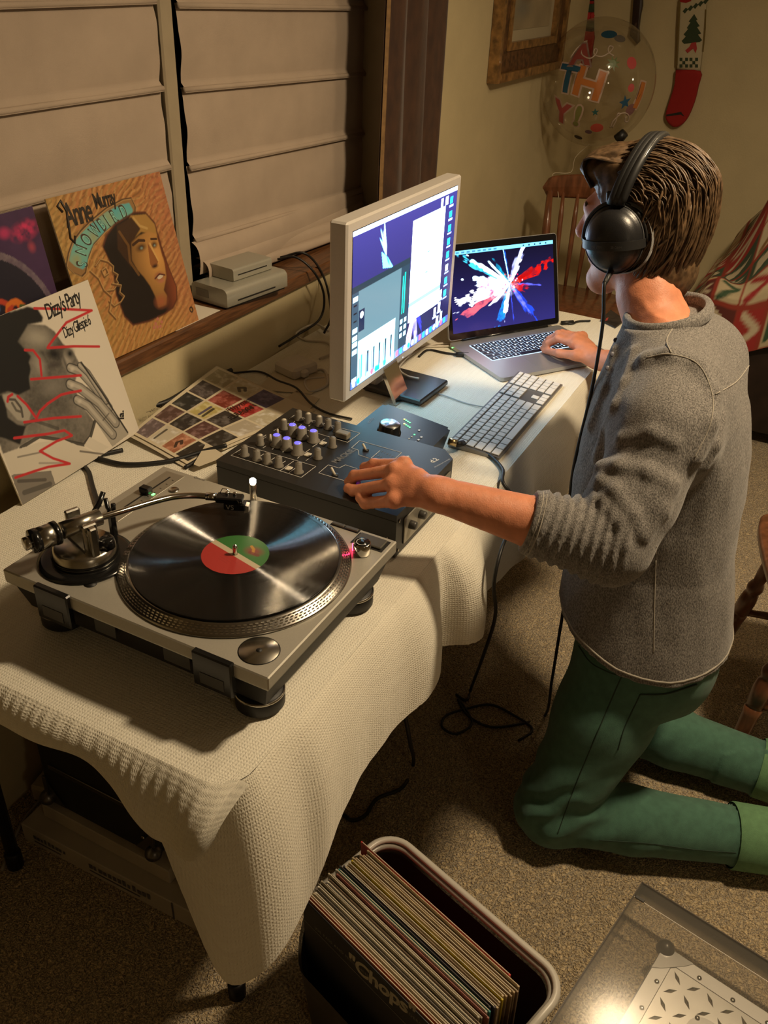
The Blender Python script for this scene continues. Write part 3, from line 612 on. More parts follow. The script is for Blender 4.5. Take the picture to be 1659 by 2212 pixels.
# warm cloth-covered shape at the far left edge of the table, behind the turntable
# ------------------------------------------------------------------ printed inner sleeve lying on the table
pts = [(.05,.93),(.30,.99)]
Q = [AZ(286,945,T+.004), AZ(405,1005,T+.004), AZ(680,885,T+.004), AZ(468,800,T+.032)]
a = Art(330, 250, (.66,.58,.42), 1.3); X, Y = a.X, a.Y
def tile(c, r, w=1, col=(.1,.08,.07), kind=0):
    x0, y0 = .03+c*.255, .045+r*.238; x1, y1 = x0+.232, y0+.212
    a.rect(x0, y0, x1, y1, col); k = (X >= x0)&(X <= x1)&(Y >= y0)&(Y <= y1)
    nz = fbm2(X*22+c*3, Y*22+r*5, c*7+r); a.fill(k*np.clip(nz*1.9-.85,0,1), tuple(min(1,v*3+.18) for v in col), .8)
    return x0, y0, x1, y1
P = [[(.03,.025,.02),(.03,.025,.02),(.30,.26,.20),None,None],[(.40,.13,.06),(.03,.025,.02),(.06,.045,.035),(.42,.04,.03),None],[None,(.14,.055,.05),(.05,.045,.04),None,(.09,.07,.16)],[(.17,.12,.13),(.04,.035,.045),(.03,.03,.03),(.22,.04,.03),None],[(.10,.06,.055),(.06,.05,.05),(.2,.05,.03),(.5,.45,.25),(.4,.36,.25)]]
ga = [(0,0,(.03,.025,.02)),(1,0,(.03,.025,.02)),(2,0,(.46,.40,.30)),(3,0,(.50,.44,.30)),(0,1,(.34,.13,.07)),(1,1,(.11,.05,.045)),(2,1,(.045,.035,.03)),(3,1,(.30,.025,.02)),(4,1,(.08,.06,.15)),(0,2,(.58,.52,.40)),(1,2,(.035,.03,.028)),(2,2,(.52,.43,.16)),(3,2,(.20,.035,.02)),(4,2,(.55,.49,.32)),(0,3,(.15,.11,.12)),(1,3,(.10,.05,.045)),(2,3,(.03,.03,.028)),(3,3,(.07,.055,.05)),(4,3,(.4,.35,.22))]
for c, r, col in ga: tile(c, r, 1, col)
# lettering of the single tiles
for (c, r, pts_, col) in [(0,1,[(.06,.08),(.11,.13),(.15,.11),(.12,.07)],(.02,.015,.012)),(2,2,[(.03,.05),(.18,.07)],(.03,.02,.015)),(2,2,[(.03,.10),(.19,.11)],(.06,.05,.14)),(3,1,[(.02,.05),(.10,.12),(.2,.15)],(.62,.05,.04)),(4,2,[(.06,.1),(.1,.14),(.14,.1),(.1,.07)],(.06,.045,.03)),(0,2,[(.04,.16),(.18,.16)],(.05,.04,.03))]:
    x0, y0 = .03+c*.255, .045+r*.238; a.line([(x0+x, y0+y) for x, y in pts_], .03, col, .9)
sh_ = thing('inner_sleeve', 'printed record sleeve sheet with rows of small album pictures', 'sleeve', (Q[0].x,Q[0].y,T))
co = []
ME = a.build('sleeve_sheet', m_print, sh_, Matrix.Identity(4), 1, 1)
n_ = a.nx*a.ny; arr = np.zeros(n_*3, dtype=np.float32); ME.data.vertices.foreach_get('co', arr); arr = arr.reshape(-1,3)
s_, t_ = arr[:,0:1].copy(), arr[:,1:2].copy()
q0, q1, q2, q3 = [np.array(Q[i]) for i in (1,2,3,0)]      # front-left, front-right, back-right, back-left
pos = (1-s_)*(1-t_)*q0 + s_*(1-t_)*q1 + s_*t_*q2 + (1-s_)*t_*q3
pos[:,2:3] += .006+.010*np.sin(PI*s_)*t_ + .004*np.sin(5*s_+2*t_) - .004*(1-t_)
pos -= np.array(sh_.location); ME.data.vertices.foreach_set('co', pos.astype(np.float32).ravel()); ME.data.update()
m_paper = mat('cream_paper', (.60,.53,.39), .8)
back = MB(); 
def bf(s, q):
    p = (1-s)*(1-q)*q0+s*(1-q)*q1+s*q*q2+(1-s)*q*q3; c = (q0+q1+q2+q3)/4; p = c+(p-c)*1.05
    return (p[0], p[1], p[2]+.0045+.010*math.sin(PI*s)*q+.004*math.sin(5*s+2*q)-.004*(1-q)-.0015)
obj('sheet_backing', MB().grid(bf, 16, 16), m_paper, sh_, world=True)
def inner_text(tx, px, py, ang, size, mt, **k):
    p = AZ(px, py, T+.022); text('lettering', tx, size, mt, sh_, TR(*(p-Vector(sh_.location))) @ RZ(ang), **k)
inner_text('Rhyme', 497, 888, -.12, .024, m_dk, shear=.3); inner_text('REASON', 505, 902, -.12, .020, m_dk, bold=.0006); inner_text('"RED HARD"', 322, 893, -.1, .013, m_dk)
cu_ = MB(); cu_.add([AZ(418,1003,T+.014),AZ(445,958,T+.016),AZ(490,985,T+.016),AZ(430,1008,T+.014)], [(0,1,2,3)])
obj('curled_corner', cu_, m_paper, sh_, world=True)
# papers next to it
for nm, lab, q in [('envelope','cream envelope lying behind the mixer',[(556,842),(672,852),(735,812),(600,795)]),('envelope','folded cream envelope beside the printed sleeve sheet',[(606,870),(668,886),(690,862),(640,845)])]:
    pp = [AZ(x,y,T+.0015) for x,y in q]; m_ = MB().add(pp+[p+Vector((0,0,.0016)) for p in pp],[(3,2,1,0),(4,5,6,7),(0,1,5,4),(1,2,6,5),(2,3,7,6),(3,0,4,7)])
    e_ = obj(nm, m_, m_paper); tag(e_, lab, 'envelope')
# ------------------------------------------------------------------ turntable
m_tt = mat('turntable_silver', (.50,.475,.41), .48, metal=.55, noise=.03, nscale=400)
m_ttedge = mat('turntable_edge', (.46,.44,.38), .3, metal=.8)
m_rub = mat('rubber_black', (.010,.0095,.009), .55)
m_gloss = mat('gloss_black', (.008,.008,.008), .18)
m_dgrey = mat('dark_grey_plastic', (.055,.052,.046), .4)
m_steelb = mat('brushed_steel', (.50,.48,.43), .25, metal=1.0)
m_white = mat('white_ink', (.62,.60,.55), .6)
TTU, TTV, TTZ = 1.024, .48, T+.107
tt = thing('turntable', 'silver direct drive turntable with a record spinning on it', 'turntable', (.8475,.7065,T))
def tp(dv, du, z=.107): return Vector((TTU-du, TTV+dv, T+z))
def tbox(n, dv0, du0, z0, dv1, du1, z1, mt, bev=.0, par=None):
    return obj(n, MB().box((TTU-du1,TTV+dv0,T+z0),(TTU-du0,TTV+dv1,T+z1),bev), mt, par or tt, world=True)
def tcyl(n, dv, du, r, z0, z1, mt, bev=.0, k=24, par=None): return obj(n, MB().cyl((TTU-du,TTV+dv),r,T+z0,T+z1,k,bev), mt, par or tt, world=True)
tbox('top_plate', 0,0,.086, .453,.353,.107, m_tt, .0018)
tbox('edge_band', .0015,.0015,.084, .4515,.3515,.0866, m_ttedge)
b = MB(); b.add([(TTU-.346,TTV+.007,T+.084),(TTU-.007,TTV+.007,T+.084),(TTU-.007,TTV+.446,T+.084),(TTU-.346,TTV+.446,T+.084),(TTU-.333,TTV+.020,T+.036),(TTU-.020,TTV+.020,T+.036),(TTU-.020,TTV+.433,T+.036),(TTU-.333,TTV+.433,T+.036)],[(0,1,5,4),(1,2,6,5),(2,3,7,6),(3,0,4,7),(4,5,6,7),(3,2,1,0)])
obj('base', b, m_rub, tt, world=True)
for dv, du in [(.05,.05),(.403,.05),(.05,.303),(.403,.303)]:
    f = tcyl('foot', dv, du, .034, .0012, .030, m_rub, .004, 28); obj('foot_ring', MB().lathe([(.0335,T+.024),(.0348,T+.025),(.0348,T+.0275),(.0335,T+.0285)],28,TR(TTU-du,TTV+dv),cap=False), m_steelb, f, world=True)
    tcyl('foot_stem', dv, du, .027, .029, .048, m_rub, .0, 24)
for dv in (.052,.326):
    h = tbox('hinge', dv,.349,.052, dv+.062,.360,.1085, m_gloss, .002)
    tbox('hinge_plate', dv+.012,.3598,.060, dv+.05,.3606,.078, m_dgrey, 0, h)
tbox('rating_plate', .128,.3464,.058, .172,.3475,.080, m_dgrey); tbox('rating_plate', .255,.3464,.058, .292,.3475,.080, m_dgrey)
# platter with strobe rings
PC = Vector((.851,.657,0)); Xp = TR(PC.x, PC.y, T)
pr = [(.150,.1185),(.1525,.1205),(.1555,.1205)]
m_plat = mat('platter_alloy', (.42,.40,.36), .22, metal=1.0)
plat = obj('platter', MB().lathe([(.169,.108),(.1695,.1095),(.167,.1105),(.1655,.1120),(.1640,.1122),(.1625,.1140),(.1605,.1142),(.159,.1160),(.1575,.1162),(.1565,.1180),(.153,.1195),(.151,.1200),(.0001,.1200)],96,Xp), m_plat, tt, world=True)
dots = MB()
for rr, zz, n in [(.1661,.1118,150),(.1633,.1136,140),(.1602,.1156,132),(.1576,.1176,128)]:
    for k in range(n):
        a0 = 2*PI*k/n; a1 = a0+2*PI/n*.55
        c = [(rr*math.cos(x)+PC.x, rr*math.sin(x)+PC.y, T+zz+dz) for x, dz in ((a0,.0002),(a1,.0002),(a1,.0016),(a0,.0016))]
        c = [(PC.x+(p[0]-PC.x)*(1.0-.0 if i < 2 else .994), PC.y+(p[1]-PC.y)*(1.0 if i < 2 else .994), p[2]) for i, p in enumerate(c)]
        dots.add(c, [(0,1,2,3)])
do = obj('strobe_dots', dots, mat('strobe_dot',(.75,.73,.68),.25,metal=1.0), plat, world=True); do['kind'] = 'stuff'
obj('slipmat', MB().cyl((PC.x,PC.y),.150,T+.1201,T+.1214,72), m_rub, tt, world=True)
obj('spindle', MB().lathe([(.0036,.1200),(.0036,.1365),(.0025,.139),(.0001,.1395)],14,Xp), m_chrome, tt, world=True)
# tonearm
TB = Vector((.752,.852,0)); Xt = TR(TB.x, TB.y, T)
obj('arm_base_ring', MB().lathe([(.068,.1072),(.068,.1095),(.060,.1115),(.046,.1115)],40,Xt), m_gloss, tt, world=True)
ab = obj('arm_base', MB().lathe([(.047,.1112),(.047,.116),(.0445,.121),(.044,.129),(.040,.133),(.0001,.133)],36,Xt), m_steelb, tt, world=True)
obj('height_ring', MB().lathe([(.0475,.116),(.0480,.1175),(.0475,.119)],36,Xt,cap=False), m_gloss, ab, world=True)
arm_pts = spline([(.690,.872,T+.166),(.752,.852,T+.166),(.80,.832,T+.164),(.862,.812,T+.158),(.895,.798,T+.154),(.918,.779,T+.150),(.930,.760,T+.148)],6)
ad = (Vector((.80,.832,0))-Vector((.69,.872,0))).normalized(); sd = Vector((-ad.y, ad.x, 0))
arm = obj('tonearm', MB().tube(arm_pts[6:], .0048, 12), m_chrome, tt, world=True)
g = MB()
Mg = frame((TB.x,TB.y,T), ad, sd)
g.box((-.010,-.030,.132),(.012,-.022,.178),.002,Mg); g.box((-.010,.022,.132),(.012,.030,.178),.002,Mg); g.box((-.012,-.030,.130),(.014,.030,.136),.002,Mg)
obj('gimbal', g, m_steelb, tt, world=True)
obj('pivot_housing', MB().tube([Mg @ Vector((-.028,0,.166)), Mg @ Vector((.030,0,.166))], .0125, 16), m_steelb, tt, world=True)
obj('bearing_cap', MB().tube([Mg @ Vector((.001,-.0315,.166)), Mg @ Vector((.001,-.0345,.166))], .008, 14), m_chrome, tt, world=True)
cw = MB(); A0 = Mg @ Vector((-.058,0,.166))
def along(x0, x1, r, mt, n, par=tt, k=20): return obj(n, MB().tube([Mg @ Vector((x0,0,.166)), Mg @ Vector((x1,0,.166))], r, k), mt, par, world=True)
c1 = along(-.066,-.034,.0165,m_steelb,'counterweight'); along(-.041,-.034,.0175,m_gloss,'weight_dial',c1); along(-.072,-.062,.0172,m_gloss,'weight_band',c1); along(-.082,-.070,.0095,m_steelb,'weight_stub',c1)
obj('antiskate_knob', MB().lathe([(.011,.133),(.011,.146),(.009,.148),(.0001,.148)],18,TR(TB.x+.010,TB.y-.036,T)), m_gloss, tt, world=True)
obj('arm_pillar', MB().box((-.006,-.042,.131),(.006,-.032,.178),.002,Mg), m_steelb, tt, world=True)
b = MB(); Mr = frame((.818,.858,T), ad, sd)
b.box((-.004,-.006,.107),(.004,.006,.150),.001,Mr); b.tube([Mr @ Vector(p) for p in [(0,-.012,.168),(0,-.010,.152),(0,0,.148),(0,.010,.152),(0,.012,.166)]], .0035, 8)
obj('arm_rest', b, m_gloss, tt, world=True)
obj('cue_lever', MB().tube([Mr @ Vector(p) for p in [(-.03,.004,.150),(-.012,.012,.160),(.0,.016,.176)]], .004, 8), m_gloss, tt, world=True)
# headshell and cartridge
hd = (Vector((.953,.708,0))-Vector((.930,.760,0))).normalized(); Mh = frame((.930,.760,T+.148), hd, (-hd.y, hd.x, 0))
obj('arm_collar', MB().tube([Mh @ Vector((-.006,0,0)), Mh @ Vector((.010,0,0))], .0062, 14), m_chrome, tt, world=True)
hs_ = obj('headshell', MB().box((.010,-.010,-.006),(.052,.010,.004),.002,Mh), m_gloss, tt, world=True)
obj('finger_lift', MB().tube([Mh @ Vector(p) for p in [(.044,-.010,.002),(.050,-.020,.003),(.054,-.028,.010)]], .0018, 8), m_gloss, hs_, world=True)
for x in (.026,.038): obj('screw', MB().cyl((0,0),.0028,.004,.008,10,.0006,Mh @ TR(x,.004,0)), m_chrome, hs_, world=True)
obj('lead_wire', MB().tube([Mh @ Vector(p) for p in [(.014,.006,.003),(.018,.010,.010),(.026,.007,.011),(.030,.009,.004)]], .0008, 6), m_chrome, hs_, world=True)
ct = obj('cartridge', MB().box((.022,-.0085,-.019),(.056,.0085,-.006),.002,Mh), mat('cartridge_black',(.012,.012,.012),.3), tt, world=True)
obj('stylus_tip', MB().add([Mh @ Vector(p) for p in [(.052,-.006,-.008),(.061,-.006,-.010),(.061,-.006,-.020),(.054,-.006,-.023),(.052,.006,-.008),(.061,.006,-.010),(.061,.006,-.020),(.054,.006,-.023)]],[(0,1,2,3),(7,6,5,4),(0,4,5,1),(1,5,6,2),(2,6,7,3),(3,7,4,0)]), mat('stylus_grey',(.5,.48,.44),.35), ct, world=True)
text('logo', 'VS', .012, m_white, ct, wmat(tt).inverted() @ Mh @ TR(.026,-.0089,-.016) @ RX(PI/2))
# controls
pl = tbox('pitch_panel', .398,.012,.1072, .436,.176,.1082, mat('pitch_plate',(.42,.40,.34),.35,metal=.7), .0003)
tbox('pitch_slot', .4155,.026,.1083, .4185,.164,.1086, m_rub, 0, pl)
for k in range(9): tbox('scale_mark', .405,.032+.0155*k,.1083, .4085,.0332+.0155*k,.1085, m_rub, 0, pl)
tbox('pitch_knob', .4075,.080,.1084, .4270,.094,.1200, m_gloss, .002)
tbox('pitch_light', .4020,.082,.1083, .4062,.088,.1090, emat('green_led',(.20,1,.22),3.0))
tcyl('reset_button', .385,.056,.0085, .1071,.1095, m_steelb, .001)
so = tbox('button_well', .006,.0085,.1072, .060,.040,.1076, m_rub)
tbox('start_button', .010,.0115,.1074, .056,.036,.1118, mat('button_grey',(.155,.145,.12),.35,metal=.6), .0012)
tbox('speed_well', .062,.003,.1072, .112,.0135,.1075, m_rub); 
for dv in (.064,.0885): tbox('speed_button', dv,.0045,.1074, dv+.0215,.0118,.1105, mat('button_grey',(.155,.145,.12),.35), .0008)
kn = tcyl('power_knob', .031,.056,.0135,.1072,.127, m_chrome, .0012, 32); tcyl('knob_cap', .031,.056,.0115,.127,.1275, m_gloss, 0, 28, kn)
obj('knob_arc', MB().lathe([(.0078,.12765),(.0088,.12765)],18,TR(TTU-.056,TTV+.031,T),cap=False,ang=4.2), m_white, kn, world=True)
m_red = emat('red_led', (1,.03,.12), 18.0)
tbox('strobe_window', .0400,.0515,.109, .0452,.0600,.122, m_red, 0, kn)
tcyl('adapter_well', .039,.315,.0275,.1071,.1074, m_rub, 0, 36); tcyl('single_adapter', .039,.315,.0262,.1072,.1078, m_steelb, .0003, 36); tcyl('adapter_hole', .039,.315,.004,.1078,.1081, m_rub)
tcyl('shell_holder', .322,.316,.0090,.1071,.1080, m_rub, 0, 20)
tl = tcyl('target_light', .252,.019,.0058,.1072,.142, m_steelb, .0006, 18)
tcyl('target_bulb', .252,.019,.0052,.142,.1515, emat('bulb_glow',(1,.74,.42),120.0), .0022, 16, tl)
d = lamp('target_bulb_light', tp(.246,.023,.158), .05, .005, (1,.7,.4))
text('lettering', 'Quartz', .008, m_dgrey, tt, wmat(tt).inverted() @ frame(tp(.385,.006,.1073),(0,-1,0),(1,0,0)))

# the record
def vinyl_mat():
    m = bpy.data.materials.new('vinyl'); m.use_nodes = True; nt = m.node_tree; b = nt.nodes['Principled BSDF']; L = nt.links
    b.inputs['Base Color'].default_value = (.006,.006,.006,1); b.inputs['Roughness'].default_value = .33
    b.inputs['Specular IOR Level'].default_value = .7
    tc = nt.nodes.new('ShaderNodeTexCoord'); sp = nt.nodes.new('ShaderNodeVectorMath'); sp.operation = 'MULTIPLY'; sp.inputs[1].default_value = (1,1,0); L.new(tc.outputs['Object'], sp.inputs[0])
    ln = nt.nodes.new('ShaderNodeVectorMath'); ln.operation = 'LENGTH'; L.new(sp.outputs[0], ln.inputs[0]); rd = nt.nodes.new('ShaderNodeVectorMath'); rd.operation = 'NORMALIZE'; L.new(sp.outputs[0], rd.inputs[0])
    # groove walls: the surface tilts outwards and inwards every 0.13 mm
    fq = nt.nodes.new('ShaderNodeMath'); fq.operation = 'MULTIPLY'; fq.inputs[1].default_value = 48000; L.new(ln.outputs['Value'], fq.inputs[0]); sn = nt.nodes.new('ShaderNodeMath'); sn.operation = 'SINE'; L.new(fq.outputs[0], sn.inputs[0])
    am = nt.nodes.new('ShaderNodeMath'); am.operation = 'MULTIPLY'; am.inputs[1].default_value = .95; L.new(sn.outputs[0], am.inputs[0])
    sc = nt.nodes.new('ShaderNodeVectorMath'); sc.operation = 'SCALE'; L.new(rd.outputs[0], sc.inputs[0]); L.new(am.outputs[0], sc.inputs['Scale'])
    ad = nt.nodes.new('ShaderNodeVectorMath'); ad.operation = 'ADD'; ad.inputs[1].default_value = (0,0,1); L.new(sc.outputs[0], ad.inputs[0]); nm = nt.nodes.new('ShaderNodeVectorMath'); nm.operation = 'NORMALIZE'; L.new(ad.outputs[0], nm.inputs[0]); L.new(nm.outputs[0], b.inputs['Normal'])
    n = nt.nodes.new('ShaderNodeTexNoise'); n.noise_dimensions = '1D'; n.inputs['Scale'].default_value = 420; n.inputs['Detail'].default_value = 3; L.new(ln.outputs['Value'], n.inputs['W'])
    mr = nt.nodes.new('ShaderNodeMapRange'); mr.inputs[1].default_value = .3; mr.inputs[2].default_value = .7; mr.inputs[3].default_value = .10; mr.inputs[4].default_value = .22; L.new(n.outputs['Fac'], mr.inputs[0]); L.new(mr.outputs[0], b.inputs['Roughness'])
    return m
rc = thing('vinyl_record', 'black vinyl record with red and green label on the turntable', 'record', (PC.x,PC.y,T+.1216))
obj('disc', MB().lathe([(.1505,0),(.151,.0008),(.1505,.0017),(.146,.0013),(.060,.0013),(.052,.0016),(.0001,.0016)],128), vinyl_mat(), rc)
LA = -1.95
lab = MB()
def sector(a0, a1, r0, r1, z, mt, nm, n=40):
    vs = []; fs = []
    for k in range(n+1):
        a = a0+(a1-a0)*k/n; vs += [(r0*math.cos(a),r0*math.sin(a),z),(r1*math.cos(a),r1*math.sin(a),z)]
    for k in range(n): fs.append((2*k,2*k+1,2*k+3,2*k+2))
    return obj(nm, MB().add(vs, fs), mt, rc)
a = Art(150, 150, (.40,.035,.03)); X, Y = a.X-.5, a.Y-.5
a.C[Y > .0] = (.035,.16,.035); a.C[np.abs(Y) < .045] = (.52,.44,.30)
sm = fbm2(a.X*18, a.Y*40, 3); a.fill(np.clip(1.4-a.ellf(.64,.74,.14,.10,.25),0,1), (.22,.03,.03), .9); a.line([(.52,.80),(.60,.77),(.66,.70)],.045,(.45,.22,.02)); a.line([(.62,.68),(.76,.70)],.06,(.16,.02,.02),.8)
for y, x0, x1 in [(.36,.30,.70),(.31,.36,.64),(.26,.40,.60)]: a.line([(x0,y),(x1,y)],.008,(.25,.02,.02),.4)
r = .0495; ME = a.build('label', m_print, rc, RZ(-1.80) @ TR(-r,-r,.0018), 2*r, 2*r)
bm = bmesh.new(); bm.from_mesh(ME.data)
bmesh.ops.delete(bm, geom=[v for v in bm.verts if math.hypot(v.co.x, v.co.y) > r], context='VERTS'); bm.to_mesh(ME.data); bm.free()

# ------------------------------------------------------------------ mixer
mx = thing('dj_mixer', 'black two channel mixer covered in knobs next to the turntable', 'mixer', (1.2375,.705,T))
m_mix = mat('mixer_black', (.017,.016,.015), .42, bump=.08, bscale=900)
m_mixpanel = mat('mixer_panel', (.012,.0118,.012), .36)
MZ = T+.090
poly = [(1.112,.524),(1.340,.524),(1.366,.552),(1.366,.888),(1.112,.888)]
obj('chassis', MB().prism(poly, T+.006, MZ), m_mix, mx, world=True)
obj('panel_edge', MB().box((1.1115,.5235,MZ-.014),(1.1125,.8885,MZ-.0125)), m_slot, mx, world=True)
for (u, v) in [(1.14,.55),(1.14,.86),(1.34,.57),(1.34,.86)]: obj('foot', MB().cyl((u,v),.012,T+.0012,T+.0065,12), m_rub, mx, world=True)
obj('front_plate', MB().box((1.14,.5215,T+.018),(1.33,.5242,T+.070),.001), mat('front_plate_grey',(.30,.28,.23),.4,metal=.5), mx, world=True)
for u in (1.162,1.20,1.245): obj('front_knob', MB().lathe([(.008,0),(.0075,.010),(.006,.012),(.0001,.012)],16,frame((u,.5212,T+.047),(1,0,0),(0,0,1))), m_dgrey, mx, world=True)
for (u, z) in [(1.122,.016),(1.122,.075)]: obj('screw', MB().cyl((0,0),.003,0,.0015,10,.0004,frame((u,.5238,T+z),(1,0,0),(0,0,1))), m_steelb, mx, world=True)
obj('side_screw', MB().cyl((0,0),.003,0,.0012,10,.0004,frame((1.1118,.538,T+.040),(0,-1,0),(0,0,1))), m_steelb, mx, world=True)
def zp(x, y): return 460+x*.2049, 860+y*.2049          # crop used when measuring the knob positions
def mp(x, y, z=.0): px, py = zp(x, y); return AZ(px, py, MZ+z)
m_knob = mat('knob_grey', (.20,.18,.145), .5, bump=.2, bscale=600); m_ktop = mat('knob_white', (.62,.57,.46), .5); m_blue = emat('knob_blue', (.20,.16,1.0), 1.3, base=(.05,.05,.4))
def knob(x, y, kind):
    p = mp(x, y); r, h = (.0088,.021) if kind == 'big' else (.0062,.019)
    t = obj('knob', MB().lathe([(r*1.45,0),(r*1.45,.002),(r*1.06,.004),(r,h),(r*.8,h+.001),(.0001,h+.001)],16,TR(p.x,p.y,MZ)), m_knob, mx, world=True)
    obj('knob_cap', MB().cyl((p.x,p.y),r*.72,MZ+h+.0008,MZ+h+.0018,14), {'big':m_blue,'white':m_ktop}.get(kind, m_knob), t, world=True)
for x, y in [(335,605),(465,650),(575,685),(695,720),(905,785),(1105,635),(1260,515),(905,230),(1215,320),(1315,350)]: knob(x, y, 'plain')
for x, y in [(500,490),(750,325),(1005,260),(1120,290)]: knob(x, y, 'white')
for x, y in [(675,500),(780,535),(895,585),(840,390),(940,420),(1060,455)]: knob(x, y, 'big')
for x, y in [(605,450),(680,392)]:
    p = mp(x, y); obj('toggle_switch', MB().tube([(p.x,p.y,MZ),(p.x+.001,p.y,MZ+.013)], [.0032,.0018], 8), m_ktop, mx, world=True)
for x, y in [(800,745),(1000,600),(1160,482)]:
    p = mp(x, y); obj('cue_button', MB().box((p.x-.0065,p.y-.0055,MZ),(p.x+.0065,p.y+.0055,MZ+.0022),.0008), m_ktop, mx, world=True)
p = mp(1375, 420); obj('main_slider', MB().box((p.x-.008,p.y-.012,MZ+.001),(p.x+.008,p.y+.014,MZ+.013),.0015), mat('slider_grey',(.24,.22,.175),.4), mx, world=True)
def wline(pts, nm='panel_line', w=.0009, closed=False, mt=None):
    P = [mp(*q) for q in pts]; P = P+[P[0]] if closed else P; m = MB()
    for a_, b_ in zip(P[:-1], P[1:]):
        dd = (b_-a_); dd.z = 0; L_ = dd.length; M_ = frame((a_.x,a_.y,MZ), dd, (-dd.y,dd.x,0)); m.box((-w*.5,-w*.5,.0001),(L_+w*.5,w*.5,.0004),0,M_)
    return obj(nm, m, mt or m_white, mx, world=True)
wline([(190,605),(350,505),(1085,720),(930,838)], closed=True); wline([(710,765),(850,665)])
wline([(820,300),(900,195),(1550,370),(1420,468),(830,290)]); wline([(890,635),(1020,540)]); wline([(1050,515),(1180,430)]); wline([(805,785),(870,738)]); wline([(980,660),(1050,612)])
wline([(1115,790),(1215,705),(1330,738),(1395,705),(1520,745)]); wline([(1115,790),(1430,885)])
wline([(1460,525),(1545,450),(1990,575),(1830,720)]); wline([(1460,525),(1530,548),(1540,600),(1660,640)]); wline([(1660,640),(1760,555)])
for x, y in [(560,410),(700,305),(800,265),(860,180),(330,560)]: wline([(x,y),(x-60,y+40)], 'tick_line', .0007)
for x, y in [(530,525),(640,460),(735,570),(625,540),(840,605),(905,300),(1010,295),(620,650),(735,685),(505,610),(530,410)]: wline([(x,y),(x+28,y-20)], 'tick_line', .0012)
for (x0,y0,x1,y1) in [(1580,470,1612,540),(1247,722,1287,803)]:
    p, q = mp(x0,y0,.012), mp(x1,y1,.002); q = Vector((q.x,q.y,MZ+.001)); obj('mode_switch', MB().tube([q, Vector((p.x,p.y,MZ+.010))], .0022, 8), m_ktop, mx, world=True)
    obj('switch_bush', MB().cyl((q.x,q.y),.006,MZ,MZ+.002,14), m_rub, mx, world=True)
lp = mp(1300, 690); lq = mp(1440, 595); dd = lq-lp; dd.z = 0
text('lettering', 'MACKIE.', .017, mat('logo_grey',(.14,.135,.12),.5), mx, wmat(mx).inverted() @ frame((lp.x,lp.y,MZ+.0003), dd, (-dd.y,dd.x,0)), bold=.0006)
s0, s1 = mp(1720,665), mp(1870,735)           # up fader and cross fader
obj('fader_slot', MB().box((-.028,-.0012,0),(.045,.0012,.0004),0,frame((s0.x,s0.y,MZ),(s1-s0),(0,0,1)) @ RX(-PI/2)), m_slot, mx, world=True)
p = AZ(874, 1000, MZ+.004); dv_ = (s1-s0); dv_.z = 0; dv_.normalize()
fk = obj('fader_knob', MB().box((-.0055,-.011,.0005),(.0055,.011,.014),.0015,frame((p.x,p.y,MZ),dv_,(-dv_.y,dv_.x,0))), mat('fader_grey',(.22,.22,.22),.3), mx, world=True)
obj('fader_light', MB().box((-.0058,-.0095,.001),(.0058,-.0112,.0125),0,frame((p.x,p.y,MZ),dv_,(-dv_.y,dv_.x,0))), emat('fader_blue',(.02,.30,1.0),2.6), fk, world=True)
obj('fader_stripe', MB().box((-.0018,-.011,.0139),(.0018,.011,.0144),0,frame((p.x,p.y,MZ),dv_,(-dv_.y,dv_.x,0))), m_white, fk, world=True)
for k in range(9):
    for off in (-.009,.009):
        c = Vector((p.x,p.y,0))-dv_*(.010+.0065*k); M_ = frame((c.x,c.y,MZ),dv_,(-dv_.y,dv_.x,0)); obj('fader_mark', MB().box((-.0004,off-.0025,.0001),(.0004,off+.0025,.0004),0,M_), mat('mark_grey',(.2,.19,.17),.6), mx, world=True)
q0_ = AZ(935, 1000, MZ+.0003); text('lettering', 'd.2', .015, m_white, mx, wmat(mx).inverted() @ frame(q0_, dv_.cross(Vector((0,0,-1))), -dv_), bold=.0005)
text('lettering', 'PROFESSIONAL DJ MIXER', .004, m_white, mx, wmat(mx).inverted() @ frame(AZ(940,1010,MZ+.0003), dv_.cross(Vector((0,0,-1))), -dv_))
text('lettering', 'MIC', .006, m_white, mx, wmat(mx).inverted() @ frame(AZ(808,1003,MZ+.0003), dd, (-dd.y,dd.x,0)))
# cross fader under the hand
p = AZ(770, 1063, MZ+.004); obj('cross_fader_knob', MB().box((-.011,-.0055,.0005),(.011,.0055,.014),.0015,TR(p.x,p.y,MZ)), mat('fader_grey',(.22,.22,.22),.3), mx, world=True)
obj('cross_fader_light', MB().box((.0112,-.006,.0008),(.0118,.006,.012),0,TR(p.x,p.y,MZ)), emat('fader_violet',(.18,.05,1.0),2.2), mx, world=True)

# ------------------------------------------------------------------ audio interface
ai = thing('audio_interface', 'black desktop audio interface with large silver volume knob', 'interface', (1.46,.686,T))
IU0, IU1, IV0, IV1 = 1.385, 1.530, .607, .764
h0, h1 = .048, .066
b = MB().add([(IU0,IV0+.012,T+.002),(IU1,IV0+.012,T+.002),(IU1,IV1,T+.002),(IU0,IV1,T+.002),(IU0,IV0,T+h0),(IU1,IV0,T+h0),(IU1,IV1,T+h1),(IU0,IV1,T+h1)],[(3,2,1,0),(4,5,6,7),(0,1,5,4),(1,2,6,5),(2,3,7,6),(3,0,4,7)])
m_ai = mat('anodised_black', (.020,.021,.026), .38, metal=.3)
o = obj('casing', b, m_ai, ai, world=True); bm = bmesh.new(); bm.from_mesh(o.data); bmesh.ops.bevel(bm, geom=[e for e in bm.edges if abs(e.verts[0].co.z-e.verts[1].co.z) > .03], offset=.008, segments=3, affect='EDGES'); bm.to_mesh(o.data); bm.free()
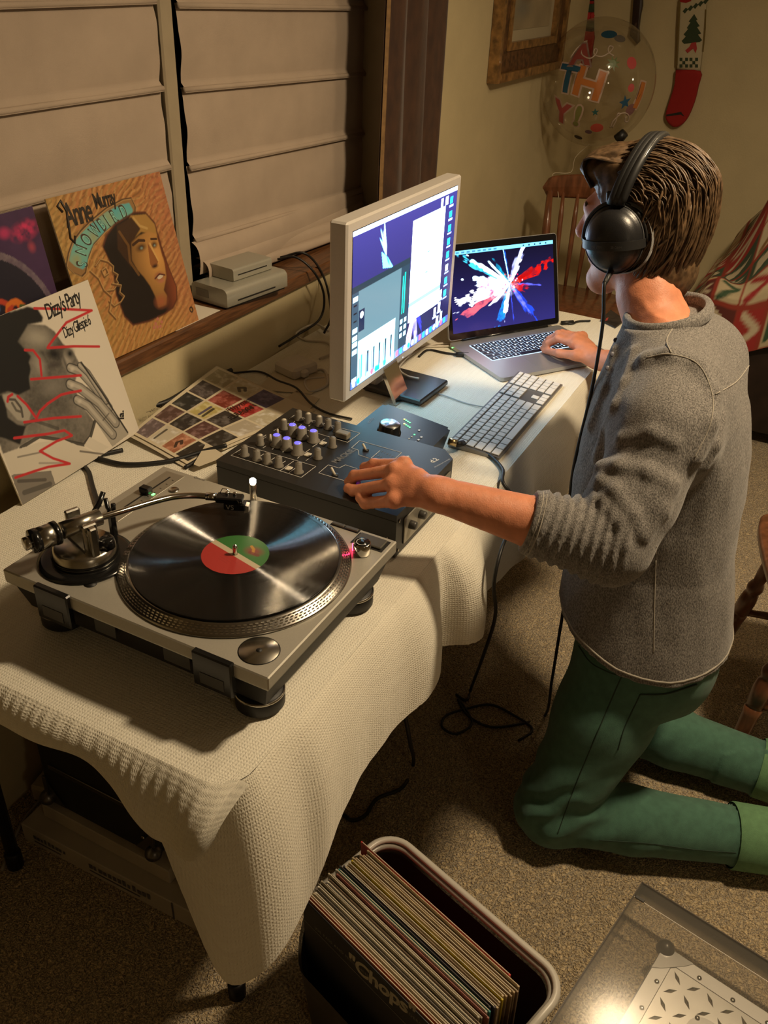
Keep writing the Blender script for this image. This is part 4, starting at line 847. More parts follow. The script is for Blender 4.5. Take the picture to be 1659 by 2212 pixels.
sl = (h1-h0)/(IV1-IV0); MI = frame((1.4575,IV0,T+h0), (1,0,0), (0,1,sl))
obj('foot_pad', MB().box((IU0+.01,IV0+.02,T+.001),(IU1-.01,IV1-.01,T+.0025)), m_rub, ai, world=True)
kp = AZ(842, 922, T+.070); kl = MI.inverted() @ kp
kb = obj('volume_knob', MB().lathe([(.0245,0),(.0245,.002),(.022,.003),(.0215,.017),(.0195,.0185),(.0001,.0185)],40,MI @ TR(kl.x,kl.y,.0002)), m_gloss, ai, world=True)
obj('knob_face', MB().lathe([(.0195,.0186),(.0192,.0190),(.0001,.0190)],40,MI @ TR(kl.x,kl.y,.0002)), mat('spun_metal',(.55,.56,.58),.24,metal=1.0), kb, world=True)
obj('level_window', MB().box((kl.x-.004,kl.y-.040+.036,.0002),(kl.x+.040,kl.y+.022,.0006),0,MI), m_gloss, ai, world=True)
for k in range(4):
    for j in range(2): q_ = MI.inverted() @ AZ(874+4*k, 903+9*j+2.0*k, T+.062); obj('level_light', MB().box((q_.x-.0019,q_.y-.0016,.0006),(q_.x+.0019,q_.y+.0016,.0010),0,MI), emat('meter_yellow' if k == 0 else 'meter_green',(.9,.9,.1) if k == 0 else (.1,1,.25),2.5), ai, world=True)
for x, y, c in [(896,935,1),(884,944,0),(890,940,0)]: q_ = MI.inverted() @ AZ(x, y, T+.058); obj('status_light', MB().cyl((q_.x,q_.y),.0018,.0002,.0008,10,0,MI), emat('meter_green',(.1,1,.25),2.5) if c else m_ktop, ai, world=True)
for x, y in [(906,926),(911,939),(905,945),(899,950)]: q_ = MI.inverted() @ AZ(x, y, T+.058); obj('push_button', MB().box((q_.x-.0028,q_.y-.002,.0002),(q_.x+.0028,q_.y+.002,.0010),0,MI), mat('button_light',(.5,.52,.56),.4), ai, world=True)
q_ = MI.inverted() @ AZ(797, 913, T+.066); text('logo', 'apollo', .011, mat('logo_blue',(.16,.18,.24),.5), ai, wmat(ai).inverted() @ MI @ TR(q_.x,q_.y,.0004))
obj('phone_jack', MB().tube([(1.515,.606,T+.026),(1.518,.588,T+.024)], .0075, 14), mat('jack_brass',(.55,.42,.22),.3,metal=1.0), ai, world=True)
# ------------------------------------------------------------------ big monitor
SCR = 10.0
mo = thing('monitor', 'silver wide computer monitor standing on the table', 'monitor', (1.75,.853,T))
m_bezel = mat('bezel_silver', (.60,.56,.51), .42, metal=.10, noise=.02, nscale=300)
MU0, MU1, MV, MZ0, MZ1 = 1.481, 2.024, .833, T+.068, T+.439
b = MB(); b.box((MU0,MV,MZ0),(MU1,MV+.040,MZ1),.004); obj('monitor_housing', b, m_bezel, mo, world=True)
obj('bezel_gap', MB().box((MU0+.0205,MV-.0004,MZ0+.0195),(MU1-.0205,MV+.002,MZ1-.0195)), m_gloss, mo, world=True)
SX0, SX1, SY0, SY1 = 1.503, 2.002, T+.089, T+.418
obj('power_light', MB().cyl((0,0),.0022,0,.0006,10,0,frame(((MU0+MU1)/2+.0,MV-.0003,MZ0+.009),(1,0,0),(0,0,1))), emat('white_led',(1,1,1),.8), mo, world=True)
a = Art(300, 200, (.185,.17,.29), 1.5); X, Y = a.X/1.5, 1-a.Y     # x 0..1, y from the top
def R(x0, y0, x1, y1, c, al=1.0): a.fill((X >= x0)&(X <= x1)&(Y >= y0)&(Y <= y1), c, al)
a.C *= (.75+.5*(1-Y))[...,None]
ne = fbm2(X*9, Y*6, 3)
def burst(cx, cy, seed, sc, cols):
    dx, dy = (X-cx)*1.5, Y-cy; rr = np.hypot(dx,dy); th = np.arctan2(dy,dx)
    for k, (ang, wd, ln, c) in enumerate(cols):
        da = np.abs((th-ang+PI) % (2*PI)-PI); ed = ln*sc*(1-(da/wd)**1.3)*(.65+.7*vnoise2(th*22, rr*9, seed+k)); m = np.clip((ed-rr)/(.10*sc)+.2, 0, 1)*(da < wd)
        a.fill(m, c, np.clip(.35+fbm2(X*28,Y*22,seed+k)*1.1,0,1))
burst(.60,.70,5,.5,[(1.9,.35,.75,(1.0,.80,.75)),(1.45,.3,.7,(.55,.50,.95)),(-1.3,.3,.45,(.75,.10,.12)),(1.0,.3,.5,(.25,.25,.85))])
a.poly([(.34*1.5*.9,.74),(.27*1.5*.9,.80),(.29*1.5*.9,.69),(.40*1.5*.9,.66)], (.45,.75,1.0)); burst(.29,.24,9,.35,[(-2.1,.35,.55,(.6,.9,1.0)),(-1.8,.25,.6,(.8,1,1)),(1.0,.3,.25,(.2,.6,.9))])
R(0,0,1,.030,(.86,.90,1.0))
for k in range(14): R(.01+.028*k,.008,.026+.028*k,.018,(.55,.58,.66))
R(0,.335,.525,1,(.31,.36,.37)); R(0,.335,.525,.375,(.16,.20,.22)); R(0,.375,.055,1,(.20,.25,.28)); R(.44,.375,.525,1,(.17,.22,.25)); R(.06,.50,.11,.64,(.09,.15,.22)); a.ell(.085*1.5,1-.535,.022,.02,(.95,1,1))
for y0 in (.40,.60,.65,.69,.74,.93): R(.008,y0,.048,y0+.03,(.75,.92,.96))
for y0 in (.45,.50,.55): R(.014,y0,.042,y0+.012,(.05,.08,.12))
R(.46,.44,.468,.70,(.10,.75,.62)); R(.478,.42,.486,.70,(.08,.65,.55))
for y0 in (.74,.79,.84): R(.45,y0,.472,y0+.03,(.7,.85,.92)); R(.49,y0,.515,y0+.03,(.7,.85,.92))
R(.06,.70,.40,1.0,(.60,.82,.86)); R(.06,.70,.40,.78,(.78,.92,.94))
for k in range(6):
    x = .085+.055*k; R(x,.80,x+.014,.965,(.10,.17,.22)); R(x+.003,.80+.02*k,x+.011,.965,(.30,.62,.60) if k == 0 else (.22,.30,.36)); R(x-.012,.82,x-.006,.97,(.35,.5,.55))
R(.535,.105,.875,.80,(1,1,1)); R(.535,.105,.875,.125,(.9,.95,1)); R(.535,.66,.875,.69,(.45,.78,.76)); R(.535,.50,.875,.503,(.8,.86,.9))
for (x,y) in [(.70,.36),(.69,.50)]: R(x,y,x+.03,y+.008,(.35,.6,.55)); R(x+.011,y-.02,x+.018,y+.03,(.35,.6,.55)); R(x+.06,y-.002,x+.075,y+.008,(.6,.8,.78))
for k in range(8): 
    y = .06+.096*k; R(.925,y,.955,y+.045,(.20,.75,.92) if k not in (5,) else (.95,1,1)); R(.918,y+.055,.965,y+.066,(.6,.65,.85)); R(.94,y+.01,.948,y+.03,(.05,.3,.6))
for k, (x, y) in enumerate([(.83,.72),(.875,.71),(.82,.82),(.868,.80),(.855,.90),(.90,.885)]): R(x,y,x+.026,y+.062,(.95,.97,1)); R(x-.008,y+.068,x+.036,y+.082,(.65,.7,.9))
R(.82,.045,.845,.10,(.93,.95,1)); R(.87,.045,.90,.10,(.93,.95,1))
R(0,.945,1,1,(.42,.46,.75),.55)
for k in range(24):
    x = .015+.0405*k; c = [(.9,1,1),(.15,.75,.75),(.85,.95,1),(.5,.9,.95),(.9,.35,.4),(.2,.8,.6)][(k*7) % 6]; a.ell((x+.012)*1.5,.028,.019,.021,c)
R(.22,.957,.262,.99,(.05,.62,.45))
a.C = a.C**3.0*np.array([.72,.88,1.0])
a.build('screen_picture', print_mat('monitor_glow', .2, SCR), mo, TR(*(-Vector(mo.location))) @ frame((SX0,MV-.0008,SY0),(1,0,0),(0,0,1)), SX1-SX0, SY1-SY0)
m_glassy = mat('polished_aluminium', (.62,.62,.62), .10, metal=1.0)
st = MB(); FU0, FU1 = 1.655, 1.720
prof = [(.838,.105),(.832,.080),(.815,.045),(.799,.012),(.797,.0015),(.803,.0015),(.808,.012),(.824,.045),(.842,.080),(.848,.105)]
vs = [(FU0,v,T+z) for v, z in prof]+[(FU1,v,T+z) for v, z in prof]; n_ = len(prof)
st.add(vs, [tuple(range(n_))[::-1], tuple(range(n_,2*n_))]+[(i,(i+1) % n_,n_+(i+1) % n_,n_+i) for i in range(n_)])
obj('stand_foot', st, m_glassy, mo, world=True)
obj('stand_rear', MB().box((1.70,.872,T+.0015),(1.80,.895,T+.22),.003), m_bezel, mo, world=True)
gd = thing('flat_drive', 'dark grey flat slab lying under the monitor', 'drive', (1.755,.83,T))
q = [AZ(950,823,T+.016),AZ(862,776,T+.016),AZ(801,843,T+.016),AZ(889,868,T+.016)]
c = sum(q, Vector())/4; ex = (q[0]-q[3]); ey = (q[1]-q[0]); Mq = frame((c.x,c.y,T), (ex.x,ex.y,0), (ey.x,ey.y,0)); hx, hy = ex.length/2, ey.length/2
b = MB().box((-hx,-hy,.004),(hx,hy,.017),.003,Mq); obj('slab', b, mat('slate_metal',(.075,.072,.070),.32,metal=.6), gd, world=True); obj('slab_foot', MB().box((-hx+.006,-hy+.006,.0012),(hx-.006,hy-.006,.005),0,Mq), m_rub, gd, world=True)

# ------------------------------------------------------------------ aluminium keyboard
kbd = thing('computer_keyboard', 'white keyed aluminium keyboard lying in front of the monitor', 'keyboard', (1.537,.500,T), math.radians(.5))
b = MB(); b.add([(0,0,.0012),(.430,0,.0012),(.430,.114,.0012),(0,.114,.0012),(0,0,.006),(.430,0,.006),(.430,.114,.014),(0,.114,.014)],[(3,2,1,0),(4,5,6,7),(0,1,5,4),(1,2,6,5),(2,3,7,6),(3,0,4,7)])
obj('keyboard_body', b, mat('keyboard_alu',(.25,.245,.24),.35,metal=.6), kbd)
m_key = mat('key_white', (.72,.70,.66), .4)
KM = frame((0,0,.0062),(1,0,0),(0,.114,.008)); kcache = {}
def key(x, y, w, h):
    k = (round(w,4), round(h,4))
    if k not in kcache: kcache[k] = MB().box((-w/2+.0014,-h/2+.0014,0),(w/2-.0014,h/2-.0014,.0028),.0008).mesh('key'); kcache[k].materials.append(m_key)
    o = bpy.data.objects.new('key', kcache[k]); COL.objects.link(o); o.parent = kbd; p = KM @ Vector((x,y,0)); o.location = p; o.rotation_euler = (math.atan2(.008,.114),0,0)
U = .01905; X0 = .0045; RH = [.0105+.0189*k for k in range(5)]
rows = [[1.5,1.25,1.5,6.0,1.5,1.25,1.5],[2.25]+[1]*10+[2.25],[1.75]+[1]*11+[1.75],[1.5]+[1]*12+[1],[1]*13+[1.5]]
for r_, row in enumerate(rows):
    sc = 14.5/sum(row); x = X0
    for w_ in row: key(x+w_*sc*U/2, RH[r_]+.002, w_*sc*U, .0189); x += w_*sc*U
for k in range(15): key(X0+(k+.5)*14.5*U/15, .1045, 14.5*U/15, .0125)
nx = X0+14.5*U+.0065
for r_ in (3,4):
    for k in range(3): key(nx+(k+.5)*U, RH[r_]+.002, U, .0189)
for k in range(3): key(nx+(k+.5)*U, .1045, U, .0125); key(nx+(k+.5)*U, RH[0]+.002, U, .0189)
key(nx+1.5*U, RH[1]+.002, U, .0189)
px_ = nx+3*U+.0065
for r_ in range(5):
    for k in range(4):
        if r_ == 0 and k == 1: continue
        if r_ == 0 and k == 0: key(px_+U, RH[0]+.002, 2*U, .0189); continue
        key(px_+(k+.5)*U, RH[r_]+.002, U, .0189)
for k in range(4): key(px_+(k+.5)*U, .1045, U, .0125)

# ------------------------------------------------------------------ laptop
lt = thing('laptop', 'open silver laptop with colour burst wallpaper on screen', 'laptop', (1.907,.639,T), math.radians(-34.756))
m_lap = mat('laptop_alu', (.40,.40,.40), .38, metal=.6)
def rrect(x0, y0, x1, y1, r, n=5):
    p = []
    for cx_, cy_, a0 in [(x1-r,y0+r,-PI/2),(x1-r,y1-r,0),(x0+r,y1-r,PI/2),(x0+r,y0+r,PI)]:
        for k in range(n+1): a_ = a0+PI/2*k/n; p.append((cx_+r*math.cos(a_), cy_+r*math.sin(a_)))
    return p
obj('laptop_base', MB().prism(rrect(0,0,.359,.247,.010), .003, .0125), m_lap, lt); obj('base_pad_or_shade', MB().prism(rrect(.008,.008,.351,.239,.008), .0012, .0032), m_rub, lt)
obj('trackpad', MB().prism(rrect(.127,.010,.232,.086,.003), .0125, .0128), mat('trackpad_grey',(.36,.36,.36),.3,metal=.5), lt)
obj('key_backlight', MB().prism(rrect(.0395,.1005,.3195,.2105,.003), .0124, .0129), emat('key_glow',(.55,.75,1.0),1.6), lt)
m_lkey = mat('laptop_key', (.010,.010,.011), .45); m_leg = emat('key_legend', (.75,.88,1.0), 1.6); kc2 = {}
lrows = [[1.25,1.25,1.25,1.25,5,1.25,1.25,1,1,1],[2.25]+[1]*10+[2.25],[1.75]+[1]*11+[1.75],[1.5]+[1]*12+[1],[1]*13+[1.5],[1.035]*14]
rng = random.Random(3)
for r_, row in enumerate(lrows):
    sc = .277/sum(row); x = .041; y = .102+.0183*r_; hh = .0183 if r_ < 5 else .0150
    for w_ in row:
        w1 = w_*sc; kk = (round(w1,4), hh)
        if kk not in kc2: kc2[kk] = MB().box((.0012,.0012,.0005),(w1-.0012,hh-.0012,.0018),.0004).mesh('key'); kc2[kk].materials.append(m_lkey)
        o = bpy.data.objects.new('key', kc2[kk]); COL.objects.link(o); o.parent = lt; o.location = (x,y,.0125)
        if w1 < .06:
            if 'leg' not in kc2: kc2['leg'] = MB().box((-.0022,-.0028,0),(.0022,.0028,.0002)).mesh('legend'); kc2['leg'].materials.append(m_leg)
            g_ = bpy.data.objects.new('legend', kc2['leg']); COL.objects.link(g_); g_.parent = o; g_.location = (w1/2,hh/2,.00185)
        x += w1
al = math.radians(106-90); ML = frame((0,.245,.0145), (1,0,0), (0,math.sin(al),math.cos(al)))
obj('lid', MB().prism([(x,y) for x,y in rrect(0,.002,.359,.245,.010)], -.006, 0, ML), m_lap, lt)
obj('screen_glass', MB().prism(rrect(.002,.004,.357,.2435,.008), 0.0, .0006, ML), mat('screen_black',(.006,.006,.007),.08), lt)
obj('hinge', MB().tube([ML @ Vector((.04,.000,-.003)), ML @ Vector((.319,.000,-.003))], .005, 10), m_gloss, lt)
a = Art(300, 190, (.045,.040,.105), 1.6); X, Y = a.X/1.6, a.Y
a.C *= (.6+1.2*np.clip(1-Y,0,1))[...,None]
cx_, cy_ = .56, .52; dx, dy = (X-cx_)*1.6, (Y-cy_); rr = np.hypot(dx,dy); th = np.arctan2(dy,dx)
gran = fbm2(X*34, Y*24, 3)
def plume(ang, wd, ln, c, seed, soft_=.07, inner=.0):
    c = c if sum(c) > 2.45 else tuple(.55*q for q in c)
    da = np.abs((th-ang+PI) % (2*PI)-PI); jag = .50+.55*vnoise2(X*26+seed, Y*20, seed)+.40*vnoise2(th*26+seed, rr*3, seed)*vnoise2(th*60, rr*12, seed+3)
    ed = ln*np.clip(1-(da/wd)**1.5,0,1)*jag; m = np.clip((ed-rr)/soft_, 0, 1)*(da < wd)*(rr > inner); a.fill(m*np.clip(.25+1.3*gran,0,1), c)
W_ = (1.,1.,1.)
for ang, wd, ln, c, s in [(2.62,.16,1.05,(.25,.85,1.0),1),(2.58,.12,.95,W_,2),(2.95,.30,.75,(.85,.95,1),3),(3.30,.28,.95,(1,.97,.95),4),(3.55,.16,1.10,(1,.35,.40),5),(3.45,.13,.85,W_,6),(3.05,.5,.5,W_,7),(2.2,.18,.45,(.05,.65,.80),8),(2.35,.12,.5,(.75,.95,1),9),(1.72,.10,.52,(.10,.35,.85),10),(1.75,.05,.50,(.6,.9,1),11),(1.15,.36,.56,(.72,.72,1.0),12),(1.08,.12,.76,(.85,.8,1),13),(1.0,.30,.36,W_,14),(.30,.30,.78,(.85,.07,.06),15),(.36,.18,.55,(.65,.03,.04),16),(-.12,.10,.55,(.35,.35,.95),17),(-.35,.5,.36,(.85,.08,.10),18),(-.9,.30,.62,(.12,.25,.90),19),(-.95,.2,.5,(.45,.45,1),20),(-1.95,.26,.70,(.10,.50,.95),21),(-1.85,.24,.52,W_,22),(-1.5,.05,.75,(.2,.25,.8),23),(-2.5,.2,.45,W_,24)]: plume(ang, wd, ln, c, s)
a.soft(.545,.53,.11,.10,(.75,.05,.30),.9); a.soft(.62,.50,.10,.08,(.95,.55,.85),.8); a.soft(.60,.44,.09,.10,(.8,.08,.14),.85); a.fill(np.clip(1.3-a.ellf(.45*1.6,.50,.26,.13),0,1)*np.clip(gran*2-.3,0,1), W_)
for k in range(40):
    r_ = random.Random(100+k); x, y = cx_*1.6+r_.gauss(0,.10), cy_+r_.gauss(0,.08); a.soft(x,y,.012,.012,[(.9,.05,.2),(1,.8,.95),(.1,.02,.1),(.9,.2,.1)][k % 4],.8)
a.fill(Y > .955, (.28,.50,.62)); 
for k in range(9): a.fill((Y > .965)&(Y < .985)&(X > .02+.05*k)&(X < .05+.05*k), (.05,.12,.18), .6)
for k in range(5): a.fill((Y > .965)&(Y < .985)&(X > .70+.055*k)&(X < .715+.055*k), (.02,.06,.1), .8)
a.C = a.C**2.0*np.array([.85,.93,1.0])
a.build('screen_picture', print_mat('laptop_glow', .15, 6.0), lt, ML @ TR(.0140,.0200,.0009), .331, .207)
obj('charge_light', MB().cyl((0,0),.0015,0,.004,8,0,frame((-.0032,.225,.008),(0,1,0),(0,0,1))), emat('green_led',(.20,1,.22),3.0), lt)

# ------------------------------------------------------------------ power brick, cables
m_wp = mat('white_plastic', (.60,.56,.48), .4)
pb = thing('power_brick', 'white square power brick on the table behind the monitor', 'adapter', AZ(640,800,T))
q = [AZ(586,790,T+.03),AZ(640,751,T+.03),AZ(690,770,T+.03),AZ(641,815,T+.03)]; c = sum(q, Vector())/4; ex = q[3]-q[0]; ey = q[1]-q[0]
Mq = frame((c.x,c.y,T), (ex.x,ex.y,0), (ey.x,ey.y,0)); obj('brick_body', MB().box((-.038,-.040,.0015),(.038,.040,.030),.006,Mq), m_wp, pb, world=True)
obj('plug_end', MB().box((.034,-.020,.006),(.050,.0,.024),.004,Mq), m_wp, pb, world=True)
m_cab = mat('black_cable', (.010,.0095,.009), .5); m_wcab = mat('white_cable', (.58,.53,.45), .5)
def cable(name, label, pts, r, mt, n=8, grp=None, ends=None):
    t = thing(name, label, 'cable', tuple(pts[0]), 0, grp)
    obj('cord', MB().tube(spline(pts, n), r, 8), mt, t, world=True)
    for (p, q, rr) in (ends or []): obj('plug', MB().tube([p, q], rr, 12), mt, t, world=True)
    return t
def tz(px, py, h=.004): return AZ(px, py, T+h)
def fz(px, py, h=.004): return AZ(px, py, h)
cable('signal_cable', 'black cable snaking from the turntable towards the record cover', [tz(215,1096),tz(200,1050),tz(192,1020),tz(180,1000),tz(210,985),tz(265,972)], .0045, m_cab)
cable('signal_cable', 'thick black cable curving from the portrait cover to the mixer', [tz(205,988,.006),tz(270,1003,.006),tz(360,997,.006),tz(440,975,.012),tz(490,962,.02)], .0048, m_cab)
cable('signal_cable', 'black cable under the printed sleeve sheet by the mixer', [tz(400,1010,.005),tz(440,985,.005),tz(475,955,.006),tz(500,945,.006)], .004, m_cab)
cable('mains_cable', 'black cable bundle lying along the foot of the wall', [AZ(250,905,T+.006),AZ(300,882,T+.008),AZ(360,868,T+.008),AZ(430,828,T+.010),AZ(500,800,T+.008)], .006, m_cab)
cable('thin_cord', 'thin black cord crossing the envelopes behind the mixer', [tz(500,806),tz(560,803),tz(600,822),tz(640,838),tz(672,872),tz(710,893),tz(760,905)], .0026, m_cab)
for lab, pts in [('black cord looping down from the disc drive to the table', [AZ(600,560,SZ+.03),AZ(640,556,SZ+.04),AZ(680,590,SZ+.0),AZ(700,640,T+.08),AZ(690,690,T+.03),AZ(640,725,T+.01),AZ(603,748,T+.006)]), ('outer black cord hanging from the sill behind the monitor', [AZ(606,556,SZ+.03),AZ(660,548,SZ+.05),AZ(700,600,T+.12),AZ(715,680,T+.05),AZ(700,720,T+.01)])]:
    cable('drive_cord', lab, pts, .0032, m_cab, grp='cords behind the monitor')
for k, (lab, pts) in enumerate([('white cable coiled on the table beside the power brick', [tz(690,775),tz(720,760),tz(705,740),tz(660,735),tz(640,720),tz(680,700),tz(710,715)]),('white cable looping in front of the power brick', [tz(672,800),tz(700,800),tz(706,830),tz(670,845),tz(660,820),tz(700,815)]),('white cable running under the monitor to the laptop', [tz(800,790),tz(850,775),tz(905,752),tz(945,748),tz(985,748)]),('white cable hanging in a loop onto the dark slab', [tz(905,745,.03),tz(885,765,.05),tz(862,795,.03),tz(880,812,.022),tz(905,818,.022)]),('second white cable beside the laptop edge', [tz(830,800),tz(880,772),tz(930,745),tz(985,741)])]):
    cable('white_cord', lab, pts, .0028, m_wcab, grp='white cords on the table')
cable('keyboard_cord', 'thin grey cord from the keyboard to the dark slab', [tz(1050,880,.004),tz(1010,872,.003),tz(970,858,.003),tz(935,846,.003)], .0015, mat('grey_cable',(.42,.42,.40),.5))
cable('video_cord', 'black cord plugged into the side of the laptop', [tz(905,770),tz(925,756),tz(960,762),tz(990,766)], .0030, m_cab, ends=[(tz(985,765,.007),tz(1012,766,.007),.006)])
cable('loose_cord', 'short black cord lying behind the laptop on the cloth', [tz(1215,697),tz(1235,699),tz(1250,694),tz(1275,693)], .003, m_cab, ends=[(tz(1213,698,.005),tz(1238,696,.005),.006)])
cable('floor_cable', 'black cable hanging below the cloth and curling on the carpet', [AV(872,1530,.50),AV(885,1600,.50),fz(893,1650,.006),fz(870,1700),fz(815,1725),fz(790,1760),fz(762,1772),fz(742,1760)], .0042, m_cab)
# ------------------------------------------------------------------ plastic bin of records
BA = math.radians(-107.6); e1 = Vector((math.cos(BA), math.sin(BA), 0)); e2 = Vector((-e1.y, e1.x, 0)); 
if e2.x < 0: e2 = -e2
def B(a_, b_, z): return e1*a_ + e2*b_ + Vector((0,0,z))
MBIN = Matrix(((e1.x,e2.x,0,0),(e1.y,e2.y,0,0),(0,0,1,0),(0,0,0,1)))
bn = thing('storage_bin', 'clear grey plastic bin with white rim packed with records', 'bin', B(-.48,.63,0))
def clear_mat(name, col, alpha, rough=.15):
    m = bpy.data.materials.new(name); m.use_nodes = True; nt = m.node_tree; b = nt.nodes['Principled BSDF']
    b.inputs['Base Color'].default_value = (*col,1); b.inputs['Roughness'].default_value = rough; b.inputs['Alpha'].default_value = alpha; return m
m_bin = clear_mat('smoky_plastic', (.055,.050,.042), .86, .35); m_rim = mat('bin_rim', (.52,.49,.43), .35)
bx0, bx1, by0, by1, bz = -.672, -.298, .508, .752, .285
def ring(inset, z, r, n=6): return [MBIN @ Vector((x,y,z)) for x, y in rrect(bx0+inset,by0+inset,bx1-inset,by1-inset,r,n)]
wl = MB(); 
def zfront(p, z):    # the front wall of the bin is cut low
    q = MBIN.inverted() @ p
    return z
rings = [ring(.022,.004,.035), ring(.010,.15,.04), ring(.006,bz-.004,.042)]
n_ = len(rings[0]); vs = sum(rings, []); low = []
for p in rings[2]:
    q = MBIN.inverted() @ p; k = max(0, min(1, (by0+.05-q.y)/.04)); low.append(Vector((p.x,p.y,bz-.004-.10*k)))
vs = rings[0]+rings[1]+low; fs = [tuple(range(n_))[::-1]]
for a_ in (0, n_):
    for i in range(n_): fs.append((a_+i, a_+(i+1) % n_, a_+n_+(i+1) % n_, a_+n_+i))
wl.add(vs, fs, True); obj('bin_wall', wl, m_bin, bn, world=True)
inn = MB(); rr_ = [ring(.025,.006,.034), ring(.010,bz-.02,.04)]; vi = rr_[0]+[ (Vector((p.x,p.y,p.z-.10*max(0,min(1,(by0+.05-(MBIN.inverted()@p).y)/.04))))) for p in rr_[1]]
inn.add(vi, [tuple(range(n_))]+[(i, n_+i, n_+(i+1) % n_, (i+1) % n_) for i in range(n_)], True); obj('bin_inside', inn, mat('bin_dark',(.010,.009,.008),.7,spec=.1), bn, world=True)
o_ = rrect(bx0,by0,bx1,by1,.045,8); path = [MBIN @ Vector((x,y,bz)) for x, y in o_]
# rim runs round the three visible sides
keep = [p for p in path if (MBIN.inverted() @ p).y > by0+.045]
srt = sorted(range(len(path)), key=lambda i: i)
P3 = [MBIN @ Vector(p) for p in [(bx1,by0+.05,bz-.10),(bx1,by0+.075,bz)]]+[MBIN @ Vector((x,y,bz)) for x, y in o_[9:27] if y > by0+.05]+[MBIN @ Vector((bx0,by0+.075,bz)), MBIN @ Vector((bx0,by0+.05,bz-.10))]
obj('bin_rim', MB().tube(P3, .0065, 10, squash=.8), m_rim, bn, world=True)
obj('rim_lip', MB().tube([p+(MBIN @ Vector(((-.487-(MBIN.inverted()@p).x)*.03,(.63-(MBIN.inverted()@p).y)*.05,-.008))) for p in P3], .005, 8), mat('rim_grey',(.30,.28,.24),.3), bn, world=True)

cols = [((.010,.009,.008),'black'),((.40,.10,.03),'orange'),((.34,.07,.03),'rust red'),((.55,.48,.34),'cream'),((.40,.33,.22),'tan'),((.52,.48,.38),'pale'),((.13,.11,.09),'dark grey'),((.62,.58,.47),'white'),((.10,.085,.06),'brown'),((.30,.26,.18),'olive'),((.05,.04,.035),'black'),((.62,.60,.52),'white'),((.16,.11,.07),'brown'),((.45,.40,.30),'beige'),((.24,.21,.16),'grey'),((.26,.09,.07),'maroon'),((.40,.38,.31),'clear sleeved grey'),((.04,.22,.20),'teal'),((.035,.03,.035),'charcoal'),((.05,.04,.05),'charcoal'),((.42,.32,.18),'tan'),((.20,.14,.08),'brown'),((.46,.36,.20),'tan'),((.55,.42,.03),'yellow'),((.48,.38,.24),'tan'),((.42,.31,.19),'tan'),((.24,.16,.09),'brown'),((.45,.35,.21),'tan'),((.40,.29,.17),'tan'),((.26,.17,.10),'brown'),((.46,.35,.21),'tan'),((.50,.05,.04),'red')]
ordw = ['first','second','third','fourth','fifth','sixth','seventh','eighth','ninth','tenth','eleventh','twelfth','thirteenth','fourteenth','fifteenth','sixteenth','seventeenth','eighteenth','nineteenth','twentieth']
N = len(cols); rg = random.Random(5); m_page = mat('inner_paper', (.50,.44,.33), .7)
for i, (c, cn) in enumerate(cols):
    f = i/(N-1); yb = .548+.145*f+.0; yt = .540+.137*f         # foot and top of the sleeve across the bin
    lean = math.atan2(yt-yb, .314); x0 = -.657+rg.uniform(-.004,.006)+(.004 if i > 20 else 0)+ (-.012 if i == N-1 else 0); zb = .008+rg.uniform(0,.006)
    fw, th = (N, .0030) if i else (N, .0034)
    if i == 0: lab = 'black record sleeve with cursive white lettering at the front of the bin'
    elif i == N-1: lab = 'red edged record sleeve at the very back of the bin'
    elif cn in ('yellow','teal','orange','maroon','rust red','olive','clear sleeved grey','pale','cream','beige','dark grey'): lab = f'{cn} record sleeve standing in the plastic bin'
    elif i < N/2: lab = f'{cn} record sleeve, {ordw[i]} from the front of the bin'
    else: lab = f'{cn} record sleeve, {ordw[N-1-i]} from the back of the bin'
    t = thing('record_sleeve', lab, 'record', B(x0+.157,yb,zb), 0, 'records in the plastic bin')
    M = MBIN @ TR(x0,yb,zb) @ RX(-lean)
    mt = mat('sleeve_%02d' % i, c, .45, noise=.18, nscale=70)
    obj('sleeve', MB().box((0,-th/2,0),(.314,th/2,.314),.0005,M), mt, t, world=True)
    sp = MB().box((.004,-.0006,.3138),(.311,.0006,.3150),0,M); obj('inner_sleeve_edge', sp, m_page if i % 3 else mt, t, world=True)
    if i == 0:
        WI = wmat(t).inverted(); MF = M @ TR(0,-th/2-.0004,0) @ RX(PI/2)
        nF = (MF @ Vector((0,0,1,0)).to_4d()).to_3d(); oF = MF.translation
        def lp(px, py): d_ = _ray(px, py); t_ = (oF-_O).dot(nF)/d_.dot(nF); q_ = MF.inverted() @ (_O+d_*t_); return q_.x, q_.y
        c0, c1 = lp(762,2092), lp(868,2182); an0 = math.atan2(c1[1]-c0[1], c1[0]-c0[0])
        text('lettering', '"Chops"', .044, mat('cream_ink',(.42,.38,.28),.6), t, WI @ MF @ TR(c0[0]-.01,c0[1],0) @ RZ(an0), shear=.25, bold=.0014, space=.95)
        c0, c1 = lp(680,2006), lp(870,2180); an0 = math.atan2(c1[1]-c0[1], c1[0]-c0[0])
        text('lettering', 'JOE PASS AND NIELS-HENNING ORSTED PEDERSEN', .0095, mat('grey_print',(.25,.23,.19),.6), t, WI @ MF @ TR(c0[0],c0[1],0) @ RZ(an0), space=1.12)
        obj('rule_line', MB().box((0,c0[1]-.006,0),(.314,c0[1]-.0052,.0002),0,MF), mat('grey_print',(.25,.23,.19),.6), t, world=True)

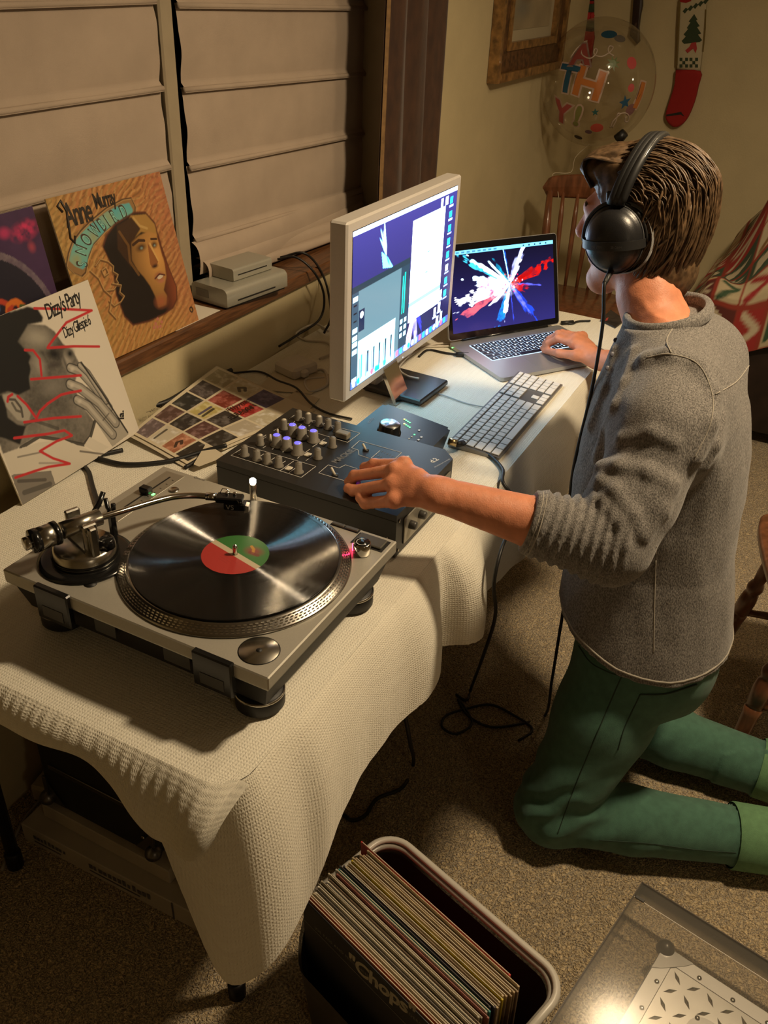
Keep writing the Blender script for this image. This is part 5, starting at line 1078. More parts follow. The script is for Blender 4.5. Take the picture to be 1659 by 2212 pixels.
# ------------------------------------------------------------------ aluminium case under a clear dust cover
m_plate = mat('case_aluminium', (.60,.60,.59), .30, metal=.9, noise=.04, nscale=30)
CZ = .068
C0 = AZ(1387,1905,CZ+.016); C1 = AZ(1659,2075,CZ+.016); C2 = AZ(1218,2212,CZ+.016)
ax = (C1-C0); ax.z = 0; ay = (C2-C0); ay.z = 0; ax.normalize(); ay = (ay-ax*ay.dot(ax)).normalized()
MC = Matrix(((ax.x,ay.x,0,C0.x),(ax.y,ay.y,0,C0.y),(0,0,1,0),(0,0,0,1)))     # x to the right along the far edge, y towards the camera
KB_ = MC.inverted() @ AZ(1437,2045,CZ)
cs = thing('record_case', 'aluminium flight case with diamond plate lid on the carpet', 'case', MC @ Vector((.22,.2,0)))
kx, ky = KB_.x-.004, KB_.y-.004; CW, CD = .36, .33
MCI = MC @ TR(0,0,0)
obj('case_body', MB().box((kx,ky,.002),(kx+CW,ky+CD,CZ-.004),.006,MC), m_plate, cs, world=True)
lid = obj('plate_lid', MB().box((kx+.018,ky+.018,CZ-.005),(kx+CW-.018,ky+CD-.018,CZ-.001),.001,MC), m_plate, cs, world=True)
for (x0,y0,x1,y1) in [(0,0,CW,.030),(0,CD-.03,CW,CD),(0,.03,.030,CD-.03),(CW-.03,.03,CW,CD-.03)]:
    obj('edge_trim', MB().box((kx+x0,ky+y0,CZ-.006),(kx+x1,ky+y1,CZ),.0025,MC), mat('trim_aluminium',(.55,.55,.55),.38,metal=.8), cs, world=True)
ballm = MB().lathe([(.0001,.016),(.008,.0145),(.0145,.009),(.017,0),(.016,-.006),(.012,-.010)],20).mesh('corner_ball'); ballm.materials.append(mat('ball_steel',(.05,.048,.045),.3,metal=.7))
for x, y in [(.006,.006),(CW-.006,.006),(.006,CD-.006),(CW-.006,CD-.006)]:
    o = bpy.data.objects.new('corner_ball', ballm); COL.objects.link(o); o.parent = cs; o.location = (wmat(cs).inverted() @ MC) @ Vector((kx+x,ky+y,CZ-.003))
    br_ = MB(); sx = 1 if x < .1 else -1; sy = 1 if y < .1 else -1; br_.prism([(0,0),(sx*.055,0),(sx*.045,sy*.014),(sx*.014,sy*.045),(0,sy*.055)], CZ, CZ+.0012, MC @ TR(kx+x-.004*sx,ky+y-.004*sy)); obj('corner_plate', br_, mat('corner_steel',(.40,.40,.40),.3,metal=.9), cs, world=True)
riv = MB().lathe([(.0045,0),(.004,.0018),(.002,.0026),(.0001,.0028)],12).mesh('rivet'); riv.materials.append(m_chrome)
for x, y in [(.075+.06*k,.020) for k in range(5)]+[(.020,.075+.06*k) for k in range(5)]:
    o = bpy.data.objects.new('rivet', riv); COL.objects.link(o); o.parent = cs; o.location = (wmat(cs).inverted() @ MC) @ Vector((kx+x,ky+y,CZ)); o.rotation_euler = (0,0,0)
dia = MB().add([(-.013,0,0),(0,-.0036,0),(.013,0,0),(0,.0036,0),(0,0,.0016)],[(0,1,4),(1,2,4),(2,3,4),(3,0,4)]).mesh('tread'); dia.materials.append(mat('tread_metal',(.72,.72,.71),.18,metal=1.0))
for i in range(10):
    for j in range(9):
        x, y = .045+.030*i, .045+.030*j
        if x > CW-.045 or y > CD-.045: continue
        if x > .085 and x < .25 and y > .075 and y < .24: continue
        o = bpy.data.objects.new('tread', dia); COL.objects.link(o); o.parent = cs; az_ = math.atan2(ax.y,ax.x)+(PI/4 if (i+j) % 2 else -PI/4); o.location = (wmat(cs).inverted() @ MC) @ Vector((kx+x,ky+y,CZ-.001)); o.rotation_euler = (0,0,az_)
ltp = obj('latch_dish', MB().prism([(kx+.09+p[0],ky+.08+p[1]) for p in rrect(0,0,.155,.155,.03)], CZ-.0008, CZ+.0010, MC), mat('dish_grey',(.42,.42,.42),.35,metal=.8), cs, world=True)
obj('latch_recess', MB().prism([(kx+.106+p[0],ky+.096+p[1]) for p in rrect(0,0,.123,.123,.02)], CZ+.0010, CZ+.0014, MC), mat('recess_dark',(.10,.10,.10),.3,metal=.6), ltp, world=True)
for (x0,y0,x1,y1) in [(.118,.108,.218,.113),(.118,.108,.123,.21),(.135,.125,.20,.19)]: obj('latch_bar', MB().box((kx+x0,ky+y0,CZ+.0014),(kx+x1,ky+y1,CZ+.004),.001,MC), m_chrome if x1-x0 < .06 or y1-y0 < .06 else mat('latch_plate',(.3,.3,.3),.2,metal=.9), ltp, world=True)
for x, y in [(.10,.09),(.17,.088),(.098,.16)]:
    o = bpy.data.objects.new('dish_rivet', riv); COL.objects.link(o); o.parent = ltp; o.location = (wmat(cs).inverted() @ MC) @ Vector((kx+x,ky+y,CZ+.001))
# clear cover
def acrylic():
    m = bpy.data.materials.new('clear_acrylic'); m.use_nodes = True; nt = m.node_tree; L = nt.links; nt.nodes.remove(nt.nodes['Principled BSDF']); out = nt.nodes['Material Output']
    tr = nt.nodes.new('ShaderNodeBsdfTransparent'); tr.inputs[0].default_value = (.92,.91,.89,1); gl = nt.nodes.new('ShaderNodeBsdfGlossy'); gl.inputs['Roughness'].default_value = .12
    df = nt.nodes.new('ShaderNodeBsdfDiffuse'); df.inputs[0].default_value = (.55,.52,.46,1)
    fr = nt.nodes.new('ShaderNodeFresnel'); fr.inputs[0].default_value = 1.5; m1 = nt.nodes.new('ShaderNodeMixShader'); m2 = nt.nodes.new('ShaderNodeMixShader'); m1.inputs[0].default_value = .07
    L.new(tr.outputs[0], m1.inputs[1]); L.new(df.outputs[0], m1.inputs[2]); L.new(fr.outputs[0], m2.inputs[0]); L.new(m1.outputs[0], m2.inputs[1]); L.new(gl.outputs[0], m2.inputs[2]); L.new(m2.outputs[0], out.inputs[0]); return m
m_acr = acrylic()
DW, DD, DZ = .452, .352, 0.0
NT = Vector((0,0,1)); T0 = AZ(1387,1905,.100)
def onp(px, py): d_ = _ray(px, py); return _O+d_*((T0-_O).dot(NT)/d_.dot(NT))
tx = (onp(1659,2075)-T0).normalized(); ty = (onp(1218,2212)-T0); ty = (ty-tx*ty.dot(tx)).normalized(); ty = (ty-NT*ty.dot(NT)).normalized()
MT = Matrix(((tx.x,ty.x,NT.x,T0.x),(tx.y,ty.y,NT.y,T0.y),(tx.z,ty.z,NT.z,T0.z),(0,0,0,1)))
dc = thing('dust_cover', 'clear acrylic turntable cover lying over the aluminium case', 'cover', MT @ Vector((DW/2,DD/2,-.04)))
obj('cover_top', MB().box((0,0,DZ-.003),(DW,DD,DZ),.0006,MT), m_acr, dc, world=True)
for (x0,y0,x1,y1) in [(0,0,DW,.003),(0,DD-.003,DW,DD),(0,.003,.003,DD-.003),(DW-.003,.003,DW,DD-.003)]: obj('cover_side', MB().box((x0,y0,-.048),(x1,y1,DZ-.003),0,MT), m_acr, dc, world=True)
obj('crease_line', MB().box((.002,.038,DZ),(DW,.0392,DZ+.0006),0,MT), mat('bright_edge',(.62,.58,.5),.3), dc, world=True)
obj('hinge_stub', MB().box((.004,.034,DZ),(.022,.041,DZ+.003),.001,MT), m_dgrey, dc, world=True)
obj('edge_rim', MB().box((0,-.0005,DZ-.004),(DW,.0015,DZ+.0004),0,MT), mat('rim_dark',(.06,.045,.03),.4), dc, world=True); obj('edge_rim', MB().box((-.0005,0,DZ-.004),(.0015,DD,DZ+.0004),0,MT), mat('rim_dark',(.06,.045,.03),.4), dc, world=True)
# ------------------------------------------------------------------ windsor chairs
m_wood = mat('chair_wood', (.16,.060,.026), .32, noise=.35, nscale=10, stretch=(6,6,1.2), coat=.25)
def turned(p0, p1, prof, n=14):       # a turned leg: profile is (t, radius) along the axis
    p0, p1 = Vector(p0), Vector(p1); d = (p1-p0); M = d.to_track_quat('Z','Y').to_matrix().to_4x4(); M.translation = p0
    return MB().lathe([(r, t*d.length) for t, r in prof], n, M)
LEGP = [(0,.014),(.10,.0175),(.30,.0195),(.345,.021),(.35,.0185),(.37,.0185),(.375,.0215),(.47,.022),(.52,.019),(.535,.015),(.55,.019),(.58,.021),(.61,.017),(.62,.014),(.70,.017),(.85,.018),(1,.015)]
def windsor(label, loc, rz):
    t = thing('wooden_chair', label, 'chair', loc, rz, 'wooden spindle back chairs')
    seat = [(.20,.13),(.205,.0),(.20,-.13),(.17,-.195),(.05,-.215),(-.12,-.19),(-.19,-.13),(-.20,0),(-.19,.13),(-.12,.19),(.05,.215),(.17,.195)]
    sp = spline([(x,y,0) for x, y in seat+seat[:1]], 4)[:-1]
    vs = []; n = len(sp)
    for z, s in ((.415,.90),(.430,1.0),(.446,1.0),(.452,.97)): vs += [(p.x*s,p.y*s,z) for p in sp]
    vs.append((0,0,.442)); fs = [tuple(range(n))[::-1]]
    for k in range(3): fs += [(k*n+i,k*n+(i+1) % n,(k+1)*n+(i+1) % n,(k+1)*n+i) for i in range(n)]
    fs += [(3*n+i,3*n+(i+1) % n,4*n) for i in range(n)]
    obj('seat', MB().add(vs, fs, True), m_wood, t)
    ft = {}
    for sx in (1,-1):
        for sy in (1,-1):
            a_, b_ = Vector((sx*.19,sy*.20,.003)), Vector((sx*.13,sy*.135,.425)); ft[sx,sy] = (a_, b_); obj('leg', turned(a_, b_, LEGP), m_wood, t)
    for sy in (1,-1):
        a_ = ft[1,sy][0].lerp(ft[1,sy][1],.36); b_ = ft[-1,sy][0].lerp(ft[-1,sy][1],.36); obj('stretcher', turned(a_, b_, [(0,.009),(.4,.012),(.5,.016),(.6,.012),(1,.009)], 10), m_wood, t)
    a_ = (ft[1,1][0].lerp(ft[1,1][1],.36)+ft[-1,1][0].lerp(ft[-1,1][1],.36))/2; b_ = (ft[1,-1][0].lerp(ft[1,-1][1],.36)+ft[-1,-1][0].lerp(ft[-1,-1][1],.36))/2
    obj('cross_stretcher', turned(a_, b_, [(0,.009),(.5,.014),(1,.009)], 10), m_wood, t)
    for sy in (1,-1): obj('back_post', turned((-.165,sy*.165,.44), (-.235,sy*.195,.80), [(0,.012),(.2,.016),(.35,.013),(.6,.017),(1,.012)], 10), m_wood, t)
    for k in range(6):
        y = -.115+.046*k; y2 = y*1.25; x2 = -.245-.012*(1-(y/.13)**2); obj('spindle', turned((-.175-.015*(1-(y/.13)**2),y,.44), (x2,y2,.80), [(0,.006),(.4,.0095),(.75,.010),(1,.006)], 8), m_wood, t)
    cr = MB()
    def top(s): return .85+.028*math.sin(PI*s)-.03*max(0,abs(s-.5)*2-.82)/.18
    def fn(s, q):
        y = -.225+.45*s; x = -.240-.020*(1-((s-.5)*2)**2); zb = .770+.012*math.sin(PI*s); zt = .85+.028*math.sin(PI*s); k_ = max(0,abs(s-.5)*2-.84)/.16; hh = math.sqrt(max(.02,1-k_*k_)); zm = (zb+zt)/2; zb, zt = zm-(zm-zb)*hh, zm+(zt-zm)*hh; a_ = q*2*PI
        return (x+.011*math.cos(a_), y, (zb+zt)/2+(zt-zb)/2*math.sin(a_))
    cr.grid(fn, 28, 14); cr.add([fn(0,k/14) for k in range(14)], [tuple(range(14))]); cr.add([fn(1,k/14) for k in range(14)], [tuple(range(14))[::-1]])
    obj('crest_rail', cr, m_wood, t); return t
windsor('brown wooden spindle back chair at the far end of the table', (3.33,.875,0), PI+.05)
windsor('brown wooden chair with turned legs behind the kneeling person', (1.935,-.235,0), PI/2+.24)

# ------------------------------------------------------------------ stockings on the far wall
SU = UF-.012
def S(px, py, d=0.0): p = AU(px, py, SU-d); return (p.y, p.z)
MS = Matrix(((0,0,-1,SU),(1,0,0,0),(0,1,0,0),(0,0,0,1)))      # (v, z, towards the room)
def pad(t, name, pts, z0, z1, mt, n=0):
    P = spline([(x,y,0) for x, y in pts+pts[:1]], n)[:-1] if n else [Vector((x,y,0)) for x, y in pts]
    c = sum(P, Vector())/len(P); k = len(P); vs = []
    lay = [(z0,1.0),((z0*.3+z1*.7),1.0),(z1-.001,.96),(z1,.88)] if z1-z0 > .006 else [(z0,1.0),(z1,1.0)]
    for z, s in lay: vs += [MS @ Vector((c.x+(p.x-c.x)*s, c.y+(p.y-c.y)*s, z)) for p in P]
    fs = []
    for a_ in range(len(lay)-1): fs += [(a_*k+i,a_*k+(i+1) % k,(a_+1)*k+(i+1) % k,(a_+1)*k+i) for i in range(k)]
    fs += [tuple(range((len(lay)-1)*k,len(lay)*k)), tuple(range(k))[::-1]]
    return obj(name, MB().add(vs, fs, len(lay) > 2), mt, t, world=True)
m_knit = dict(red=mat('knit_red',(.30,.012,.010),.9,bump=.6,bscale=500), cream=mat('knit_cream',(.48,.42,.28),.9,bump=.6,bscale=500), black=mat('knit_black',(.02,.015,.012),.9,bump=.6,bscale=500), green=mat('knit_green',(.035,.055,.025),.9,bump=.6,bscale=500), olive=mat('knit_olive',(.16,.11,.03),.9))
sA = thing('christmas_stocking', 'cream and red knitted stocking with a tree pattern on the wall', 'stocking', (SU,S(1480,150)[0],S(1480,150)[1]), 0, 'stockings on the far wall')
top = lambda px, py, h: (S(px,py)[0], S(px,py)[1]+h)
pad(sA, 'stocking_leg', [S(1464,150),S(1514,152),S(1524,60),top(1528,0,0),top(1532,0,.28),top(1468,0,.28),S(1470,0)], .001, .022, m_knit['cream'])
pad(sA, 'stocking_foot', [S(1462,150),S(1514,153),S(1510,185),S(1502,218),S(1488,252),S(1472,270),S(1455,273),S(1441,258),S(1441,240),S(1452,205),S(1459,180)], .001, .026, m_knit['red'], 3)
pad(sA, 'heel_line', [S(1442,246),S(1474,240),S(1481,250),S(1473,246),S(1443,250)], .0262, .0272, m_knit['black'])
pad(sA, 'tree', [S(1502,30),S(1509,42),S(1506,44),S(1514,56),S(1508,58),S(1517,72),S(1510,74),S(1519,86),S(1514,90),S(1498,92),S(1480,94),S(1475,88),S(1484,78),S(1479,74),S(1489,62),S(1486,60),S(1494,48),S(1490,46)], .0222, .0235, m_knit['green'])
pad(sA, 'bow', [S(1496,92),S(1506,90),S(1508,104),S(1505,114),S(1500,104),S(1488,114),S(1483,108),S(1492,100)], .0235, .0245, mat('knit_pink',(.38,.04,.04),.9))
for x in (1470.5,1492):
    for i in range(3):
        for j in range(3):
            if (i+j) % 2 == 0: pad(sA, 'check', [S(x+i*6,124+j*7),S(x+i*6+6,124+j*7),S(x+i*6+6,131+j*7),S(x+i*6,131+j*7)], .0222, .0232, m_knit['green'])
for pts in ([(1470,5),(1473,5),(1470,60),(1466,140),(1464,140),(1467,60)],[(1525,20),(1528,20),(1527,60),(1522,112),(1519,110),(1523,60)]): pad(sA, 'edge_stripe', [S(*p) for p in pts], .0222, .0232, m_knit['olive'])
for k in range(5): pad(sA, 'leaf', [S(1477+11*k,24-5*k),S(1484+11*k,16-5*k),S(1489+11*k,20-5*k),S(1482+11*k,29-5*k)], .0222, .0235, m_knit['green'])
pad(sA, 'red_trim', [S(1470,-4),S(1494,-4),S(1496,2),S(1484,6),S(1472,4)], .0222, .0238, m_knit['red'])
sB = thing('christmas_stocking', 'dark knitted stocking with red and green bands behind the balloon', 'stocking', (SU,S(1268,80)[0],S(1268,80)[1]), 0, 'stockings on the far wall')
bands = [(-60,-40,'black'),(-40,-18,'red'),(-18,2,'black'),(2,8,'red'),(8,26,'green'),(26,44,'red'),(44,50,'black'),(50,62,'green'),(62,68,'black')]
for y0, y1, c in bands: pad(sB, 'band', [S(1259-.13*y0*1.0,y0),S(1284,y0),S(1284,y1),S(1259-.13*y1,y1)], .001, .022, m_knit[c])
pad(sB, 'stocking_foot', [S(1250,67),S(1284,67),S(1282,100),S(1277,140),S(1262,158),S(1240,160),S(1230,146),S(1238,110)], .001, .024, m_knit['red'], 2)
for k in range(3): pad(sB, 'dot', [S(1262+9*k,30),S(1267+9*k,27),S(1270+9*k,33),S(1266+9*k,42),S(1262+9*k,38)], .0222, .0235, mat('knit_bright',(.45,.03,.03),.9))
sC = thing('wall_ornament', 'narrow dark brown ornament hanging beside the stockings', 'ornament', (SU,S(1380,50)[0],S(1380,50)[1]))
pad(sC, 'ornament_strap', [S(1374,-40),S(1390,-40),S(1390,12),S(1386,30),S(1382,60),S(1384,88),S(1378,95),S(1362,76),S(1367,50),S(1369,20)], .002, .022, mat('ornament_brown',(.022,.010,.008),.35))
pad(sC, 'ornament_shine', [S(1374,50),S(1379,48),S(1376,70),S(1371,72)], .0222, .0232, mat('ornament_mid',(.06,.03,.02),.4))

# ------------------------------------------------------------------ balloon
BC = AU(1292,180,3.86); BR_ = .222
bl_ = thing('balloon', 'clear round balloon with colourful printed letters tied to the far chair', 'balloon', BC)
def film():
    m = bpy.data.materials.new('balloon_film'); m.use_nodes = True; nt = m.node_tree; L = nt.links; nt.nodes.remove(nt.nodes['Principled BSDF']); out = nt.nodes['Material Output']
    tr = nt.nodes.new('ShaderNodeBsdfTransparent'); tr.inputs[0].default_value = (.93,.91,.88,1); gl = nt.nodes.new('ShaderNodeBsdfGlossy'); gl.inputs['Roughness'].default_value = .05
    lw = nt.nodes.new('ShaderNodeLayerWeight'); lw.inputs[0].default_value = .18; mx = nt.nodes.new('ShaderNodeMixShader'); mm = nt.nodes.new('ShaderNodeMath'); mm.operation = 'MULTIPLY_ADD'; mm.inputs[1].default_value = .55; mm.inputs[2].default_value = .05
    L.new(lw.outputs['Facing'], mm.inputs[0]); L.new(mm.outputs[0], mx.inputs[0]); L.new(tr.outputs[0], mx.inputs[1]); L.new(gl.outputs[0], mx.inputs[2]); L.new(mx.outputs[0], out.inputs[0]); return m
obj('balloon_skin', MB().lathe([(max(.0001,BR_*math.sin(PI*k/36)), -BR_*1.05*math.cos(PI*k/36)) for k in range(37)],56), film(), bl_)
def decal(name, me, px, py, rot, mt, off=.0015, back=False):
    d = _ray(px, py).normalized(); oc = _O-BC; b_ = oc.dot(d); disc = max(0.0, b_*b_-(oc.dot(oc)-BR_*BR_)); t_ = -b_-math.sqrt(disc) if not back else -b_+math.sqrt(disc)
    nrm = (_O+d*t_-BC).normalized(); x = CR-nrm*CR.dot(nrm); x.normalize(); M = frame(nrm*BR_, x, nrm.cross(x)) @ RZ(rot)
    bm = bmesh.new(); bm.from_mesh(me); bmesh.ops.triangulate(bm, faces=bm.faces[:])
    for _ in range(2): bmesh.ops.subdivide_edges(bm, edges=[e for e in bm.edges if e.calc_length() > .018], cuts=1)
    for v in bm.verts: p = M @ v.co; q = p.normalized()*(BR_+off); v.co = Vector((q.x,q.y,q.z*1.05 if abs(q.z) < BR_ else q.z))
    bm.to_mesh(me); bm.free(); return obj(name, me, mt, bl_)
def pm(poly): return MB().add([(x,y,0) for x, y in poly], [tuple(range(len(poly)))]).mesh('p')
def circ(r, sy=1.0, n=18): return [(r*math.cos(2*PI*k/n), r*sy*math.sin(2*PI*k/n)) for k in range(n)]
def star(r, n=5): return [((r if k % 2 == 0 else r*.42)*math.cos(PI*k/n+PI/2), (r if k % 2 == 0 else r*.42)*math.sin(PI*k/n+PI/2)) for k in range(2*n)]
def bm_(n, c): return mat('balloon_'+n, c, .35)
def letter(ch, size, px, py, rot, mt, edge, xs=1.0):
    for k, (b_, off, mm) in enumerate([(.006,.001,edge),(.0,.0022,mt)]):
        me = text_mesh(ch, size, align='CENTER', bold=b_+.004, xs=xs); me.transform(TR(0,-size*.35,0)); decal('letter' if k else 'letter_edge', me, px, py, rot, mm, off)
pale = bm_('edge',(.42,.30,.24))
letter('T',.125,1226,170,-.22,bm_('blue',(.015,.075,.13)),pale,1.1); letter('H',.135,1272,180,-.25,bm_('orange',(.42,.14,.03)),pale,1.25); letter('Y',.115,1214,240,.12,bm_('rose',(.34,.06,.06)),pale,1.0); letter('!',.11,1248,248,-.05,bm_('lime',(.17,.17,.05)),pale,1.1)
letter('I',.12,1382,205,-.30,bm_('orange',(.42,.14,.03)),pale,1.2); letter('A',.10,1256,120,-.3,bm_('maroon',(.22,.045,.035)),bm_('edge2',(.20,.13,.11)),1.1)
for (px, py, r, c, sy) in [(1315,80,.030,('sea',(.01,.05,.085)),.6),(1338,89,.022,('grey',(.10,.085,.07)),.7),(1364,139,.021,('coral',(.45,.07,.07)),1),(1363,190,.014,('coral',(.45,.07,.07)),1),(1290,272,.025,('coral2',(.42,.07,.05)),.8),(1250,291,.017,('dark',(.03,.015,.012)),.7),(1272,280,.014,('mauve',(.12,.07,.08)),.7),(1362,235,.022,('plum',(.20,.10,.10)),1)]: decal('dot', pm(circ(r,sy)), px, py, 0, bm_(*c))
for (px, py, r, c) in [(1350,220,.026,('sky',(.02,.08,.15))),(1286,240,.015,('teal',(.02,.09,.09))),(1324,140,.028,('leaf',(.10,.14,.035)))]: decal('star', pm(star(r,8 if r > .026 else 5)), px, py, .2, bm_(*c))
for pts in [[(1232,125),(1246,105),(1268,88),(1256,112),(1262,122),(1275,126),(1286,118),(1290,108),(1284,106),(1284,118),(1300,122),(1318,112),(1324,102),(1316,100),(1314,112),(1326,121)],[(1318,276),(1324,262),(1336,250),(1340,246),(1334,246),(1330,262),(1322,276)],[(1338,246),(1350,244),(1358,250),(1356,262),(1350,262),(1352,252)]]:
    P = []
    for (px, py) in pts:
        d = _ray(px,py).normalized(); oc = _O-BC; b_ = oc.dot(d); disc = max(0,b_*b_-(oc.dot(oc)-(BR_+.003)**2)); P.append(d*(-b_-math.sqrt(disc))+_O)
    obj('ribbon', MB().tube(spline(P,4),.0028,6), bm_('ribbon',(.40,.31,.24)), bl_, world=True)
vp = AU(1336,300,3.86); obj('valve', MB().tube([AU(1350,286,3.80), AU(1334,302,3.80)], [.018,.022], 10), mat('black_plastic',(.012,.012,.012),.4), bl_, world=True)
obj('string', MB().tube(spline([BC-Vector((0,0,BR_*1.03)), AU(1243,340,3.75), AU(1233,372,3.62), AU(1195,375,3.58), AU(1203,400,3.565), AU(1207,430,3.56)],6),.0016,6), mat('string_cream',(.5,.42,.3),.7), bl_, world=True)

# ------------------------------------------------------------------ bench with a christmas blanket
m_dwood = mat('dark_bench_wood', (.020,.011,.008), .45, noise=.3, nscale=20)
bq = thing('dark_bench', 'dark brown bench against the far side of the room', 'bench', (3.80,-.2,0))
obj('bench_seat', MB().box((3.38,-1.0,.40),(4.22,.40,.47),.01), m_dwood, bq, world=True); obj('bench_front', MB().box((3.41,-.98,.06),(3.44,.38,.405),.004), m_dwood, bq, world=True)
obj('bench_end', MB().box((3.40,.36,.05),(4.20,.395,.405),.004), m_dwood, bq, world=True)
for u in (3.43,4.17):
    for v in (.35,-.95): obj('foot', MB().box((u-.03,v-.03,.0),(u+.03,v+.03,.08),.004), m_dwood, bq, world=True)
nq = 190
a = Art(nq, nq, (.46,.38,.24)); X, Y = a.X, a.Y
rgq = random.Random(12)
for i in range(13):
    for j in range(13):
        x, y = i/13, j/13; c = rgq.choice([(.46,.38,.24),(.30,.025,.02),(.045,.07,.04),(.50,.42,.28),(.10,.02,.015),(.40,.30,.16)]); a.rect(x,y,x+1/13,y+1/13,c)
        k = rgq.randrange(4); cc = (.50,.43,.30) if sum(c) < .6 else rgq.choice([(.28,.02,.02),(.04,.08,.04),(.20,.10,.03)])
        if k == 0: a.fill(a.ellf(x+.038,y+.038,.021,.021) < 1, cc)
        elif k == 1: 
            for q in range(3): an_ = q*PI/3; a.line([(x+.038-.026*math.cos(an_),y+.038-.026*math.sin(an_)),(x+.038+.026*math.cos(an_),y+.038+.026*math.sin(an_))],.008,cc)
        elif k == 2: a.poly([(x+.038,y+.068),(x+.012,y+.012),(x+.064,y+.012)],cc)
        else: a.line([(x+.012,y+.014),(x+.04,y+.062),(x+.064,y+.02)],.014,cc)
for i in range(14): a.rect(i/13-.004,0,i/13+.004,1,(.26,.035,.02)); a.rect(0,i/13-.004,1,i/13+.004,(.26,.035,.02))
qt = thing('christmas_blanket', 'patterned christmas blanket heaped on the dark bench', 'blanket', (3.7,0,.47))
ME = a.build('blanket_heap', print_mat('blanket_print', .9), qt, Matrix.Identity(4), 1, 1)
arr = np.zeros(nq*nq*3, dtype=np.float32); ME.data.vertices.foreach_get('co', arr); arr = arr.reshape(-1,3); s_, t_ = arr[:,0], arr[:,1]
uu = 3.30+.80*s_; vv = .46-1.25*t_
rise = np.clip(np.minimum(s_*6, 1),0,1)*np.clip(np.minimum(t_*5+.25,1),0,1)
hz = .475+rise*(.17+.20*np.exp(-((uu-3.75)/.30)**2-((vv+.05)/.42)**2)+.075*np.sin(uu*17+vv*9+2*np.sin(vv*11))*rise+.05*np.sin(vv*24-uu*8)+.09*fbm2(uu*5,vv*5,2))
hang = np.clip((3.38-uu)/.08,0,1); hz = hz*(1-hang)+(.50-.10*hang+.03*np.sin(vv*20))*hang; uu = np.where(hang > 0, 3.365-.01*np.sin(vv*25), uu)
sd_ = np.clip((vv-.40)/.06,0,1); hz = hz*(1-sd_)+np.minimum(hz,.50)*sd_
pos = np.stack([uu-3.7, vv, hz-.47], 1); ME.data.vertices.foreach_set('co', pos.astype(np.float32).ravel()); ME.data.polygons.foreach_set('use_smooth', [True]*len(ME.data.polygons)); ME.data.update()

# ------------------------------------------------------------------ small card at the far end of the table
q = [AZ(1297,692,T+.004),AZ(1319,671,T+.012),AZ(1349,692,T+.012),AZ(1330,708,T+.004)]
cd = thing('folded_card', 'small dark folded card with pale scribbles on the table end', 'card', q[0])
m_ = MB().add(q+[p+Vector((0,0,.003)) for p in q],[(3,2,1,0),(4,5,6,7),(0,1,5,4),(1,2,6,5),(2,3,7,6),(3,0,4,7)]); obj('card_leaf', m_, mat('card_dark',(.025,.018,.012),.6,noise=.5,nscale=50), cd, world=True)
e_x = (q[3]-q[0]).normalized(); Mq = frame(q[0]+Vector((0,0,.0036)), q[3]-q[0], q[1]-q[0]); WI = wmat(cd).inverted()
text('lettering', 'S', .030, mat('card_red',(.40,.05,.04),.6), cd, WI @ Mq @ TR(.004,.004,0), bold=.001); text('lettering', 'xx', .024, mat('card_pale',(.25,.2,.12),.6), cd, WI @ Mq @ TR(.012,.045,0), shear=.3)
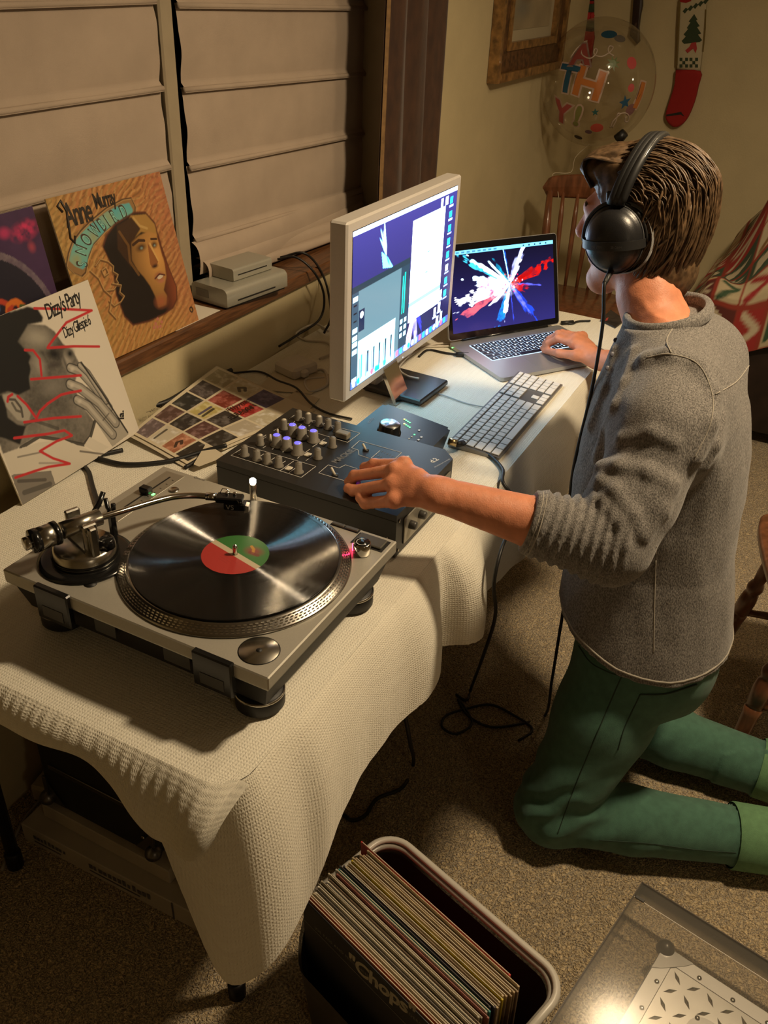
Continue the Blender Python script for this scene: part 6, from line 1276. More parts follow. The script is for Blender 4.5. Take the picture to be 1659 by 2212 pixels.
# ------------------------------------------------------------------ signed distance modelling for the figure
class SDF:
    def __init__(s, k=.012): s.p = []; s.k = k; s.cuts = []; s.disp = None
    def cone(s, a_, b_, r1, r2, k=None):
        a_, b_ = np.array(a_, float), np.array(b_, float); ba = b_-a_; L2 = ba@ba+1e-12
        def f(P):
            w_ = P-a_; t = np.clip((w_@ba)/L2, 0, 1); return np.sqrt(((w_-t[...,None]*ba)**2).sum(-1))-(r1+(r2-r1)*t)
        s.p.append((f, (a_+b_)/2, np.linalg.norm(ba)/2+max(r1,r2), k or s.k)); return s
    def ell(s, c, r, R=None, k=None):
        c, r = np.array(c, float), np.array(r, float); R = np.eye(3) if R is None else np.array(R, float)
        def f(P):
            q = (P-c)@R.T; k0 = np.sqrt(((q/r)**2).sum(-1)); k1 = np.sqrt(((q/r**2)**2).sum(-1)); return k0*(k0-1)/(k1+1e-9)
        s.p.append((f, c, r.max(), k or s.k)); return s
    def chain(s, pts, rs, k=None):
        for i in range(len(pts)-1): s.cone(pts[i], pts[i+1], rs[i], rs[i+1], k)
        return s
    def fn(s, f, c, R, k=None): s.p.append((f, np.array(c, float), R, k or s.k)); return s
    def eval(s, P, c=None, rad=9., far=.5):
        d = np.full(P.shape[:-1], far)
        for f, pc, pr, k in s.p:
            if c is not None and np.linalg.norm(pc-c)-pr-rad > .05: continue
            e = f(P); h = np.clip(.5+.5*(d-e)/k, 0, 1); d = d*(1-h)+e*h-k*h*(1-h)
        if s.disp is not None:
            m = np.abs(d) < .03
            if m.any(): d[m] = d[m]+s.disp(P[m], d[m])
        for cf in s.cuts: d = np.maximum(d, cf(P))
        return d
    def bounds(s):
        lo = np.min([c-r for _, c, r, _ in s.p], 0); hi = np.max([c+r for _, c, r, _ in s.p], 0); return lo-.02, hi+.02
    def mesh(s, name, h, N=28):
        lo, hi = s.bounds(); nb = np.ceil((hi-lo)/(h*N)).astype(int); BIG = 4096
        ids = []; pos = []; quads = []; off = np.array([(i,j,k) for i in (0,1) for j in (0,1) for k in (0,1)])
        for bi in range(nb[0]):
            for bj in range(nb[1]):
                for bk in range(nb[2]):
                    b0 = np.array([bi,bj,bk])*N; c = lo+(b0+N/2)*h; rad = N*h*.87+2*h
                    if s.eval(c[None,:], c, rad)[0] > rad*1.05+.03: continue
                    g = [np.arange(b0[q]-1, b0[q]+N+2) for q in range(3)]
                    I, J, K = np.meshgrid(*g, indexing='ij'); P = lo+np.stack([I,J,K],-1)*h
                    D = s.eval(P, c, rad); n = N+3
                    ins = D < 0
                    if ins.all() or not ins.any(): continue
                    # cells n-1 per axis, index 0 is global b0-1
                    cs = np.stack([ins[o[0]:n-1+o[0], o[1]:n-1+o[1], o[2]:n-1+o[2]] for o in off], -1); cnt = cs.sum(-1); act = (cnt > 0)&(cnt < 8)
                    if not act.any(): continue
                    ci = np.argwhere(act); C8 = np.stack([D[ci[:,0]+o[0], ci[:,1]+o[1], ci[:,2]+o[2]] for o in off], 1)
                    acc = np.zeros((len(ci),3)); w_ = np.zeros(len(ci))
                    for p in range(8):
                        for q in range(p+1, 8):
                            df = off[q]-off[p]
                            if np.abs(df).sum() != 1: continue
                            a_, b_ = C8[:,p], C8[:,q]; m = (a_ < 0) != (b_ < 0); t = np.where(m, a_/np.where(m, a_-b_, 1), 0)
                            acc += np.where(m[:,None], off[p]+t[:,None]*df, 0); w_ += m
                    v = acc/w_[:,None]
                    gi = ci+b0-1; gid = ((gi[:,0]+1)*BIG+gi[:,1]+1)*BIG+gi[:,2]+1
                    ids.append(gid); pos.append(lo+(gi+v)*h)
                    for ax in range(3):
                        e = np.zeros(3, int); e[ax] = 1
                        A_ = ins[1:N+1,1:N+1,1:N+1]; sl = [slice(1+e[q], N+1+e[q]) for q in range(3)]; B_ = ins[sl[0],sl[1],sl[2]]
                        x = np.argwhere(A_ != B_)
                        if not len(x): continue
                        sgn = A_[x[:,0],x[:,1],x[:,2]]; gx = x+b0
                        u_, w2 = [(1,2),(2,0),(0,1)][ax]; eu = np.zeros(3,int); eu[u_] = 1; ew = np.zeros(3,int); ew[w2] = 1
                        cc = [gx-eu-ew, gx-ew, gx, gx-eu]; qq = np.stack([((y[:,0]+1)*BIG+y[:,1]+1)*BIG+y[:,2]+1 for y in cc], 1)
                        qq[~sgn] = qq[~sgn][:, ::-1]; quads.append(qq)
        ids = np.concatenate(ids); pos = np.concatenate(pos); quads = np.concatenate(quads)
        uid, first = np.unique(ids, return_index=True); F = np.searchsorted(uid, quads)
        F = np.minimum(F, len(uid)-1); me = np_mesh(name, pos[first], F, True); return me
    def hit(s, px, py, lift=0.0, t0=.6):
        d = np.array(_ray(px, py).normalized()); o = np.array(_O); t = t0
        for _ in range(200):
            q = o+d*t; e = float(s.eval(q[None,:], q, .10, .12)[0])
            if e < .0006: break
            t += max(e*.7, .0008)
            if t > 4: return None
        return Vector(o+d*(t-lift))

V = lambda *a_: np.array(a_, float)
lat = V(.97,.24,0); fwd = V(-.24,.97,0); upz = V(0,0,1)
pe = thing('person', 'person kneeling in a grey long sleeved top and green jeans using the laptop', 'person', (1.44,.05,0))
# joints
shL, elL, wrL = V(1.405,.165,.975), V(1.222,.193,.782), V(1.130,.471,.842)
shR, elR, wrR = V(1.705,.270,.955), V(1.945,.255,.805), V(2.070,.457,.745)
hpL, knL, anL = V(1.420,.128,.48), V(1.283,.205,.082), V(1.435,-.215,.068)
hpR, knR, anR = V(1.560,.160,.48), V(1.605,.175,.082), V(1.628,-.235,.068)
HC = V(1.650,.326,1.184)
hyaw, hp = math.radians(4), math.radians(9)
hf0 = V(math.sin(hyaw), math.cos(hyaw), 0); hl = V(-math.cos(hyaw), math.sin(hyaw), 0)
hf = hf0*math.cos(hp)-upz*math.sin(hp); hu = upz*math.cos(hp)+hf0*math.sin(hp); HR = np.stack([hf, hl, hu])
def H(f, l, u): return HC+hf*f+hl*l+hu*u
# ---- torso section table (z: centre v, half depth, centre u, half width)
TS = np.array([(.40,.140,.166,1.475,.190),(.46,.143,.168,1.48,.188),(.55,.156,.164,1.49,.176),(.65,.172,.158,1.505,.168),(.75,.183,.155,1.52,.174),(.85,.190,.146,1.535,.184),(.93,.198,.130,1.545,.186),(.985,.208,.108,1.552,.160),(1.02,.220,.088,1.558,.118),(1.06,.235,.070,1.565,.082),(1.10,.240,.064,1.568,.066)])
def torso(shrink=0.0, z0=.40, z1=1.10):
    def f(P):
        z = P[...,2]; vc = np.interp(z, TS[:,0], TS[:,1]); hd = np.interp(z, TS[:,0], TS[:,2])-shrink; uc = np.interp(z, TS[:,0], TS[:,3]); hw = np.interp(z, TS[:,0], TS[:,4])-shrink
        dx, dy = P[...,0]-uc, P[...,1]-vc; a_ = dx*lat[0]+dy*lat[1]; b_ = dx*fwd[0]+dy*fwd[1]
        k0 = (np.abs(a_/hw)**2.3+np.abs(b_/hd)**2.3)**(1/2.3); k1 = np.sqrt((a_/hw**2)**2+(b_/hd**2)**2)+1e-6
        d = k0*(k0-1)/k1; d = np.where(k0 < .3, -np.minimum(hw,hd)*.7, d)*.85
        return np.maximum(d, np.maximum(z0-z, z-z1))
    return f
# ---- skin body
bd = SDF(.014)
bd.fn(torso(.040,.42,1.06), (1.52,.18,.75), .42)
bd.chain([V(1.572,.238,1.00), V(1.607,.284,1.070), H(.004,0,-.040)], [.062,.049,.044], .025)
bd.ell(H(-.010,0,.034), (.092,.076,.084), HR, .02).ell(H(.028,0,-.012), (.074,.066,.085), HR, .02)
bd.cone(H(.010,.040,-.055), H(.066,.012,-.104), .026, .021, .025).cone(H(.010,-.040,-.055), H(.066,-.012,-.104), .026, .021, .025).cone(H(.03,0,-.06), H(.074,0,-.104), .045, .024, .02)
bd.cone(H(.084,.024,.030), H(.084,-.024,.030), .015, .015, .018)                      # brow
bd.cone(H(.092,0,.020), H(.112,0,-.016), .0085, .012, .010).ell(H(.108,.011,-.020), (.010,.007,.008), HR, .008).ell(H(.108,-.011,-.020), (.010,.007,.008), HR, .008)
bd.cone(H(.088,.016,-.052), H(.088,-.016,-.052), .0085, .0085, .008).cone(H(.085,.014,-.066), H(.085,-.014,-.066), .0085, .0085, .007)
bd.ell(H(.078,0,-.102), (.017,.019,.016), HR, .014).ell(H(.062,.042,-.015), (.026,.020,.024), HR, .02).ell(H(.062,-.042,-.015), (.026,.020,.024), HR, .02)
bd.ell(H(.072,.031,.010), (.013,.015,.011), HR, .006).ell(H(.072,-.031,.010), (.013,.015,.011), HR, .006)   # eyelids
for s_ in (1,-1): bd.ell(H(-.012,s_*.078,-.005), (.017,.010,.030), HR, .006)            # ears
# arms
bd.chain([shL, elL], [.044,.038], .02).chain([elL, elL+(wrL-elL)*.35, wrL], [.040,.0445,.0275], .02); bd.chain([shR, elR], [.044,.037], .02).chain([elR, elR+(wrR-elR)*.35, wrR], [.037,.038,.0245], .02)
bd.ell(elL+(wrL-elL)*.97, (.030,.024,.024), None, .014)
def hand(s, wr, mcp, pip, dip, tip, thumb, r=1.0):
    for i in range(4):
        s.cone(wr+(mcp[i]-wr)*.12, mcp[i], .0150*r, .0112*r, .014)
        s.chain([mcp[i], pip[i], dip[i], tip[i]], [.0112*r,.0096*r,.0084*r,.0070*r], .0045)
        s.ell(pip[i], (.0104*r,)*3, None, .003); s.ell(mcp[i]+V(0,0,.002), (.0118*r,)*3, None, .006)
    s.cone(mcp[0], mcp[3], .0105*r, .0095*r, .010); s.cone(wr+(mcp[0]-wr)*.5, wr+(mcp[3]-wr)*.5, .0145*r, .0135*r, .012)
    s.chain(thumb, [.0165*r,.0125*r,.0100*r,.0080*r], .008)
U_ = lambda px, py, u: np.array(AU(px, py, u)); Z_ = lambda px, py, z: np.array(AZ(px, py, z))
mcpL = [U_(872,1004,1.165), U_(852,1016,1.146), U_(846,1046,1.126), U_(852,1082,1.107)]
pipL = [U_(808,1003,1.172), U_(766,1028,1.152), U_(764,1060,1.132), U_(790,1087,1.116)]
dipL = [p+V(.004,.012,-.020) if i else p+V(.004,.020,-.014) for i, p in enumerate(pipL)]
for i, p in enumerate(dipL): p[2] = max(p[2], T+.0985 if i != 0 else T+.1)
tipL = [d+V(.006,-.012,-.006) for d in dipL]
for p in tipL: p[2] = max(p[2], T+.0975)
thL = [wrL+V(.020,.012,-.004), V(1.178,.520,.835), V(1.192,.553,.820), V(1.190,.582,.808)]
hand(bd, wrL, mcpL, pipL, dipL, tipL, thL)
mcpR = [U_(1240,742,2.095), U_(1243,731,2.115), U_(1250,728,2.135), U_(1258,728,2.155)]
pipR = [U_(1206,731,2.110), U_(1206,722,2.130), U_(1214,720,2.150), U_(1224,722,2.168)]
dipR = [U_(1184,742,2.118), U_(1186,733,2.138), U_(1196,730,2.156), U_(1208,731,2.172)]
tipR = [Z_(1172,752,.7205), Z_(1176,742,.7205), Z_(1187,739,.7205), Z_(1199,740,.7205)]
thR = [wrR+V(.0,.018,.0), U_(1244,768,2.065), U_(1208,763,2.075), Z_(1176,757,.7205)]
hand(bd, wrR, mcpR, pipR, dipR, tipR, thR)
# legs inside the jeans and bare feet behind
bd.chain([hpL, knL, anL], [.085,.052,.036], .03).chain([hpR, knR, anR], [.085,.052,.036], .03)
for an, kn in ((anL,knL),(anR,knR)):
    d_ = (an-kn)/np.linalg.norm(an-kn); bd.chain([an, an+d_*.07+V(0,0,-.016), an+d_*.17+V(0,0,-.032)], [.036,.036,.026], .02)
def bdisp(P, d):      # tendons and veins: very fine relief
    return np.where(np.abs(d) < .02, .0009*(vnoise3(P*150.,2)-.5), 0)
bd.disp = bdisp
m_skin = mat('skin', (.60,.235,.125), .5, noise=.12, nscale=45, bump=.25, bscale=420, sss=.10, spec=.35)
obj('body', bd.mesh('body', .0036), m_skin, pe, world=True)

# ---- top
st_ = SDF(.022)
st_.fn(torso(0,.40,1.064), (1.52,.18,.75), .44, .03)
st_.cone(shL+V(.03,.01,.0), shL+(elL-shL)*.22, .080, .078, .05).chain([shL+(elL-shL)*.22, shL+(elL-shL)*.7, elL], [.078,.066,.058], .03)
st_.cone(shR-V(.04,.02,0), shR+(elR-shR)*.25, .070, .066, .05).chain([shR+(elR-shR)*.25, elR], [.072,.055], .03)
aF = wrL-elL; cufL = elL+aF*.47; cufR = elR+(wrR-elR)*.55
st_.cone(elL, cufL, .0600, .0530, .03).cone(elR, cufR, .055,.046,.03)
st_.ell(V(1.64,.175,.965), (.09,.08,.07), None, .05)
def ridge(pts, r, u0=None, sink=.6, k=.012):
    P = []
    for (x, y) in pts:
        h_ = st_base.hit(x, y)
        if h_ is not None: P.append(np.array(h_)+np.array(_ray(x,y).normalized())*r*sink)
    for i in range(len(P)-1):
        if np.linalg.norm(P[i+1]-P[i]) < .12: st_.cone(P[i], P[i+1], r, r, k)
st_base = SDF(); st_base.p = list(st_.p)
ridge([(1270,1030),(1300,1012),(1340,1008),(1398,1021),(1451,1048)], .011); ridge([(1300,978),(1344,950),(1408,936),(1455,956)], .009); ridge([(1398,778),(1448,768),(1508,790),(1538,850),(1533,914),(1501,988)], .012, k=.016)
ridge([(1440,1050),(1425,1100),(1390,1160)], .012); ridge([(1330,880),(1310,930),(1290,990)], .008); ridge([(1300,1040),(1330,1060),(1365,1110),(1380,1150)], .010)
ridge([(1262,1052),(1300,1080),(1340,1130),(1352,1180)], .009); ridge([(1520,1010),(1545,960),(1560,900)], .008); ridge([(1330,760),(1310,840),(1280,920)], .007); ridge([(1370,760),(1350,830),(1330,880)], .006)
aL = aF/np.linalg.norm(aF); Lc = np.linalg.norm(cufL-elL)
def sdisp(P, d):
    w_ = P-elL; t = (w_@aL)/Lc; r = np.sqrt(((w_-(w_@aL)[...,None]*aL)**2).sum(-1))
    on = np.clip((t+.15)/.2,0,1)*np.clip((.93-t)/.06,0,1)*np.clip((.085-r)/.02,0,1)
    ring_ = -.0042*on*np.maximum(np.sin(t*52-6*(1-t)*np.clip(P[...,2]-elL[2],-.06,.06)*10+.7*np.sin(P[...,2]*60)), -.6)
    cuff = np.where((t > .93)&(r < .07), .003, 0)
    n = .006*(vnoise3(P*V(16,16,9),3)-.5)+.003*(vnoise3(P*V(40,40,22),5)-.5)
    arm = np.clip((.11-r)/.03,0,1)*np.clip((.05-t)/.1,0,1)
    return np.where(np.abs(d) < .04, ring_+cuff+n*(1-on*.7), 0)
st_.disp = sdisp
def hemcut(P):
    b_ = (P[...,0]-1.49)*fwd[0]+(P[...,1]-.155)*fwd[1]; return (.486-.022*np.cos(b_/.14*PI*.5)+.012*np.clip(b_/.14,-1,1)) - P[...,2]
def plane(o, n): n = n/np.linalg.norm(n); return lambda P: (P-o)@n
def localcut(o, n, rad): 
    n = n/np.linalg.norm(n); return lambda P: np.where(np.sqrt(((P-o)**2).sum(-1)) < rad, (P-o)@n, -1.)
nk = V(1.566,.236,1.052)
st_.cuts = [hemcut, localcut(cufL, aF, .12), localcut(cufR, wrR-elR, .10), lambda P: np.where(np.hypot(P[...,0]-1.57,P[...,1]-.24) < .15, (P-nk)@(np.array([.02,.30,1.])/1.044), -1.)]
def heather():
    m = bpy.data.materials.new('grey_heather'); m.use_nodes = True; nt = m.node_tree; L = nt.links; b = nt.nodes['Principled BSDF']
    tc = nt.nodes.new('ShaderNodeTexCoord'); mp = nt.nodes.new('ShaderNodeMapping'); mp.inputs['Scale'].default_value = (1,1,.45); L.new(tc.outputs['Object'], mp.inputs['Vector'])
    n = nt.nodes.new('ShaderNodeTexNoise'); n.inputs['Scale'].default_value = 520; n.inputs['Detail'].default_value = 5; L.new(mp.outputs[0], n.inputs['Vector'])
    r = nt.nodes.new('ShaderNodeValToRGB'); e = r.color_ramp.elements; e[0].position = .36; e[0].color = (.095,.088,.082,1); e[1].position = .66; e[1].color = (.29,.272,.252,1); L.new(n.outputs['Fac'], r.inputs['Fac']); L.new(r.outputs['Color'], b.inputs['Base Color'])
    b.inputs['Roughness'].default_value = .95; b.inputs['Specular IOR Level'].default_value = .1; b.inputs['Sheen Weight'].default_value = .25
    bp = nt.nodes.new('ShaderNodeBump'); bp.inputs['Strength'].default_value = .7; bp.inputs['Distance'].default_value = .0016; L.new(n.outputs['Fac'], bp.inputs['Height']); L.new(bp.outputs['Normal'], b.inputs['Normal']); return m
m_heath = heather()
top_ = obj('henley_top', st_.mesh('henley_top', .0045), m_heath, pe, world=True, label='grey heather long sleeved top')
m_stitch = mat('pale_stitch', (.36,.33,.28), .9, bump=.5, bscale=900)
def seam(sdf, pts, r, mt, par, nm='seam', lift=-.0003, n=4):
    P = [sdf.hit(x, y, lift) for x, y in pts]; P = [p for p in P if p is not None]
    if len(P) < 2: return
    q = [P[0]]
    for p in P[1:]:
        if (p-q[-1]).length < .2: q.append(p)
    if len(q) > 1: obj(nm, MB().tube(spline(q, n), r, 6), mt, par, world=True)
def dens(pts, k=5):
    if len(pts) > 2: return [(p.x, p.y) for p in spline([(x, y, 0) for x, y in pts], k)]
    out = []
    for a_, b_ in zip(pts[:-1], pts[1:]): out += [(a_[0]+(b_[0]-a_[0])*i/k, a_[1]+(b_[1]-a_[1])*i/k) for i in range(k)]
    return out+[pts[-1]]
for pts in [[(1450,762),(1440,735),(1455,705)],[(1398,772),(1448,765),(1508,787),(1538,850),(1535,914),(1501,988)],[(1545,852),(1590,825),(1618,790)],[(1418,1180),(1415,1260),(1413,1340),(1412,1410)]]: seam(st_, dens(pts), .0011, m_stitch, top_)
def ring_at(sdf, c, ex, ey, zf, r0, r1, n=48):      # loop on the surface around an axis
    out = []
    for k in range(n+1):
        a_ = 2*PI*k/n; dr_ = ex*math.cos(a_)+ey*math.sin(a_); lo_, hi_ = r0, r1
        for _ in range(16):
            m_ = (lo_+hi_)/2; p = zf(c+dr_*m_)
            if float(sdf.eval(p[None,:], p, .08)[0]) < 0: lo_ = m_
            else: hi_ = m_
        out.append(Vector(zf(c+dr_*lo_)))
    return out
def hz_(p): b_ = (p[0]-1.49)*fwd[0]+(p[1]-.155)*fwd[1]; q = p.copy(); q[2] = .486-.022*math.cos(b_/.14*PI*.5)+.012*max(-1,min(1,b_/.14))+.012; return q
obj('hem_band', MB().tube(ring_at(st_, V(1.48,.148,.45), lat, fwd, hz_, .03, .26), .0022, 6), m_stitch, top_, world=True)
u1_ = np.cross(aL, upz); u1_ /= np.linalg.norm(u1_); u2_ = np.cross(aL, u1_)
for off_ in (.008,.013): obj('cuff_stitch', MB().tube(ring_at(st_, cufL-aL*off_, u1_, u2_, lambda p: p, .02, .09, 32), .0012, 6), m_stitch, top_, world=True)
# neckband and buttons
nb_ = []
for k in range(33):
    a_ = 2*PI*k/32; nb_.append(nk+lat*math.cos(a_)*.080+fwd*math.sin(a_)*.066+V(0,0,-.30*(math.sin(a_)*.066*.97)+.004))
obj('neckband', MB().tube([Vector(p) for p in nb_], .0085, 10, squash=1.5), m_heath, top_, world=True)
for (x, y) in [(1330,735),(1322,765),(1312,795)]:
    p = st_.hit(x, y, .001)
    if p is not None: obj('button', MB().lathe([(.0045,0),(.0045,.0012),(.003,.002),(.0001,.002)],12,frame(p,CR,CU)), mat('button_blue',(.12,.12,.15),.4), top_, world=True)

# ---- jeans
jn = SDF(.03)
jn.fn(torso(.042,.36,.56), (1.48,.15,.46), .24, .04)
for hp_, kn, an, bu in ((hpL,knL,anL,1),(hpR,knR,anR,-1)):
    jn.chain([hp_, hp_+(kn-hp_)*.45, kn], [.104,.092,.077], .035); jn.ell(kn+V(0,.006,.0), (.078,.078,.078), None, .02)
    sd_ = (an-kn); jn.chain([kn, kn+sd_*.35, kn+sd_*.92], [.072,.069,.056], .015)
jn.ell(V(1.435,.062,.43), (.09,.075,.09), None, .05).ell(V(1.55,.085,.43), (.09,.075,.09), None, .05)
def jdisp(P, d):
    dk = np.minimum(np.sqrt(((P-knL)**2).sum(-1)), np.sqrt(((P-knR)**2).sum(-1)))
    w_ = np.exp(-(dk/.13)**2); q = P@V(.2,.75,.9)
    cr = -.006*w_*np.sin(q*95+5*vnoise3(P*18.,4))*np.clip((P[...,2]-.03)/.06,0,1)
    cu = np.zeros(d.shape)
    for kn, an in ((knL,anL),(knR,anR)):
        s_ = (an-kn); L_ = np.linalg.norm(s_); t = ((P-kn)@s_)/L_**2; cu = cu-.005*((t > .80)&(P[...,2] < .2)&(t < 1.2)&(np.sqrt(((P-an)**2).sum(-1)) < .2))
    n = .005*(vnoise3(P*V(14,14,14),7)-.5)
    return np.where(np.abs(d) < .04, cr+n+cu, 0)
jn.disp = jdisp
jn.cuts = [lambda P: .0035-P[...,2], lambda P: P[...,2]-.56, localcut(knL+(anL-knL)*.93, anL-knL, .14), localcut(knR+(anR-knR)*.93, anR-knR, .14)]
m_jean = mat('green_denim', (.068,.175,.120), .9, col2=(.050,.128,.088), nscale=60, bump=.5, bscale=1300, sheen=.15)
m_jcuff = mat('denim_inside', (.12,.25,.12), .9, noise=.1, nscale=80, bump=.5, bscale=1000)
jo = obj('jeans', jn.mesh('jeans', .0052), m_jean, pe, world=True, label='green denim jeans with rolled cuffs')
m_js = mat('dark_stitch', (.022,.045,.030), .9)
for pts, r in [([(1362,1420),(1330,1490),(1296,1570),(1262,1650),(1230,1730),(1205,1800)],.0012),([(1250,1395),(1275,1430),(1310,1450),(1345,1462)],.0013),([(1383,1500),(1350,1570),(1335,1620)],.0014),([(1383,1500),(1440,1498),(1505,1478)],.0020),([(1362,1448),(1420,1455),(1490,1452)],.0010),([(1295,1815),(1400,1822),(1500,1835),(1590,1842)],.0012)]: seam(jn, dens(pts), r, m_js, jo)
p = jn.hit(1337, 1452, .001)
if p is not None: obj('rivet', MB().lathe([(.0035,0),(.003,.0014),(.0001,.0018)],10,frame(p,CR,CU)), m_steelb, jo, world=True)
for kn, an in ((knL,anL),(knR,anR)):
    d_ = (an-kn)/np.linalg.norm(an-kn); c_ = kn+(an-kn)*.80; M = Matrix.Translation(Vector(c_)) @ Vector(d_).to_track_quat('Z','Y').to_matrix().to_4x4()
    obj('turn_up', MB().lathe([(.0655,0),(.0675,.004),(.0660,.09),(.062,.092)],36,M,cap=False), m_jcuff, jo, world=True)

# ---- hair
hr = SDF(.02)
hr.ell(H(-.018,0,.038), (.104,.086,.090), HR).ell(H(-.044,0,.0), (.074,.079,.084), HR, .03).ell(H(.045,0,.096), (.055,.058,.034), HR, .03).ell(H(.080,.006,.094), (.026,.045,.022), HR, .02)
hr.ell(H(-.046,0,-.080), (.056,.068,.062), HR, .02)
def hcut(P):
    q = (P-HC)@HR.T; f, u = q[...,0], q[...,2]; a_ = .74*f-np.where(u > 0, .67, .24)*u-.014; b_ = f-.085-.6*np.maximum(u-.07,0); return np.maximum(np.minimum(a_, 9), np.where(u > .085, -1, b_))
hr.cuts = [hcut]
def hdisp(P, d):
    q = (P-HC)@HR.T; th = np.arctan2(q[...,2]-.03, q[...,0]+.02); lam = np.arcsin(np.clip(q[...,1]/.1,-1,1)); return np.where(np.abs(d) < .03, .006*(vnoise2(lam*22+1.5*np.sin(th*2), th*2.2, 3)-.5)+.003*(vnoise2(lam*60, th*4, 6)-.5), 0)
hr.disp = hdisp
def hair_mat():
    m = mat('brown_hair', (.10,.060,.030), .48, spec=.45, noise=.5, nscale=90); b = m.node_tree.nodes['Principled BSDF']; b.inputs['Anisotropic'].default_value = .5; return m
m_hair = hair_mat()
ho = obj('hair', hr.mesh('hair', .0036), m_hair, pe, world=True, label='short swept back brown hair')
lk = MB(); rg = random.Random(21)
for k in range(1300):
    lam = math.radians(rg.uniform(-80,80)); side = abs(lam)/math.radians(80)
    ph0 = math.radians(rg.uniform(48,175) if rg.random() < .75 else rg.uniform(150,205)); ln = math.radians(rg.uniform(30,75)); w0 = rg.uniform(.0010,.0030); ro = rg.uniform(-.004,.0065); drift = rg.uniform(-.22,.24)+.10*side; cur = rg.uniform(-.5,.5)
    P = []; R_ = []
    n = 9
    for i in range(n):
        t = i/(n-1); ph = ph0+ln*t; la = lam*(1+drift*t)+cur*t*t*(1 if lam > 0 else -1)*.3; la = max(-1.45, min(1.45, la))
        rr = 1.0+(ro+.004*math.sin(PI*t))/.1
        f, l, u = -.018+.105*math.cos(ph)*math.cos(la)*rr, .087*math.sin(la)*rr, .038+.092*math.sin(ph)*math.cos(la)*rr
        if ph > 2.9: f += .012*(ph-2.9); u -= .060*(ph-2.9)
        if .74*f-(.67 if u > 0 else .24)*u-.014 > -.004 and u < .085: break
        if u < -.135: break
        P.append(Vector(H(f, l, u))); R_.append(w0*(.35+.65*math.sin(PI*min(.95,.15+t*.85)))) 
    if len(P) > 3: lk.tube(P, R_, 5, squash=.6)
for k in range(200):        # quiff
    l0 = rg.uniform(-.055,.055); P = []; w0 = rg.uniform(.0011,.0028)
    for i in range(8):
        t = i/7; P.append(Vector(H(.076-.010*t+.034*math.sin(PI*t*.9)-.085*t*t, l0*(1-.1*t)+.012*t, .066+.026*t+.032*math.sin(PI*min(1,t*1.1))*.9+rg.uniform(-.001,.001)+.016*t)))
    lk.tube(P, [w0*(.4+.6*math.sin(PI*min(.95,.1+t/7*.85))) for t in range(8)], 5, squash=.6)
obj('locks', lk, m_hair, ho, world=True)
# ---- face details: eyes, brows
for s_ in (1,-1):
    obj('eye', MB().lathe([(max(.0001,.0095*math.sin(PI*k/10)), -.0095*math.cos(PI*k/10)) for k in range(11)],14,Matrix.Translation(Vector(H(.0765,s_*.031,.008)))), mat('eye_white',(.6,.55,.5),.2), pe, world=True)
    obj('eyebrow', MB().tube([Vector(H(.0955-.002*abs(q),s_*(.012+.009*q),.036+.003*math.sin(q*.9))) for q in range(5)],[.002,.0032,.0034,.0028,.0012],6,squash=.7), m_hair, pe, world=True)

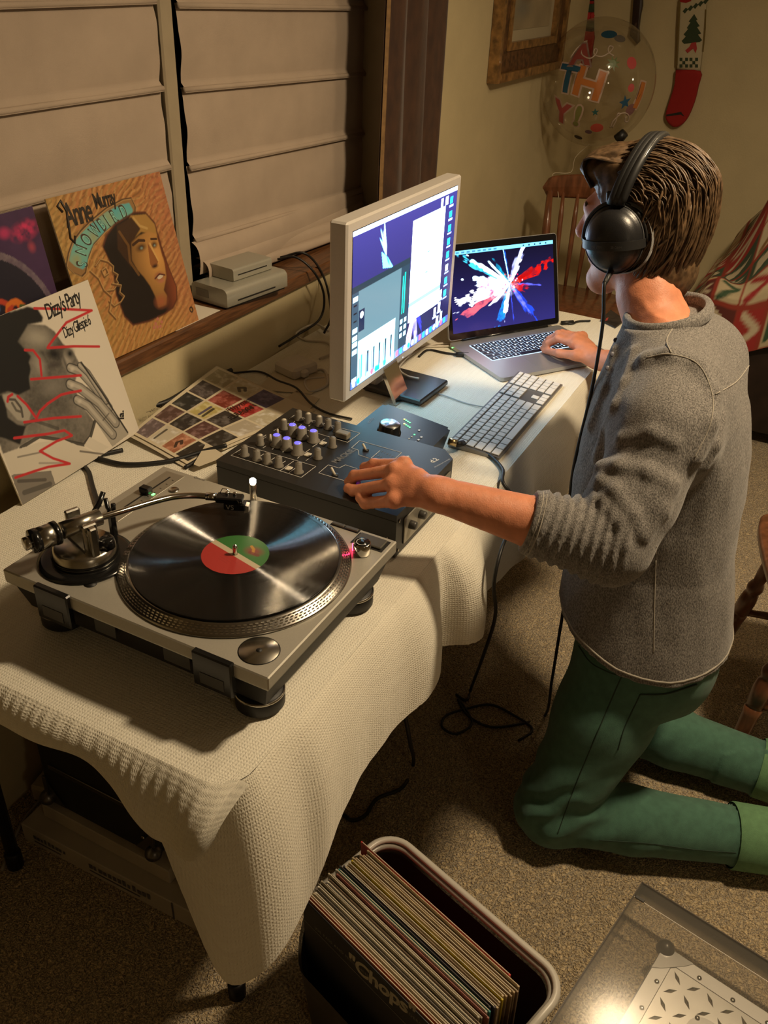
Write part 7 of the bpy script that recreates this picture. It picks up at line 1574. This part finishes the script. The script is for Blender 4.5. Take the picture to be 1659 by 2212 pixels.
# ------------------------------------------------------------------ headphones
hpn = thing('headphones', 'black closed headphones with grey ear pads worn by the person', 'headphones', Vector(H(0,0,.13)))
m_cup = mat('cup_black', (.013,.013,.014), .33, bump=.12, bscale=700); m_pad = mat('velour_grey', (.13,.125,.115), .95, bump=.6, bscale=600, sheen=.5); m_band = mat('band_black', (.012,.012,.012), .5)
bandx = []
for s_ in (1,-1):
    c0 = H(.019,s_*.084,-.012); Mx = frame(Vector(c0), Vector(hf), Vector(hu)*1.0)       # z = f x u
    zax = Vector(hf).cross(Vector(hu)); sg = 1 if zax.dot(Vector(hl*s_)) > 0 else -1
    Mx = Mx @ Matrix.Diagonal((1,1,sg,1)) @ Matrix.Diagonal((1,1.12,1,1))
    pad_ = obj('ear_pad', MB().lathe([(.030,-.010),(.046,-.012),(.053,-.005),(.054,.004),(.051,.010)],40,Mx @ TR(-.014,0,0),cap=False), m_pad, hpn, world=True)
    cup_ = obj('ear_cup', MB().lathe([(.0515,.008),(.052,.014),(.049,.017),(.047,.020),(.046,.024),(.041,.034),(.032,.041),(.018,.046),(.0001,.0475)],40,Mx), m_cup, hpn, world=True)
    obj('cup_ring', MB().lathe([(.0525,.0105),(.0535,.0125),(.0525,.0145)],40,Mx,cap=False), mat('ring_grey',(.06,.06,.06),.3), cup_, world=True)
    fr_ = MB()     # band across the cup and the yoke arms
    arcp = [Mx @ Vector((.056*math.cos(a_),-.004,.006+.045*math.sin(a_))) for a_ in np.linspace(-.1,PI+.1,21)]
    up_ = (Mx @ Vector((0,1,0))-Mx @ Vector((0,0,0))).normalized(); vs = []; fs = []
    for q in arcp: vs += [q-up_*.0075, q+up_*.0075]
    fr_.add(vs, [(2*i,2*i+2,2*i+3,2*i+1) for i in range(20)], True); inn_ = [Vector(Mx.translation)+(Vector(q)-Vector(Mx.translation))*.97 for q in vs]; fr_.add(inn_, [(2*i+1,2*i+3,2*i+2,2*i) for i in range(20)], True)
    fr_.add(vs+inn_, [(2*i,42+2*i,42+2*i+2,2*i+2) for i in range(20)]+[(2*i+1,2*i+3,42+2*i+3,42+2*i+1) for i in range(20)], True)
    yb = obj('cup_band', fr_, m_band, hpn, world=True)
    if s_ == 1:
        xa = (Mx @ Vector((-1,0,0,0)).to_4d()).to_3d(); text('lettering', 'DT 770 PRO  250 OHM', .0062, mat('band_print',(.16,.16,.17),.5), hpn, wmat(hpn).inverted() @ frame(Mx @ Vector((.026,-.0066,.0505)), xa, up_), xs=.85)
    yk = MB(); yk.tube([Mx @ Vector((.056*math.cos(a_),.056*math.sin(a_)*.95,.006)) for a_ in np.linspace(-.05,PI+.05,25)], .0042, 8, squash=1.4); obj('yoke', yk, m_band, hpn, world=True)
    sl0 = Mx @ Vector((0,.052,.006)); bandx.append(sl0)
    obj('slider', MB().box((-.016,-.006,-.004),(.016,.020,.006),.002,frame(sl0,Vector(hf),Vector(hu))), m_band, hpn, world=True)
# band over the crown
arcs = []
a0, a1 = bandx[0], bandx[1]
for k in range(25):
    w = math.pi*k/24; arcs.append(Vector(H(.016-.034*math.sin(w), .099*math.cos(w), .046+.094*math.sin(w))))
for off, rr, nm, mt in [(0.,.010,'headband_pad',m_band),(.0125,.0026,'headband_wire',mat('wire_grey',(.10,.10,.095),.25,metal=.6)),(-.0125,.0026,'headband_wire',mat('wire_grey',(.10,.10,.095),.25,metal=.6))]:
    obj(nm, MB().tube([p+Vector(hf)*off+(Vector((0,0,.004)) if rr < .005 else Vector()) for p in arcs], rr, 10, squash=1.0 if rr < .005 else .75), mt, hpn, world=True)
    if rr > .005:
        for d_ in (.008,-.008): obj('headband_pad', MB().tube([p+Vector(hf)*d_ for p in arcs], .008, 8), m_band, hpn, world=True)
cb = Vector(H(.022,.095,-.066)); pc = [cb, AU(1306,612,1.50), AU(1303,690,1.50), AU(1290,780,1.495), AU(1272,870,1.49), AU(1250,960,1.475), AU(1236,1030,1.46), AU(1228,1110,1.45), AU(1224,1200,1.45), AU(1220,1290,1.445), AU(1205,1390,1.43), AU(1192,1470,1.45)]
obj('cable_sleeve', MB().tube([Vector(H(.020,.095,-.060)), AU(1306,612,1.50)], [.0060,.0042], 10), m_band, hpn, world=True)
fl_ = [fz(1178,1545),fz(1130,1562),fz(1060,1570),fz(1010,1545),fz(990,1510),fz(1020,1560),fz(985,1585),fz(955,1570),fz(965,1545),fz(1010,1530),fz(1060,1522),fz(1110,1545),fz(1150,1575),fz(1120,1600)]
obj('cable', MB().tube(spline(pc+fl_, 6), .0032, 8), m_cab, hpn, world=True)
cable('headphone_lead', 'black lead curving from the interface over the table edge to the carpet', [Vector((1.518,.588,T+.022)), tz(1000,958,.012), tz(1050,978,.006), tz(1085,1012,.006), Vector((1.442,.455,T+.008)), Vector((1.430,.413,T-.03)), AV(1085,1180,.392), AV(1067,1260,.385), AV(1070,1330,.385), AV(1048,1405,.42), fz(1020,1480,.03), fz(1008,1512,.006), fz(985,1500,.004)], .0036, m_cab, ends=[(Vector((1.518,.588,T+.022)), tz(1000,957,.014), .0065)])
